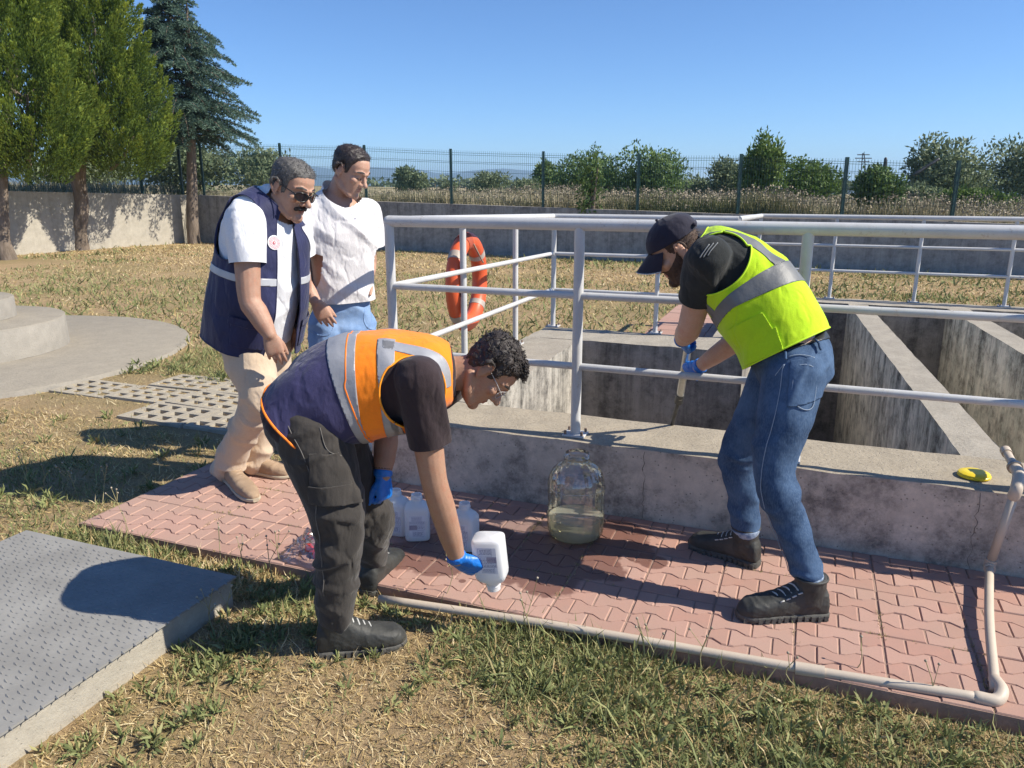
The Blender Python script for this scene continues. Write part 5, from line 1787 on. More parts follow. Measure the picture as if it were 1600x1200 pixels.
def shoe(parent, heel, toe, ank, style, upv=None, k=1.0, label=None):
    """heel and toe on the ground, ankle joint above"""
    heel = np.asarray(heel, float); toe = np.asarray(toe, float)
    d = toe - heel; L = np.linalg.norm(d); d /= L
    u = EZ if upv is None else nrm(upv)
    u = nrm(u - d * float(u @ d)); l = np.cross(d, u)
    boot = style['boot']
    if boot:
        hs = ((.0, .026, .075), (.03, .034, .105), (.10, .038, .128), (.24, .040, .135), (.36, .041, .122), (.48, .043, .100), (.60, .046, .084), (.74, .049, .074), (.87, .045, .066), (.95, .034, .054), (1.0, .016, .034))
    else:
        hs = ((.0, .026, .060), (.04, .034, .080), (.14, .037, .092), (.28, .037, .090), (.42, .039, .082), (.56, .043, .075), (.72, .0465, .066), (.86, .042, .058), (.95, .031, .047), (1.0, .014, .030))
    S = Soup()
    secs = [(heel + d * L * t_ + u * (h * k * .5 + .006) + l * 0.006 * math.sin(t_ * 3), l * w_ * k, u * h * k * .5, 2.7) for t_, w_, h in hs]
    S.add(*loft(secs, 24))
    an = np.asarray(ank, float)
    if boot:
        a0 = heel + d * L * .20 + u * .06; sh_ = an - (heel + d * L * .20 + u * .11); sh_ = sh_ - u * float(sh_ @ u)
        S.add(*tube([a0, a0 + u * .055 + sh_ * .3, a0 + u * .085 + sh_ * .6, a0 + u * .108 + sh_ * .9], [.044 * k, .049 * k, .052 * k, .053 * k], 18, round_ends=False))
    else:
        S.add(*tube([heel + d * L * .2 + u * .05, heel + d * L * .20 + u * .082], [.040, .043], 16, round_ends=False))
    V, Q = remesh(*S.arr(), .0048, 2)
    V = folds(V, Q, .0014, l, 8, 60, 3)
    # clip the sole's region off so the sole can be its own piece
    so_h = (V - heel) @ u
    up_ = obj("shoe", V, Q, style['mat'], parent)
    if label: up_['label'] = label
    th = style.get('sole', .024)
    secs = []
    for t_, w_, h in ((-.012, .024, 0), (.02, .035, 0), (.12, .040, 0), (.3, .038, 0), (.45, .039, 0), (.6, .045, 0), (.75, .0495, 0), (.88, .045, 0), (.96, .034, .004), (1.015, .014, .010)):
        secs.append((heel + d * L * t_ + u * (th * .5 + h * .5) + l * 0.006 * math.sin(t_ * 3), l * w_ * k, u * (th * .5 - h * .3), 4.0))
    V2, F2 = loft(secs, 28)
    obj("sole", V2, F2, style['smat'], up_, auto=50)
    S = Soup(); 
    for i in range(5):
        t_ = .33 + i * .065
        h = np.interp(t_, [q[0] for q in hs], [q[2] for q in hs]) * k + .0055
        ww = (.027 - .0015 * i)
        c = heel + d * L * t_ + u * h
        S.add(*tube([c - l * ww - u * .006 - d * .006, c + u * .001, c + l * ww - u * .006 + d * .006], [.0032] * 3, 6, sub=2))
    if boot:
        for i in range(3):
            c = heel + d * (L * .36 - i * .012) + u * (.118 + i * .016)
            S.add(*tube([c - l * .026 - d * .012, c + d * .006, c + l * .026 - d * .012], [.0026] * 3, 6, sub=2))
    for i in range(4 if boot else 0):
        t_ = .36 + i * .065
        h = np.interp(t_, [q[0] for q in hs], [q[2] for q in hs]) * k
        for sg in (-1, 1):
            S.add(*box(heel + d * L * t_ + u * (h * .88) + l * sg * .0335 * k, d * .0075 - u * .003, l * .003 * sg + u * .001, u * .0022 + d * .001))
    V3, F3 = S.arr()
    obj("laces", V3, F3, style['lmat'], up_)
    if boot:
        top = a0 + u * .104 + sh_ * .88
        th_ = np.linspace(0, 2 * math.pi, 25)
        V4, F4 = tube([top + d * .0535 * k * math.cos(q) + l * .0535 * k * math.sin(q) for q in th_], .0055, 8, round_ends=False)
        obj("collar", V4, F4, style['mat'], up_)
        S = Soup()
        for i in range(13):
            t_ = .04 + i * .075
            ww = np.interp(t_, [.0, .12, .45, .75, .96], [.034, .041, .040, .0505, .033]) * k
            for sg in (-1, 1):
                S.add(*box(heel + d * L * t_ + l * sg * (ww - .004) + u * .011 + l * .006 * math.sin(t_ * 3), d * .0075, l * .0065, u * .010))
        V5, F5 = S.arr()
        tag(obj("tread_lugs", V5, F5, style['smat'], up_, smooth=False), kind="stuff")
    return up_

def hair_shell(parent, hsV, hsQ, h, line, thick, mat, seed, amp=.003, name="hair", scale=70, xfade=None, curls=0, curl_r=.006, topz=None):
    """hair grown off the head's own surface, above a hairline given as (y, z) points"""
    L = h.loc(hsV)
    zl = np.interp(L[:, 1], [q[0] for q in line], [q[1] for q in line])
    f = L[:, 2] - zl
    if xfade is not None: f = f - xfade(L)
    f = f + .004 * vnoise(hsV * 120, seed)
    N = normals(hsV, hsQ)
    t_ = thick * np.clip(f / .03 + .12, .06, 1)
    if topz is not None: t_ = t_ * np.interp(L[:, 2] + .35 * L[:, 1], topz, [.30, 1.0])
    V = hsV + N * (t_ + amp * vnoise(hsV * scale, seed) * np.clip(f / .02, 0, 1) + amp * .5 * vnoise(hsV * scale * 2.3, seed + 1) * np.clip(f / .02, 0, 1))[:, None]
    Vc, Fc = clip(V, hsQ, f)
    o = obj(name, Vc, Fc, mat, parent)
    rs = np.random.default_rng(seed)
    S = Soup()
    m = np.where((f > .012) & ((L[:, 2] + .35 * L[:, 1] + .015 * vnoise(hsV * 40, 2) > topz[1] - .05) if topz is not None else True))[0]
    if curls:
        for i in rs.choice(m, curls):
            n = N[i]; p = V[i] - n * .004
            d = nrm(n * rs.uniform(.35, .8) + h.f * rs.uniform(.1, .8) + rs.normal(size=3) * .45)
            u = nrm(np.cross(d, rs.normal(size=3))); v = np.cross(d, u)
            ln = rs.uniform(.014, .030); ph = rs.uniform(0, 6.28); wv = rs.uniform(5, 9); am = curl_r * rs.uniform(.3, .8)
            P = [p + d * (q * ln) + (u * math.cos(ph + q * wv) + v * math.sin(ph + q * wv)) * am * q - n * (.010 * q * q) for q in np.linspace(0, 1, 7)]
            S.add(*tube(P, [.0016, .0019, .0018, .0017, .0014, .001, .0004], 4, round_ends=False))
    else:
        for i in rs.choice(m, 1000):
            n = N[i]; p = V[i] - n * .003
            d = nrm(n * .55 + h.f * .5 + h.u * -.2 + rs.normal(size=3) * .35)
            S.add(*tube([p, p + d * .007, p + d * .015 + h.u * -.002], [.0009, .0008, .0003], 3, round_ends=False))
    V2, F2 = S.arr()
    tag(obj("strands", V2, F2, mat, o), kind="stuff")
    return o

def patch(parent, name, hsV, hsQ, f, off, mat, nz=0.0, seed=0):
    N = normals(hsV, hsQ)
    V = hsV + N * (off + nz * vnoise(hsV * 140, seed))[:, None] if nz else hsV + N * off
    Vc, Fc = clip(V, hsQ, f)
    if len(Fc) == 0: return None
    return obj(name, Vc, Fc, mat, parent)

def seg_dist(P, a, b):
    a = np.asarray(a); b = np.asarray(b)
    e = b - a
    t_ = np.clip((P - a) @ e / (e @ e), 0, 1)
    return np.linalg.norm(P - a - t_[:, None] * e, axis=1)

def face_bits(person, h, hsV, hsQ, lipm, browm=None, open_eyes=False):
    L = h.loc(hsV)
    browm = browm or M_hairb
    for sx in (-1, 1):
        d = np.minimum(seg_dist(L, (sx * .052, .066, .026), (sx * .034, .088, .036)), seg_dist(L, (sx * .034, .088, .036), (sx * .013, .096, .033)))
        patch(person, "eyebrow", hsV, hsQ, 0.0046 - d, .0016, browm, .0012, 3)
        d = np.minimum(seg_dist(L, (sx * .045, .074, -.003), (sx * .031, .083, -.0055)), seg_dist(L, (sx * .031, .083, -.0055), (sx * .018, .080, -.003)))
        patch(person, "eyelashes", hsV, hsQ, .0030 - d, .0009, M_hairb)
    d = np.sqrt((L[:, 0] / .023) ** 2 + ((L[:, 2] + .062) / .0105) ** 2 + ((L[:, 1] - .092) / .018) ** 2)
    patch(person, "lips", hsV, hsQ, 1 - d, .0006, lipm)

def head_mesh(h, **k_):
    S = Soup(); head_prims(S, h, **k_)
    return remesh(*S.arr(), .0036, 2)

def limb(S, pts, rad, **k_): S.add(*tube(pts, rad, 16, sub=4, **k_))

def leg_cloth(hip, knee, ank, r, ext=.0):
    """trouser leg through hip, knee and ankle"""
    hip, knee, ank = map(np.asarray, (hip, knee, ank))
    P = [hip, hip * .5 + knee * .5, knee, knee * .5 + ank * .5, ank + nrm(ank - knee) * ext]
    return tube(P, r, 20, sub=4)

def belt_pocket_patch(parent, V, Q, f, off, mat, name):
    N = normals(V, Q)
    Vc, Fc = clip(V + N * off, Q, f)
    if not Fc: return None
    return obj(name, Vc, Fc, mat, parent, solid=.003)

def strips(parent, V, Q, bands, off, mat, name="reflective_strip"):
    N = normals(V, Q)
    W_ = V + N * off
    out = []
    for f in bands:
        Vc, Fc = clip(W_, Q, f)
        if Fc:
            for V2, F2 in islands(Vc, Fc, 40): out.append(obj(name, V2, F2, mat, parent, solid=.003))
    return out

def islands(V, F, minf=8):
    par = list(range(len(V)))
    def find(i):
        while par[i] != i: par[i] = par[par[i]]; i = par[i]
        return i
    for f in F:
        r0 = find(f[0])
        for i in f[1:]: par[find(i)] = r0
    g = {}
    for f in F: g.setdefault(find(f[0]), []).append(f)
    out = []
    for fs in g.values():
        if len(fs) < minf: continue
        ids = sorted({i for f in fs for i in f}); mp = {i: k_ for k_, i in enumerate(ids)}
        out.append((V[ids], [tuple(mp[i] for i in f) for f in fs]))
    return out

def edge_tube(V, F, r, mat, name, parent, minlen=20):
    """binding sewn along every open edge of a clipped cloth"""
    cnt = {}
    for f in F:
        for i in range(len(f)):
            a, b_ = f[i], f[(i + 1) % len(f)]
            k_ = (a, b_) if a < b_ else (b_, a)
            cnt[k_] = cnt.get(k_, 0) + 1
    nb = {}
    for (a, b_), c in cnt.items():
        if c == 1:
            nb.setdefault(a, []).append(b_); nb.setdefault(b_, []).append(a)
    seen = set(); S = Soup(); ok = False
    for s0 in nb:
        if s0 in seen: continue
        loop = [s0]; seen.add(s0); cur = s0
        while True:
            nx = [q for q in nb[cur] if q not in seen]
            if not nx: break
            cur = nx[0]; seen.add(cur); loop.append(cur)
        if len(loop) < minlen: continue
        P = V[loop]
        P = np.concatenate([P, P[:1]])
        for _ in range(3): P[1:-1] = P[:-2] * .25 + P[1:-1] * .5 + P[2:] * .25
        P = P[::2] if len(P) > 30 else P
        S.add(*tube(list(P), r, 6, round_ends=False)); ok = True
    if ok:
        V2, F2 = S.arr()
        return obj(name, V2, F2, mat, parent)

def surf_line(parent, V, Q, pts, off, r, mat, name, step=.012, maxy=None):
    """a stitched seam laid along the surface through the given places"""
    N = normals(V, Q)
    P = catmull(pts, 6); out = []
    for a, b_ in zip(P[:-1], P[1:]):
        k_ = max(1, int(np.linalg.norm(b_ - a) / step))
        for i in range(k_): out.append(a + (b_ - a) * i / k_)
    out.append(P[-1])
    L = []
    view = lambda p: nrm(np.array((0, 0, CAM_Z)) - p)
    for p in out:
        d = np.linalg.norm(V - p, axis=1) + .2 * np.clip(-(N @ view(p)), 0, 1)
        j = int(np.argmin(d)); n = N[j]
        L.append(p - n * float((p - V[j]) @ n) + n * off)
    L = np.array(L)
    for _ in range(2): L[1:-1] = L[:-2] * .25 + L[1:-1] * .5 + L[2:] * .25
    Vt, Ft = tube(list(L), r, 6, round_ends=False)
    return obj(name, Vt, Ft, mat, parent)

CURL_FIST = [(.95, 1.35, .8)] * 4
CURL_REL = [(.18, .30, .2), (.22, .34, .22), (.28, .40, .25), (.34, .45, .3)]
CURL_GRIP = [(.75, 1.15, .7)] * 4
CURL_HOLD = [(.35, .55, .3)] * 4
# ---------------------------------------------------------------- the bent man in the orange vest
def arm_prims(S, sh, el, wr, r=(.056, .050, .044, .045, .040, .029), infl=0.0):
    sh, el, wr = map(np.asarray, (sh, el, wr))
    P = [sh, sh * .45 + el * .55, el, el * .65 + wr * .35, el * .3 + wr * .7, wr]
    S.add(*tube(P, [q + infl for q in r], 16, sub=3))
def body_mesh(sp, head, neck, arms, hands, legs, feet, headk, vox=.0046):
    """skin: one continuous surface"""
    S = Soup()
    S.add(*torso_loft(sp, -.012, -.012))
    head_prims(S, head, **headk)
    S.add(*tube([neck, neck * .55 + head(0, -.022, -.05) * .45, head(0, -.018, -.03)], [.062, .057, .056], 18))
    for a in arms: arm_prims(S, *a[:3], **(a[3] if len(a) > 3 else {}))
    for h_ in hands: hand_prims(S, *h_[0], **h_[1])
    for hip, knee, ank, r in legs:
        S.add(*leg_cloth(hip, knee, ank, [q - .014 for q in r]))
    for ank, toe in feet:
        S.add(*tube([ank, ank * .93 + toe * .07 - EZ * .05, ank * .4 + toe * .6 + EZ * (.034 - .4 * (ank[2] - toe[2])), toe + EZ * .032], [.034, .034, .022, .016], 12))
    return remesh(*S.arr(), vox, 1)

def ankle(heel, toe, h):
    return heel + (toe - heel) * .21 + EZ * h

def person_orange():
    base = gp(540, 985, GZ)
    P = empty("person", base, "bent man in an orange and navy vest and blue gloves holding a bottle upside down", "person")
    ph = R(8); fw = np.array((math.cos(ph), math.sin(ph), 0)); rt = np.array((math.sin(ph), -math.cos(ph), 0))
    sp = [(at(462, 668, 2.47), rt, .165, .125), (at(503, 624, 2.47), rt, .160, .122), (at(558, 600, 2.48), rt, .165, .128), (at(622, 589, 2.49), rt, .185, .130), (at(672, 583, 2.50), rt, .172, .105), (at(706, 581, 2.51), rt, .085, .070)]
    sc = [spine_len(sp, i) for i in range(6)]
    head = Head(at(762, 578, 2.50), (.86, .06, .48), (.48, -.10, -.86), 1.0)
    shR, elR, wrR = at(655, 604, 2.33), at(678, 750, 2.36), at(714, 872, 2.46)
    shL, elL, wrL = at(690, 602, 2.68), at(606, 664, 2.70), at(598, 742, 2.63)
    hipR, knR, anR = at(486, 668, 2.39), at(531, 815, 2.34), ankle(gp(497, 1022, GZ), gp(634, 1004, GZ), .14)
    hipL, knL, anL = at(496, 660, 2.58), at(577, 800, 2.71), ankle(gp(574, 932, GZ), gp(622, 874, GZ), .14)
    legr = [.122, .112, .080, .070, .058]
    handR = ((wrR, nrm(at(770, 905, 2.52) - wrR), (.05, .80, .55), 1, [(.25, .35, .25), (.28, .38, .25), (.32, .4, .3), (.38, .45, .3)]), dict(k=1.06, thumb=(.95, .35, .25)))
    handL = ((wrL, (.06, -.10, -1), (-.85, .45, 0), -1, CURL_FIST), dict(thumb=(.8, .35, .55)))
    sk = skin("tan_skin", (0.43, 0.255, 0.175), (0.37, 0.21, 0.14))
    neck = at(704, 584, 2.51)
    V, Q = body_mesh(sp, head, neck, [(shR, elR, wrR), (shL, elL, wrL)], [handR, handL], [(hipR, knR, anR, legr), (hipL, knL, anL, legr)],
                     [(anR, gp(610, 1008, GZ)), (anL, gp(612, 885, GZ))], dict(nose=1.1))
    V, Q = thin_out(V, Q, .36)
    obj("body", V, Q, sk, P)
    hV, hQ = head_mesh(head, nose=1.1)
    line = [(-.12, -.062), (-.07, -.055), (-.035, -.03), (-.02, .028), (.0, .034), (.012, -.012), (.028, .0), (.034, .045), (.06, .068), (.10, .082)]
    hair_shell(P, hV, hQ, head, line, .014, M_hairb, 31, .005, curls=1100, curl_r=.0065, scale=85, topz=(.0, .065))
    # longer curls over the forehead
    rs = np.random.default_rng(8); S = Soup()
    for i in range(260):
        x, y, z = rs.uniform(-.055, .055), rs.uniform(.02, .078), 0
        z = np.interp(y, [.02, .05, .078], [.118, .108, .082])
        p = head(x, y, z); d = head.v(rs.normal() * .25, rs.uniform(.4, 1.0), rs.uniform(.0, .6)); d = nrm(d)
        u = nrm(np.cross(d, rs.normal(size=3))); v = np.cross(d, u)
        pts = [p + d * q * .024 + (u * math.cos(q * 7) + v * math.sin(q * 7)) * .0045 * q for q in np.linspace(0, 1, 8)]
        S.add(*tube(pts, [.0016] * 7 + [.0005], 4, round_ends=False))
    Vh, Fh = S.arr(); tag(obj("fringe_curls", Vh, Fh, M_hairb, P), kind="stuff")
    lip = simple("brown_lips", (0.36, 0.15, 0.11), (0.3, 0.12, 0.09), 20, 0.45)
    face_bits(P, head, hV, hQ, lip)
    L = head.loc(hV)
    f = np.minimum.reduce([-.040 - L[:, 2] + .35 * np.clip(.04 - L[:, 1], 0, 1), L[:, 1] + .0 * L[:, 0], .012 - 0 * L[:, 0]])
    # clear spectacles
    S = Soup()
    for sx in (-1, 1):
        S.add(*tube([head(sx * .076, -.015, .012), head(sx * .074, .04, .010), head(sx * .062, .088, .004)], [.0014] * 3, 6, sub=3))
        ring_ = [head(sx * .033 + .026 * math.cos(a), .098 - .02 * (abs(sx * .033 + .026 * math.cos(a)) / .06) ** 2, -.002 + .019 * math.sin(a)) for a in np.linspace(0, 6.2832, 17)]
        S.add(*tube(ring_, .0013, 6, round_ends=False))
    S.add(*tube([head(-.008, .100, .004), head(0, .103, .007), head(.008, .100, .004)], [.0013] * 3, 6))
    V, F = S.arr()
    obj("spectacles", V, F, simple("pale_frame", (0.45, 0.43, 0.42), (0.35, 0.33, 0.32), 20, 0.25), P)
    # polo shirt with short sleeves
    S = Soup(); S.add(*torso_loft(sp, .006, .006))
    for sh, el, k_ in ((shR, elR, .60), (shL, elL, .55)):
        e = sh + (el - sh) * k_
        S.add(*tube([sh - nrm(el - sh) * .02, sh + (e - sh) * .4, e, e + nrm(el - sh) * .03], [.078, .075, .068, .068], 20, sub=3))
    V, Q = remesh(*S.arr(), .0065, 3)
    V = folds(V, Q, .008, nrm(elR - shR) + np.array((.4, 0, 0)), 3, 11, 11)
    f = np.ones(len(V))
    for sh, el, k_ in ((shR, elR, .60), (shL, elL, .55)):
        d = nrm(el - sh); q = (V - sh) @ d; Lr = np.linalg.norm(el - sh) * k_
        near = seg_dist(V, sh + d * .08, el) < .13
        f = np.where(near, np.minimum(f, (Lr - q) * 5), f)
    f = np.minimum(f, (np.linalg.norm(V - at(714, 578, 2.51), axis=1) - .078) * 5)
    Vc, Fc = clip(V, Q, f)
    shirt = obj("shirt", *thin_out(Vc, Fc, .5), cloth("dark_plum_jersey", (0.028, 0.018, 0.021), (0.040, 0.026, 0.030), wr=.3), P)
    # hi-vis vest
    vs_ = [(s[0] + fw * (-.004) - EZ * (.012 if 1 <= i <= 3 else .004), s[1], s[2], s[3] + (.012, .018, .030, .022, .012, .012)[i]) for i, s in enumerate(sp)]
    V, F = torso_loft(vs_, .022, .018, sub=5)
    V, Q = remesh(V, F, .0065, 3)
    s, l, d = spine_coords(V, sp)
    mask = np.clip(1 - (s - sc[2]) / .12, .25, 1)
    V = folds(V, Q, .010, np.array((.55, 0, -.85)), 3.0, 10, 23, mask * (1 + .5 * (d > 0)))
    s, l, d = spine_coords(V, sp)
    hem = s - (.035 - .05 * np.clip(d, -.2, .2))
    arm = lambda sgn: np.where(l * sgn > .03, ((s - (sc[3] + .052)) / .098) ** 2 + ((d - .018) / .118) ** 2 - 1, 1)
    necko = np.linalg.norm(V - at(722, 583, 2.51), axis=1) - .088
    front = np.where(d > 0, np.abs(l) - .012, 1)
    keep = np.minimum.reduce([hem * 8, arm(1), arm(-1), necko * 8, front * 8])
    b1 = sc[2] - .035; b2 = sc[2] + .024
    tilt = s + .10 * d
    mo = cloth("orange_hivis_mesh", (1.0, 0.27, 0.012), (0.95, 0.22, 0.010), wr=.2)
    mn = cloth("navy_vest_cloth", (0.045, 0.042, 0.115), (0.032, 0.030, 0.085), wr=.35, rough=.6)
    Vo, Fo = clip(V, Q, np.minimum(keep, (tilt - (b1 + b2) / 2) * 8))
    vest = obj("vest", Vo, Fo, mo, P, solid=.004)
    Vn, Fn = clip(V, Q, np.minimum(keep, ((b1 + b2) / 2 - tilt) * 8))
    low = obj("navy_panel", Vn, Fn, mn, vest, solid=.004)
    ring1 = np.minimum(keep, np.minimum(tilt - b1, b2 - tilt) * 8)
    b3 = b2 + .070
    lv = np.abs(np.abs(l) - (.118 + .02 * np.clip((s - sc[3]) / .1, -1, 1)))
    vert = np.minimum.reduce([keep, (.021 - lv) * 8, (s - b3 - .03) * 8, np.where(d < .02, 1, -1.0) * .2])
    ring2 = np.minimum.reduce([keep, np.minimum(tilt - b3, b3 + .045 - tilt) * 8, (np.abs(l) - .085 + .2 * (d > 0.04)) * 8])
    ring3 = np.minimum.reduce([keep, np.minimum(s - b3 - .012, b3 + .045 - s) * 8, np.where(d > .07, 1, -1.) * .2])
    strips(vest, V, Q, [ring1, vert, ring2, ring3], .0025, M_strip)
    edge_tube(Vn, Fn, .0042, simple("orange_binding", (1.0, 0.24, 0.01), (0.9, 0.2, 0.01), 20, 0.7), "binding", low, 60)
    edge_tube(Vo, Fo, .0036, simple("yellow_orange_binding", (1.0, 0.36, 0.01), (0.95, 0.30, 0.01), 20, 0.7), "binding", vest, 60)
    # cargo trousers
    S = Soup()
    pc = at(480, 652, 2.48); up = nrm(sp[1][0] - sp[0][0])
    S.add(*ellip(pc, (rt * .172, nrm(np.cross(up, rt)) * .145, up * .15), 24, 13))
    for hp, kn, an in ((hipR, knR, anR), (hipL, knL, anL)):
        S.add(*leg_cloth(hp, kn, an, legr, -.012))
    V, Q = remesh(*S.arr(), .0068, 3)
    hz = V[:, 2]
    V = folds(V, Q, .0105, rt + np.array((0, 0, .25)), 4.2, 14, 7, np.interp(hz, [-.0, .2, .45, .6, .9], [1.2, .9, 1.15, .6, .35]))
    mt = cloth("charcoal_canvas", (0.036, 0.032, 0.029), (0.052, 0.046, 0.042), wr=.35)
    tr = obj("trousers", *thin_out(V, Q, .6), mt, P)
    pk0 = at(532, 712, 2.27); pk1 = at(528, 786, 2.27)
    ax = nrm(pk1 - pk0); q = V - (pk0 + pk1) / 2
    a_ = q @ ax; b_ = q @ fw; c_ = q @ rt
    hl = np.linalg.norm(pk1 - pk0) / 2
    side_ = np.where(c_ > -.03, 1, -1.)
    belt_pocket_patch(tr, V, Q, np.minimum.reduce([(hl - np.abs(a_)) * 8, (.088 - np.abs(b_)) * 8, side_]), .010, mt, "cargo_pocket")
    belt_pocket_patch(tr, V, Q, np.minimum.reduce([(a_ - hl + .058) * 8, (hl + .004 - a_) * 8, (.093 - np.abs(b_)) * 8, side_]), .016, mt, "pocket_flap")
    M_st2 = simple("grey_thread", (0.16, 0.15, 0.14), (0.12, 0.11, 0.10), 60, 0.9)
    for nm, pts in (("side_seam", [(447, 662), (478, 710), (497, 770), (503, 860), (500, 940)]), ("pocket_seam", [(500, 668), (512, 705), (545, 712)])):
        surf_line(tr, V, Q, [at(u, v, 2.28) for u, v in pts], .002, .0016, M_st2, nm)
    # gloves
    for (hargs, hk), el, nm in ((handR, elR, None), (handL, elL, None)):
        S = Soup(); hand_prims(S, *hargs, infl=.0016, **hk)
        dn = nrm(el - hargs[0])
        S.add(*tube([hargs[0] + dn * -.005, hargs[0] + dn * .018], [.0325, .0345], 16, round_ends=False))
        V, Q = remesh(*S.arr(), .0036, 1)
        V = folds(V, Q, .0014, np.cross(dn, fw) + .01, 10, 70, 5)
        obj("glove", V, Q, M_glove, P)
    dn = nrm(elL - wrL)
    V, F = tube([wrL + dn * .022, wrL + dn * .045], [.0335, .0345], 20, round_ends=False)
    wt = obj("wristwatch", V, F, simple("navy_strap", (0.012, 0.014, 0.03), (0.02, 0.022, 0.045), 20, 0.5), P, auto=40)
    st = dict(boot=True, mat=M_boot, smat=M_soleb, lmat=M_lace, sole=.026)
    shoe(P, gp(497, 1022, GZ), gp(634, 1004, GZ), anR, st, k=1.08)
    shoe(P, gp(574, 932, GZ), gp(622, 874, GZ), anL, st, upv=EZ, k=1.08)
    return P
person_orange()

# ---------------------------------------------------------------- the capped man in the lime vest
def person_lime():
    P = empty("person", gp(1200, 925, 0), "man in a lime vest, jeans and dark cap leaning over the railing with a pole", "person")
    fw = nrm(np.array((-.965, .26, 0))); rt = np.cross(fw, EZ)
    sp = [(at(1238, 566, 2.83), rt, .168, .130), (at(1221, 515, 2.87), rt, .162, .125), (at(1190, 466, 2.93), rt, .175, .132), (at(1152, 427, 3.0), rt, .192, .130), (at(1117, 402, 3.05), rt, .178, .105), (at(1092, 390, 3.08), rt, .085, .070)]
    sc = [spine_len(sp, i) for i in range(6)]
    head = Head(at(1057, 389, 3.06), (-.60, .02, .80), (-.78, .13, -.60), 1.03)
    shL, elL, wrL = at(1106, 410, 2.88), at(1077, 513, 3.06), at(1066, 531, 3.33)
    shR, elR, wrR = at(1122, 404, 3.22), at(1168, 520, 3.22), at(1092, 573, 3.45)
    hipL, knL, anL = at(1240, 578, 2.74), at(1208, 738, 2.66), ankle(gp(1289, 962, 0), gp(1152, 966, 0), .145)
    hipR, knR, anR = at(1222, 574, 2.96), at(1156, 717, 3.0), ankle(gp(1184, 886, 0), gp(1078, 852, 0), .145)
    legr = [.108, .098, .075, .062, .052]
    legr2 = [.112, .100, .078, .062, .052]
    pd = nrm(np.array(at(1062, 622, 3.66)) - at(1080, 512, 3.47))
    handL = ((wrL, nrm(at(1074, 552, 3.45) - wrL), (.75, .45, .1), -1, [(.9, 1.2, .8)] * 4), dict(thumb=(.7, .5, .5)))
    handR = ((wrR, nrm(at(1062, 585, 3.56) - wrR), (.25, .9, -.1), 1, CURL_GRIP), dict(thumb=(.7, .6, .5)))
    sk = skin("fair_skin", (0.57, 0.37, 0.28), (0.51, 0.31, 0.23))
    V, Q = body_mesh(sp, head, at(1090, 394, 3.08), [(shL, elL, wrL, dict(r=(.058, .053, .048, .048, .042, .030))), (shR, elR, wrR, dict(r=(.056, .05, .046, .046, .040, .029)))], [handL, handR],
                     [(hipL, knL, anL, legr), (hipR, knR, anR, legr2)], [(anL, gp(1175, 960, 0)), (anR, gp(1095, 855, 0))], dict(nose=1.0))
    V, Q = thin_out(V, Q, .36)
    obj("body", V, Q, sk, P)
    hV, hQ = head_mesh(head)
    line = [(-.12, -.05), (-.07, -.045), (-.035, -.02), (-.02, .03), (.0, .034), (.012, .0), (.028, .01), (.034, .045), (.06, .08), (.10, .1)]
    hair_shell(P, hV, hQ, head, line, .003, M_beard, 61, .0012)
    lip = simple("pink_lips", (0.48, 0.22, 0.18), (0.42, 0.18, 0.15), 20, 0.45)
    face_bits(P, head, hV, hQ, lip)
    L = head.loc(hV)
    bl = np.interp(L[:, 1], [-.01, .02, .05, .07, .10], [.02, -.012, -.034, -.044, -.040])
    lipd = np.sqrt((L[:, 0] / .024) ** 2 + ((L[:, 2] + .062) / .012) ** 2)
    lipd = np.where(L[:, 1] > .06, lipd - 1, 1)
    f = np.minimum.reduce([bl - L[:, 2], (L[:, 1] - .002) * 1.0 + .1 * np.clip(-.05 - L[:, 2], 0, 1), lipd * .02, np.where(L[:, 2] < -.03, .1, np.where(np.abs(L[:, 0]) > .045, .1, .042 - 0 * L[:, 1] - .0))])
    f = np.minimum(f, (.112 + L[:, 2]) + .02 * (L[:, 1] > .03))
    N = normals(hV, hQ)
    Vb = hV + N * (.0035 + .002 * vnoise(hV * 160, 3) + .0015 * vnoise(hV * 320, 4))[:, None]
    Vc, Fc = clip(Vb, hQ, f + .003 * vnoise(hV * 110, 9)); bd = obj("beard", Vc, Fc, M_beard, P)
    # cap
    Lc = head.loc(hV)
    base = .034 + .10 * Lc[:, 1]
    t_ = np.where(Lc[:, 2] > .03, .013, .010) + .006 * np.clip((Lc[:, 2] - .08) / .04, 0, 1) * np.clip((Lc[:, 1] + .02) / .08, 0, 1)
    Vp = hV + N * t_[:, None]
    Vp = relax(Vp, hQ, 6)
    Vp = folds(Vp, hQ, .0015, head.u, 6, 22, 4)
    Vc, Fc = clip(Vp, hQ, Lc[:, 2] - (.042 - .22 * Lc[:, 1] * 0 + np.interp(Lc[:, 1], [-.1, 0, .09], [-.012, .0, .004])))
    mcap = cloth("dark_navy_twill", (0.017, 0.016, 0.030), (0.028, 0.026, 0.045), wr=.25)
    cap = obj("cap", Vc, Fc, mcap, P, solid=.003)
    S = []; F = []
    n1, n2 = 17, 9
    for k_, off in enumerate((0, -.004)):
        for i in range(n1):
            a = -1.15 + 2.3 * i / (n1 - 1)
            for j in range(n2):
                q = j / (n2 - 1)
                x = math.sin(a) * (.079 + .004 * q) * (1 - .05 * q)
                y = .012 + math.cos(a) * .083 + q * .078 * max(0, math.cos(a * .93)) ** .7
                z = .046 - .030 * q - .05 * (x / .08) ** 2 * (.35 + .65 * q) + off
                S.append(head(x, y, z))
        o = k_ * n1 * n2
        for i in range(n1 - 1):
            for j in range(n2 - 1):
                qd = (o + i * n2 + j, o + (i + 1) * n2 + j, o + (i + 1) * n2 + j + 1, o + i * n2 + j + 1)
                F.append(qd if k_ else qd[::-1])
    o = n1 * n2
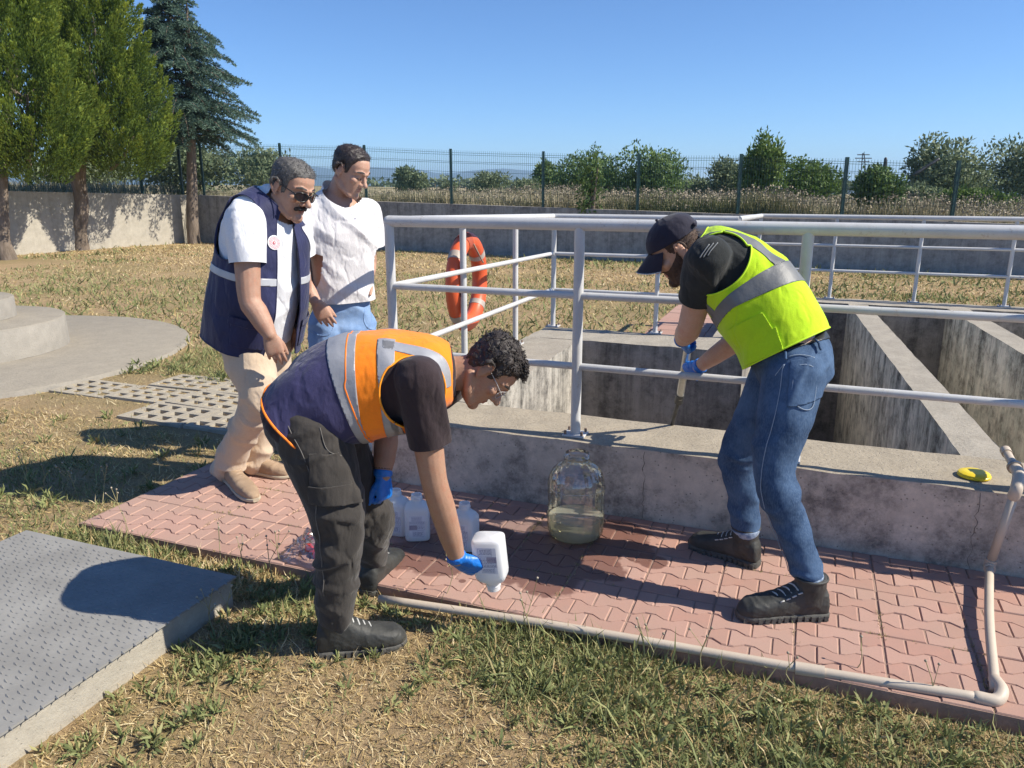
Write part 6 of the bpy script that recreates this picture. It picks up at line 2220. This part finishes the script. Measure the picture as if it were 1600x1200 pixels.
    for i in range(n1 - 1): F.append((i * n2 + n2 - 1, (i + 1) * n2 + n2 - 1, o + (i + 1) * n2 + n2 - 1, o + i * n2 + n2 - 1))
    obj("brim", S, F, mcap, cap)
    V, F = tube([S[i * n2 + n2 - 1] - head.v(0, 0, .002) for i in range(n1)], .0022, 6, round_ends=False)
    obj("brim_piping", V, F, simple("white_piping", (0.6, 0.6, 0.6), (0.5, 0.5, 0.5), 20, 0.6), cap)
    V, F = ball(head(0, .0, .134), .006); obj("cap_button", V, F, mcap, cap)
    arc = [head(.062 * math.sin(a), -.098 - .012 * math.cos(a), .045 + .0 * a) for a in np.linspace(-1.1, 1.1, 9)]
    V, F = tube(arc, .008, 8, flat=1.0); obj("cap_strap", V, F, mcap, cap)
    # T-shirt
    S = Soup(); S.add(*torso_loft(sp, -.004, -.004))
    for sh, el, k_ in ((shL, elL, .50), (shR, elR, .55)):
        e = sh + (el - sh) * k_
        S.add(*tube([sh - nrm(el - sh) * .02, sh + (e - sh) * .4, e, e + nrm(el - sh) * .03], [.080, .077, .072, .072], 20, sub=3))
    S.add(*tube([sp[4][0], sp[5][0] * .4 + head(0, -.02, -.06) * .6], [.075, .066], 18))
    V, Q = remesh(*S.arr(), .0065, 3)
    V = folds(V, Q, .0075, nrm(sp[4][0] - sp[2][0]), 3, 12, 17)
    f = np.ones(len(V))
    for sh, el, k_ in ((shL, elL, .50), (shR, elR, .55)):
        d = nrm(el - sh); q = (V - sh) @ d; Lr = np.linalg.norm(el - sh) * k_
        near = seg_dist(V, sh + d * .08, el) < .13
        f = np.where(near, np.minimum(f, (Lr - q) * 5), f)
    nd = nrm(head(0, -.02, -.03) - sp[5][0])
    f = np.minimum(f, np.where(np.linalg.norm(V - sp[5][0], axis=1) < .14, (.028 - (V - sp[5][0]) @ nd) * 5, 1))
    f = np.minimum(f, (spine_coords(V, sp)[0] - .125) * 5)
    Vc, Fc = clip(V, Q, f)
    shirt = obj("shirt", *thin_out(Vc, Fc, .5), cloth("black_jersey", (0.014, 0.017, 0.018), (0.024, 0.027, 0.028), wr=.3), P)
    # pale stripes over the shoulder and sleeve
    Ns = normals(V, Q)
    for i in range(3):
        surf_line(shirt, V, Q, [at(1090 + i * 8, 402 - i * 2, 2.78), at(1098 + i * 8, 388 - i * 1.5, 2.78), at(1108 + i * 8, 377 - i * 1, 2.80)], .0016, .0022, simple("grey_stripe", (0.22, 0.23, 0.24), (0.18, 0.19, 0.2), 30, 0.8), "sleeve_stripe")
    d = nrm(elL - shL); w1 = nrm(np.cross(d, fw)); 
    # vest
    vs_ = [(s[0] - EZ * (.014 if 1 <= i <= 3 else .004) + fw * (.01 if i < 3 else 0), s[1], s[2], s[3] + (.022, .030, .028, .016, .010, .010)[i]) for i, s in enumerate(sp)]
    vs_[0] = (vs_[0][0] - nrm(sp[1][0] - sp[0][0]) * .02, *vs_[0][1:])
    V, F = torso_loft(vs_, .017, .012, sub=5)
    V, Q = remesh(V, F, .0065, 3)
    V = folds(V, Q, .0095, np.array((-.5, 0, -.85)), 2.6, 8, 29)
    s, l, d = spine_coords(V, sp)
    hem = s - (.058 - .16 * np.clip(d, -.3, .3) * -1 * -1)
    arm = lambda sgn: np.where(l * sgn > .03, ((s - (sc[3] + .050)) / .125) ** 2 + ((d - .012) / .128) ** 2 - 1, 1)
    necko = np.linalg.norm(V - at(1080, 386, 3.08), axis=1) - .098
    front = np.where(d > 0, np.abs(l) - .012, 1)
    keep = np.minimum.reduce([hem * 8, arm(1), arm(-1), necko * 8, front * 8])
    ml = cloth("lime_hivis_mesh", (0.50, 0.74, 0.012), (0.43, 0.66, 0.012), wr=.22, weave=330)
    Vo, Fo = clip(V, Q, keep)
    vest = obj("vest", Vo, Fo, ml, P, solid=.004)
    r0 = sc[2] + .012
    tl = s - .12 * d
    ring1 = np.minimum(keep, (.028 - np.abs(tl - r0)) * 8)
    lv = np.abs(np.abs(l) - (.115 + .01 * np.clip((s - sc[3]) / .1, -1, 1)))
    vert = np.minimum.reduce([keep, (.025 - lv) * 8, (tl - r0 - .024) * 8, np.where(d < .05, .2, -.2)])
    vertf = np.minimum.reduce([keep, (.025 - np.abs(np.abs(l) - .10)) * 8, (tl - r0 - .024) * 8, np.where(d > .05, .2, -.2)])
    strips(vest, V, Q, [ring1, vert, vertf], .0025, M_strip2)
    edge_tube(Vo, Fo, .0036, simple("lime_binding", (0.60, 0.88, 0.02), (0.5, 0.78, 0.02), 20, 0.7), "binding", vest, 60)
    pkc = at(1180, 528, 2.70)
    q = V - pkc
    ax = nrm(sp[0][0] - sp[2][0])
    belt_pocket_patch(vest, V, Q, np.minimum.reduce([(.075 - np.abs(q @ ax)) * 8, (.07 - np.abs(d - .085)) * 8, np.where(l < -.06, 1, -1.)]), .006, ml, "vest_pocket")
    # jeans
    S = Soup(); up = nrm(sp[1][0] - sp[0][0])
    S.add(*ellip(at(1238, 560, 2.85), (rt * .172, nrm(np.cross(up, rt)) * .148, up * .155), 24, 13))
    S.add(*loft([(sp[0][0] + up * z, rt * .17, nrm(np.cross(up, rt)) * .135, 2.3) for z in (-.03, .03, .075)], 28))
    S.add(*leg_cloth(hipL, knL, anL, legr, -.012)); S.add(*leg_cloth(hipR, knR, anR, legr2, -.012))
    V, Q = remesh(*S.arr(), .0066, 3)
    hz = V[:, 2]
    V = folds(V, Q, .0095, rt + np.array((0, 0, .3)), 4.5, 14, 47, np.interp(hz, [.05, .2, .45, .6, .9, 1.1], [1.5, .9, 1.1, .6, .5, .3]))
    m, t, b = nodes("blue_denim")
    co = tex_coord(t)
    c = mix(t, ramp(t, noise(t, co, 6, 5, 0.6), [(0.38, 0.0), (0.64, 1.0)]), (0.018, 0.042, 0.095), (0.070, 0.125, 0.225))
    c = mix(t, ramp(t, noise(t, tex_coord(t, "Object", (1, 1, .25)), 260, 2), [(0.4, 0.0), (0.75, 0.35)]), c, (0.15, 0.22, 0.33))
    lnk(t, c, b.inputs["Base Color"]); b.inputs["Roughness"].default_value = 0.85; b.inputs["Specular IOR Level"].default_value = 0.2
    bump(t, b, noise(t, co, 45, 6, 0.6), 0.35, 0.006)
    s2, l2, d2 = spine_coords(V, sp)
    Vt, Ft = clip(V, Q, (sc[0] + .088 - s2) * 8 + 0 * l2)
    tr = obj("jeans", Vt, Ft, m, P)
    f = np.minimum(s2 - .045, .083 - s2) * 8
    N = normals(V, Q)
    Vb, Fb = clip(V + N * .006, Q, f)
    obj("belt", Vb, Fb, simple("black_leather", (0.016, 0.018, 0.020), (0.03, 0.032, 0.034), 14, 0.4, 80, 0.2), P, solid=.004)
    def denim_patch(c, ex, ez, hx, hz_, nm, off=.005):
        q = V - np.asarray(c)
        belt_pocket_patch(tr, V, Q, np.minimum.reduce([(hx - np.abs(q @ nrm(ex))) * 8, (hz_ - np.abs(q @ nrm(ez))) * 8, .14 - np.linalg.norm(q, axis=1)]), off, m, nm)
    denim_patch(at(1262, 592, 2.66), fw, EZ + .2 * fw, .066, .078, "back_pocket")
    M_st = simple("pale_blue_thread", (0.30, 0.36, 0.44), (0.22, 0.28, 0.38), 60, 0.9)
    for nm, pts in (("side_seam", [(1216, 560), (1211, 640), (1194, 735), (1216, 810), (1240, 892)]), ("pocket_stitch", [(1243, 566), (1237, 622), (1256, 640), (1278, 630), (1288, 574)]), ("pocket_stitch", [(1243, 566), (1265, 568), (1288, 574)]),
                    ("yoke_stitch", [(1226, 548), (1258, 545), (1292, 552)]), ("pocket_stitch", [(1190, 583), (1203, 575), (1214, 560)])):
        surf_line(tr, V, Q, [at(u, v, 2.62) for u, v in pts], .0035, .0016, M_st, nm)
    for u0, v0, u1, v1 in ((1222, 540, 1228, 562), (1285, 512, 1291, 545)):
        surf_line(tr, V, Q, [at(u0, v0, 2.66), at((u0 + u1) / 2, (v0 + v1) / 2, 2.66), at(u1, v1, 2.66)], .0115, .0048, m, "belt_loop")
    for an, kn in ((anL, knL), (anR, knR)):
        ax = nrm(an - kn); q = (V - an) @ ax
        nr = np.linalg.norm(V - an, axis=1) < .12
        belt_pocket_patch(tr, V, Q, np.where(nr, np.minimum(q + .012, .016 - q) * 8, -1), .003, simple("frayed_hem", (0.35, 0.42, 0.52), (0.14, 0.2, 0.32), 70, 0.9), "frayed_hem")
    for (hargs, hk), el in ((handL, elL), (handR, elR)):
        S = Soup(); hand_prims(S, *hargs, infl=.0018, **hk)
        dn = nrm(el - hargs[0])
        S.add(*tube([hargs[0] + dn * -.005, hargs[0] + dn * .02], [.034, .036], 16, round_ends=False))
        V, Q = remesh(*S.arr(), .0036, 1)
        V = folds(V, Q, .0014, np.cross(dn, fw) + .01, 10, 70, 5)
        obj("glove", V, Q, M_glove, P)
    dn = nrm(elL - wrL)
    V, F = tube([wrL + dn * .028, wrL + dn * .052], [.0345, .0355], 20, round_ends=False)
    obj("wristwatch", V, F, M_black, P, auto=40)
    st = dict(boot=True, mat=M_boot, smat=M_soleb, lmat=M_lace, sole=.030)
    shoe(P, gp(1289, 962, 0), gp(1152, 966, 0), anL, st, k=1.08)
    shoe(P, gp(1184, 886, 0), gp(1078, 852, 0), anR, st, k=1.05)
person_lime()

# ---------------------------------------------------------------- the man in the open navy vest
def person_navy():
    P = empty("person", gp(400, 755, 0), "stout man in sunglasses with a moustache, open navy vest and beige trousers", "person")
    fw = nrm(np.array((.83, -.56, 0))); rt = np.cross(fw, EZ)
    sp = [(at(393, 522, 3.86), rt, .195, .160), (at(401, 465, 3.84), rt, .200, .178), (at(408, 408, 3.83), rt, .200, .160), (at(413, 362, 3.82), rt, .205, .140), (at(420, 332, 3.82), rt, .185, .108), (at(432, 308, 3.82), rt, .085, .078)]
    sc = [spine_len(sp, i) for i in range(6)]
    head = Head(at(456, 294, 3.78), (.40, -.12, .90), (.78, -.44, -.46), 1.13)
    shR, elR, wrR = at(383, 350, 3.64), at(390, 468, 3.58), at(421, 522, 3.54)
    shL, elL, wrL = at(458, 342, 4.0), at(474, 452, 4.10), at(452, 502, 4.02)
    hipR, knR, anR = at(379, 515, 3.77), at(405, 622, 3.68), ankle(gp(350, 741, 0), gp(400, 786, 0), .095)
    hipL, knL, anL = at(414, 515, 3.95), at(425, 618, 3.98), ankle(gp(386, 736, 0), gp(456, 747, 0), .095)
    legr = [.128, .118, .090, .076, .072]
    handR = ((wrR, (.22, .02, -1), (-.25, .95, .05), 1, CURL_REL), dict(k=1.0, thumb=(.85, .45, .3)))
    handL = ((wrL, (.1, -.2, -1), (-.3, -.9, 0), -1, CURL_REL), dict(k=1.0))
    sk = skin("ruddy_skin", (0.46, 0.28, 0.20), (0.40, 0.225, 0.155))
    V, Q = body_mesh(sp, head, at(434, 312, 3.82), [(shR, elR, wrR, dict(r=(.064, .060, .052, .052, .045, .033))), (shL, elL, wrL)], [handR, handL],
                     [(hipR, knR, anR, legr), (hipL, knL, anL, legr)], [(anR, gp(392, 778, 0)), (anL, gp(446, 743, 0))], dict(nose=1.15, chin=1.2))
    V, Q = thin_out(V, Q, .36)
    obj("body", V, Q, sk, P)
    hV, hQ = head_mesh(head, nose=1.15, chin=1.2)
    line = [(-.12, -.058), (-.07, -.050), (-.035, -.03), (-.02, .026), (.0, .030), (.012, -.022), (.028, -.012), (.036, .045), (.055, .068), (.10, .086)]
    hair_shell(P, hV, hQ, head, line, .007, M_hairg, 71, .002)
    lip = simple("ruddy_lips", (0.42, 0.18, 0.15), (0.36, 0.15, 0.12), 20, 0.45)
    face_bits(P, head, hV, hQ, lip)
    L = head.loc(hV)
    d = np.minimum(seg_dist(L, (-.031, .080, -.058), (0, .097, -.046)), seg_dist(L, (.031, .080, -.058), (0, .097, -.046)))
    N = normals(hV, hQ)
    Vm = hV + N * (.0065 + .002 * vnoise(hV * 180, 3))[:, None]
    Vc, Fc = clip(Vm, hQ, .0095 - d); obj("moustache", Vc, Fc, M_hairb, P)
    # sunglasses
    S = Soup(); SL = Soup()
    for sx in (-1, 1):
        S.add(*tube([head(sx * .080, -.018, .016), head(sx * .079, .03, .013), head(sx * .068, .086, .008)], [.0026, .0026, .003], 8, sub=3))
        rg = [head(sx * (.034 + .029 * math.cos(a)), .103 - .022 * (abs(.034 + .029 * math.cos(a)) / .06) ** 2, .001 + .0205 * math.sin(a) * (1 if math.sin(a) < 0 else .85)) for a in np.linspace(0, 6.2832, 21)]
        S.add(*tube(rg, .0026, 8, round_ends=False))
        c0 = len(rg); cen = np.mean(rg[:-1], 0) + head.v(0, .003, 0)
        SL.add(np.array(rg[:-1] + [cen]), [(i, (i + 1) % 20, 20) if sx > 0 else ((i + 1) % 20, i, 20) for i in range(20)])
    S.add(*tube([head(-.008, .104, .007), head(0, .107, .010), head(.008, .104, .007)], [.0024] * 3, 8))
    V, F = S.arr(); sg = obj("sunglasses", V, F, simple("black_frame", (0.012, 0.012, 0.014), (0.02, 0.02, 0.022), 20, 0.25), P)
    V, F = SL.arr(); obj("lenses", V, F, simple("dark_lens", (0.012, 0.010, 0.012), (0.02, 0.016, 0.02), 6, 0.08), sg)
    # polo shirt
    S = Soup(); S.add(*torso_loft(sp, .001, .004))
    for sh, el, k_ in ((shR, elR, .52), (shL, elL, .5)):
        e = sh + (el - sh) * k_
        S.add(*tube([sh - nrm(el - sh) * .015, sh + (e - sh) * .4, e, e + nrm(el - sh) * .03], [.088, .090, .082, .08], 20, sub=3))
    nk = nrm(head(0, -.02, -.06) - sp[5][0])
    S.add(*tube([sp[4][0], sp[5][0], sp[5][0] + nk * .035], [.080, .076, .073], 20))
    V, Q = remesh(*S.arr(), .0065, 3)
    V = folds(V, Q, .008, nrm(elR - shR) + .3 * fw, 3, 10, 19)
    f = np.ones(len(V))
    for sh, el, k_ in ((shR, elR, .52), (shL, elL, .5)):
        d = nrm(el - sh); q = (V - sh) @ d; Lr = np.linalg.norm(el - sh) * k_
        near = seg_dist(V, sh + d * .1, el) < .13
        f = np.where(near, np.minimum(f, (Lr - q) * 5), f)
    f = np.minimum(f, np.where(np.linalg.norm(V - sp[5][0], axis=1) < .15, (.022 + .0 - (V - sp[5][0]) @ nk) * 5, 1))
    s, l, d = spine_coords(V, sp)
    f = np.minimum(f, np.where((d > .03) & (s > sc[4]), (np.abs(l) - .022 * (s - sc[4] + .02) / .1) * 5, 1))
    f = np.minimum(f, (s + .06) * 5)
    Vc, Fc = clip(V, Q, f)
    ms = cloth("white_pique", (0.76, 0.77, 0.80), (0.70, 0.71, 0.75), wr=.35)
    sh_ = obj("shirt", *thin_out(Vc, Fc, .5), ms, P)
    # navy vest, open in front
    vs_ = [(s_[0] + fw * (.012 if i < 3 else 0), s_[1], s_[2] + (.018, .018, .012, .008, 0, 0)[i], s_[3] + (.040, .036, .018, .008, .004, .01)[i]) for i, s_ in enumerate(sp)]
    e = nrm(sp[0][0] - sp[1][0]); vs_[0] = (vs_[0][0] + e * .05, *vs_[0][1:])
    V, F = torso_loft(vs_, .020, .016, sub=5)
    V, Q = remesh(V, F, .0065, 3)
    s, l, d = spine_coords(V, sp)
    V = folds(V, Q, .008, EZ + .2 * rt, 2.4, 9, 37, np.interp(s, [0, .3], [1.2, .5]))
    s, l, d = spine_coords(V, sp)
    arm = lambda sgn: np.where(l * sgn > .05, ((s - (sc[3] + .005)) / .135) ** 2 + ((d - .01) / .118) ** 2 - 1, 1)
    necko = np.linalg.norm(V - (sp[5][0] + nk * .01 + fw * .012), axis=1) - .105
    front = np.where(d > 0, np.abs(l) - np.interp(s, [-.05, .1, sc[3], sc[4] + .05], [.105, .085, .062, .05]), 1)
    hem = s + .035
    keep = np.minimum.reduce([hem * 8, arm(1), arm(-1), necko * 8, front * 8])
    mv = cloth("navy_vest_fabric", (0.026, 0.030, 0.098), (0.018, 0.021, 0.062), wr=.3, rough=.62)
    Vo, Fo = clip(V, Q, keep)
    vest = obj("vest", Vo, Fo, mv, P, solid=.005)
    r0 = sc[2] - .045
    strips(vest, V, Q, [np.minimum(keep, (.017 - np.abs(s - r0 + .03 * l)) * 8)], .0025, simple("pale_reflective_tape", (0.46, 0.47, 0.50), (0.40, 0.41, 0.44), 16, 0.4))
    edge_tube(Vo, Fo, .0034, mv, "binding", vest, 60)
    for sg_ in (1, -1):
        belt_pocket_patch(vest, V, Q, np.minimum.reduce([keep, (.060 - np.abs(s - .075)) * 8, (.058 - np.abs(l * sg_ - .165)) * 8, np.where(d > .02, .2, -.2)]), .006, mv, "vest_pocket")
        belt_pocket_patch(vest, V, Q, np.minimum.reduce([keep, (.020 - np.abs(s - .140)) * 8, (.062 - np.abs(l * sg_ - .165)) * 8, np.where(d > .02, .2, -.2)]), .010, mv, "pocket_flap")
    # round emblem on the right chest: white disc, red rings of dashes, small red crescent
    tgt = at(428, 380, 3.6)
    N = normals(V, Q)
    dirr = nrm(tgt - np.array((0, 0, CAM_Z)))
    cand = np.where((N @ dirr < -.2) & (keep > 0))[0]
    cr = np.linalg.norm(np.cross(V[cand] - np.array((0, 0, CAM_Z)), dirr), axis=1)
    i0 = cand[np.argmin(cr + .02 * np.linalg.norm(V[cand], axis=1))]
    near = np.linalg.norm(V - V[i0], axis=1) < .04
    nn = nrm(N[near].mean(0)); cc = V[i0] + nn * .006
    ux = nrm(np.cross(EZ, nn)); uy = np.cross(nn, ux)
    rad = np.linalg.norm((V - V[i0]) - np.outer((V - V[i0]) @ nn, nn), axis=1)
    mw = simple("white_print", (0.78, 0.78, 0.80), (0.74, 0.74, 0.76), 30, 0.5); mr_ = simple("red_print", (0.62, 0.06, 0.07), (0.55, 0.05, 0.06), 30, 0.5)
    Vd, Fd = clip(V + N * .0045, Q, np.where(np.linalg.norm(V - V[i0], axis=1) < .08, .034 - rad, -1))
    em = obj("emblem", Vd, Fd, mw, vest)
    S = Soup()
    def on(x, y):
        p = V[i0] + ux * x + uy * y
        j = np.argmin(np.linalg.norm(V - p, axis=1))
        return p + nn * float((V[j] - p) @ nn) + nn * .0078
    for rr2, k_, w_ in ((.0290, 24, .0030), (.0225, 18, .0030), (.0160, 13, .0026)):
        for i in range(k_):
            a0 = 2 * math.pi * i / k_; a1 = a0 + 2 * math.pi / k_ * .58
            S.add(np.array([on(rr2 * math.cos(a0), rr2 * math.sin(a0)), on(rr2 * math.cos(a1), rr2 * math.sin(a1)), on((rr2 - w_) * math.cos(a1), (rr2 - w_) * math.sin(a1)), on((rr2 - w_) * math.cos(a0), (rr2 - w_) * math.sin(a0))]), [(0, 1, 2, 3)])
    ring_o = [on(.0085 * math.cos(a), .0085 * math.sin(a)) for a in np.linspace(.6, 5.7, 15)]
    ring_i = [on(.0025 + .0062 * math.cos(a), .0062 * math.sin(a)) for a in np.linspace(.6, 5.7, 15)]
    S.add(np.array(ring_o + ring_i), [(i, i + 1, 16 + i, 15 + i) for i in range(14)])
    st5 = [on(.0045 + (.0036 if i % 2 == 0 else .0015) * math.cos(i * math.pi / 5), (.0036 if i % 2 == 0 else .0015) * math.sin(i * math.pi / 5)) for i in range(10)]
    S.add(np.array(st5 + [np.mean(st5, 0)]), [(i, (i + 1) % 10, 10) for i in range(10)])
    Ve, Fe = S.arr(); obj("emblem_print", Ve, Fe, mr_, em, smooth=False)
    # beige trousers
    S = Soup(); up = EZ
    S.add(*ellip(at(393, 520, 3.87), (rt * .195, fw * .165, up * .17), 24, 13))
    S.add(*leg_cloth(hipR, knR, anR, legr, .03)); S.add(*leg_cloth(hipL, knL, anL, legr, .03))
    V, Q = remesh(*S.arr(), .0070, 3)
    V = folds(V, Q, .0105, rt + np.array((0, 0, .25)), 3.6, 12, 57, np.interp(V[:, 2], [.05, .2, .42, .6, .9], [1.7, 1.0, 1.2, .6, .35]))
    obj("trousers", *thin_out(V, Q, .6), cloth("beige_chino", (0.60, 0.475, 0.355), (0.54, 0.42, 0.31), wr=.3), P)
    mt = simple("tan_suede", (0.36, 0.255, 0.17), (0.29, 0.20, 0.13), 16, 0.85, 120, 0.3)
    st = dict(boot=False, mat=mt, smat=simple("cream_sole", (0.50, 0.43, 0.32), (0.4, 0.34, 0.25), 20, 0.7), lmat=simple("tan_laces", (0.42, 0.31, 0.21), (0.35, 0.25, 0.17), 30, 0.8), sole=.024)
    shoe(P, gp(350, 741, 0), gp(400, 786, 0), anR, st, k=1.05)
    shoe(P, gp(386, 736, 0), gp(456, 747, 0), anL, st, k=1.05)
person_navy()

# ---------------------------------------------------------------- the man in the white T-shirt
def person_white():
    P = empty("person", np.array((-1.05, 4.55, GZ)), "man in a white T-shirt and light blue jeans looking down, hand in his pocket", "person")
    fw = nrm(np.array((.52, -.85, 0))); rt = np.cross(fw, EZ)
    sp = [(at(535, 500, 4.55), rt, .165, .122), (at(533, 452, 4.54), rt, .165, .125), (at(531, 400, 4.53), rt, .180, .128), (at(528, 360, 4.52), rt, .198, .125), (at(526, 328, 4.52), rt, .175, .092), (at(525, 300, 4.52), rt, .072, .066)]
    sc = [spine_len(sp, i) for i in range(6)]
    head = Head(at(548, 267, 4.47), (.45, -.18, .88), (.80, -.32, -.52), 1.10)
    shR, elR, wrR = at(484, 338, 4.42), at(463, 424, 4.36), at(494, 472, 4.27)
    shL, elL, wrL = at(571, 340, 4.62), at(577, 410, 4.66), at(574, 438, 4.58)
    hipR, knR, anR = at(512, 505, 4.49), np.array((-1.10, 4.42, .46)), np.array((-1.13, 4.5, .06))
    hipL, knL, anL = at(558, 505, 4.62), np.array((-.92, 4.56, .46)), np.array((-.94, 4.68, .06))
    legr = [.110, .100, .078, .066, .062]
    handR = ((wrR, (.42, .05, -.9), (-.2, .95, .1), 1, CURL_REL), dict(k=1.05, thumb=(.85, .45, .3)))
    handL = ((wrL, nrm(at(563, 474, 4.52) - wrL), (-.3, -.6, 0), -1, CURL_FIST), dict(k=1.0))
    sk = skin("sallow_skin", (0.52, 0.32, 0.235), (0.45, 0.265, 0.19))
    V, Q = body_mesh(sp, head, at(526, 304, 4.52), [(shR, elR, wrR), (shL, elL, wrL)], [handR, handL],
                     [(hipR, knR, anR, legr), (hipL, knL, anL, legr)], [(anR, np.array((-1.02, 4.3, GZ))), (anL, np.array((-.82, 4.5, GZ)))], dict(nose=1.05), vox=.005)
    V, Q = thin_out(V, Q, .36)
    obj("body", V, Q, sk, P)
    hV, hQ = head_mesh(head, nose=1.05)
    line = [(-.12, -.055), (-.07, -.045), (-.035, -.025), (-.02, .028), (.0, .032), (.012, -.005), (.026, .008), (.034, .045), (.05, .078), (.07, .094), (.10, .098)]
    hair_shell(P, hV, hQ, head, line, .011, simple("dark_brown_hair", (0.022, 0.016, 0.016), (0.045, 0.034, 0.032), 60, 0.5, 240, 0.5, 0.003), 81, .003)
    face_bits(P, head, hV, hQ, simple("muted_lips", (0.40, 0.18, 0.14), (0.34, 0.15, 0.12), 20, 0.45))
    S = Soup(); S.add(*torso_loft(sp, .026, .028))
    for sh, el, k_ in ((shR, elR, .62), (shL, elL, .62)):
        e = sh + (el - sh) * k_
        S.add(*tube([sh - nrm(el - sh) * .015, sh + (e - sh) * .4, e, e + nrm(el - sh) * .03], [.084, .086, .088, .09], 20, sub=3))
    S.add(*tube([sp[4][0], sp[5][0]], [.085, .074], 20))
    V, Q = remesh(*S.arr(), .0070, 3)
    V = folds(V, Q, .0115, np.array((.75, .2, -.6)), 2.8, 8.5, 67)
    f = np.ones(len(V))
    for sh, el, k_ in ((shR, elR, .62), (shL, elL, .62)):
        d = nrm(el - sh); q = (V - sh) @ d; Lr = np.linalg.norm(el - sh) * k_
        near = seg_dist(V, sh + d * .1, el) < .14
        f = np.where(near, np.minimum(f, (Lr - q) * 5), f)
    nk = nrm(head(0, -.02, -.06) - sp[5][0])
    f = np.minimum(f, np.where(np.linalg.norm(V - sp[5][0], axis=1) < .15, (.008 - (V - sp[5][0]) @ nk) * 5, 1))
    s, l, d = spine_coords(V, sp)
    f = np.minimum(f, (s - (sc[1] - .055)) * 5)
    Vc, Fc = clip(V, Q, f)
    mw = cloth("white_cotton", (0.72, 0.70, 0.71), (0.66, 0.64, 0.655), wr=.4)
    sh_ = obj("shirt", *thin_out(Vc, Fc, .5), mw, P)
    S2 = Soup(); edge = [(.0, 0)]
    V2 = V + normals(V, Q) * .003
    q = V - at(562, 338, 4.38)
    c0 = at(561, 339, 4.40)
    dist = np.linalg.norm(V - c0, axis=1); i0 = np.argmin(dist)
    q = V - V[i0]
    fb = np.minimum((.010 - np.abs(q @ rt)) * 4, (.0028 + .0012 * np.sin((q @ rt) * 500) - np.abs(q[:, 2])) * 4)
    Vm, Fm = clip(V2, Q, np.where(np.linalg.norm(q, axis=1) < .03, fb, -1))
    if Fm: obj("chest_motif", Vm, Fm, M_ink, sh_)
    S = Soup()
    S.add(*ellip(sp[0][0] + EZ * .0, (rt * .172, fw * .135, EZ * .19), 24, 13))
    S.add(*loft([(sp[0][0] * (1 - q) + sp[1][0] * q, rt * .170, fw * .130, 2.3) for q in (-.2, .4, 1.15)], 28))
    S.add(*leg_cloth(hipR, knR, anR, legr, .03)); S.add(*leg_cloth(hipL, knL, anL, legr, .03))
    V, Q = remesh(*S.arr(), .0070, 3)
    V = folds(V, Q, .008, rt + np.array((0, 0, .3)), 4, 13, 77)
    m, t, b = nodes("pale_denim")
    co = tex_coord(t)
    c = mix(t, ramp(t, noise(t, co, 6, 5, 0.6), [(0.38, 0.0), (0.64, 1.0)]), (0.13, 0.24, 0.46), (0.22, 0.34, 0.56))
    c = mix(t, ramp(t, noise(t, co, 200, 2), [(0.4, 0.0), (0.75, 0.3)]), c, (0.34, 0.44, 0.6))
    lnk(t, c, b.inputs["Base Color"]); b.inputs["Roughness"].default_value = 0.85
    bump(t, b, noise(t, co, 45, 6, 0.6), 0.3, 0.006)
    tr = obj("jeans", V, Q, m, P)
    s, l, d = spine_coords(V, sp)
    for sg_ in (1, -1):
        q = np.abs(np.hypot(l * sg_ - .165, (s - .03) * .9) - .075)
        belt_pocket_patch(tr, V, Q, np.where((d > -.02) & (l * sg_ > .04) & (s < .1) & (s > -.06), .004 - q, -1), .002, m, "pocket_seam")
    st = dict(boot=False, mat=simple("white_trainer", (0.6, 0.6, 0.6), (0.5, 0.5, 0.5), 16, 0.6), smat=simple("white_sole", (0.6, 0.58, 0.55), (0.5, 0.48, 0.45), 20, 0.7), lmat=M_lace, sole=.024)
    for an in (anR, anL):
        hl = np.array((an[0], an[1], GZ)) - fw * .07
        shoe(P, hl, hl + fw * .28, an, st)
person_white()

# ---------------------------------------------------------------- hazy air
V, F = box((0, 1700, -.2), (4600, 0, 0), (0, 1900, 0), (0, 0, 72))
hz = obj("haze", V, F, [], smooth=False)
m = bpy.data.materials.new("haze"); m.use_nodes = True
t = m.node_tree; t.nodes.remove(t.nodes["Principled BSDF"])
pv = t.nodes.new("ShaderNodeVolumePrincipled")
pv.inputs["Color"].default_value = (0.50, 0.74, 1.0, 1)
pv.inputs["Density"].default_value = 0.00040
pv.inputs["Anisotropy"].default_value = 0.1
lnk(t, pv.outputs[0], t.nodes["Material Output"].inputs["Volume"])
hz.data.materials.append(m)
hz['kind'] = 'stuff'
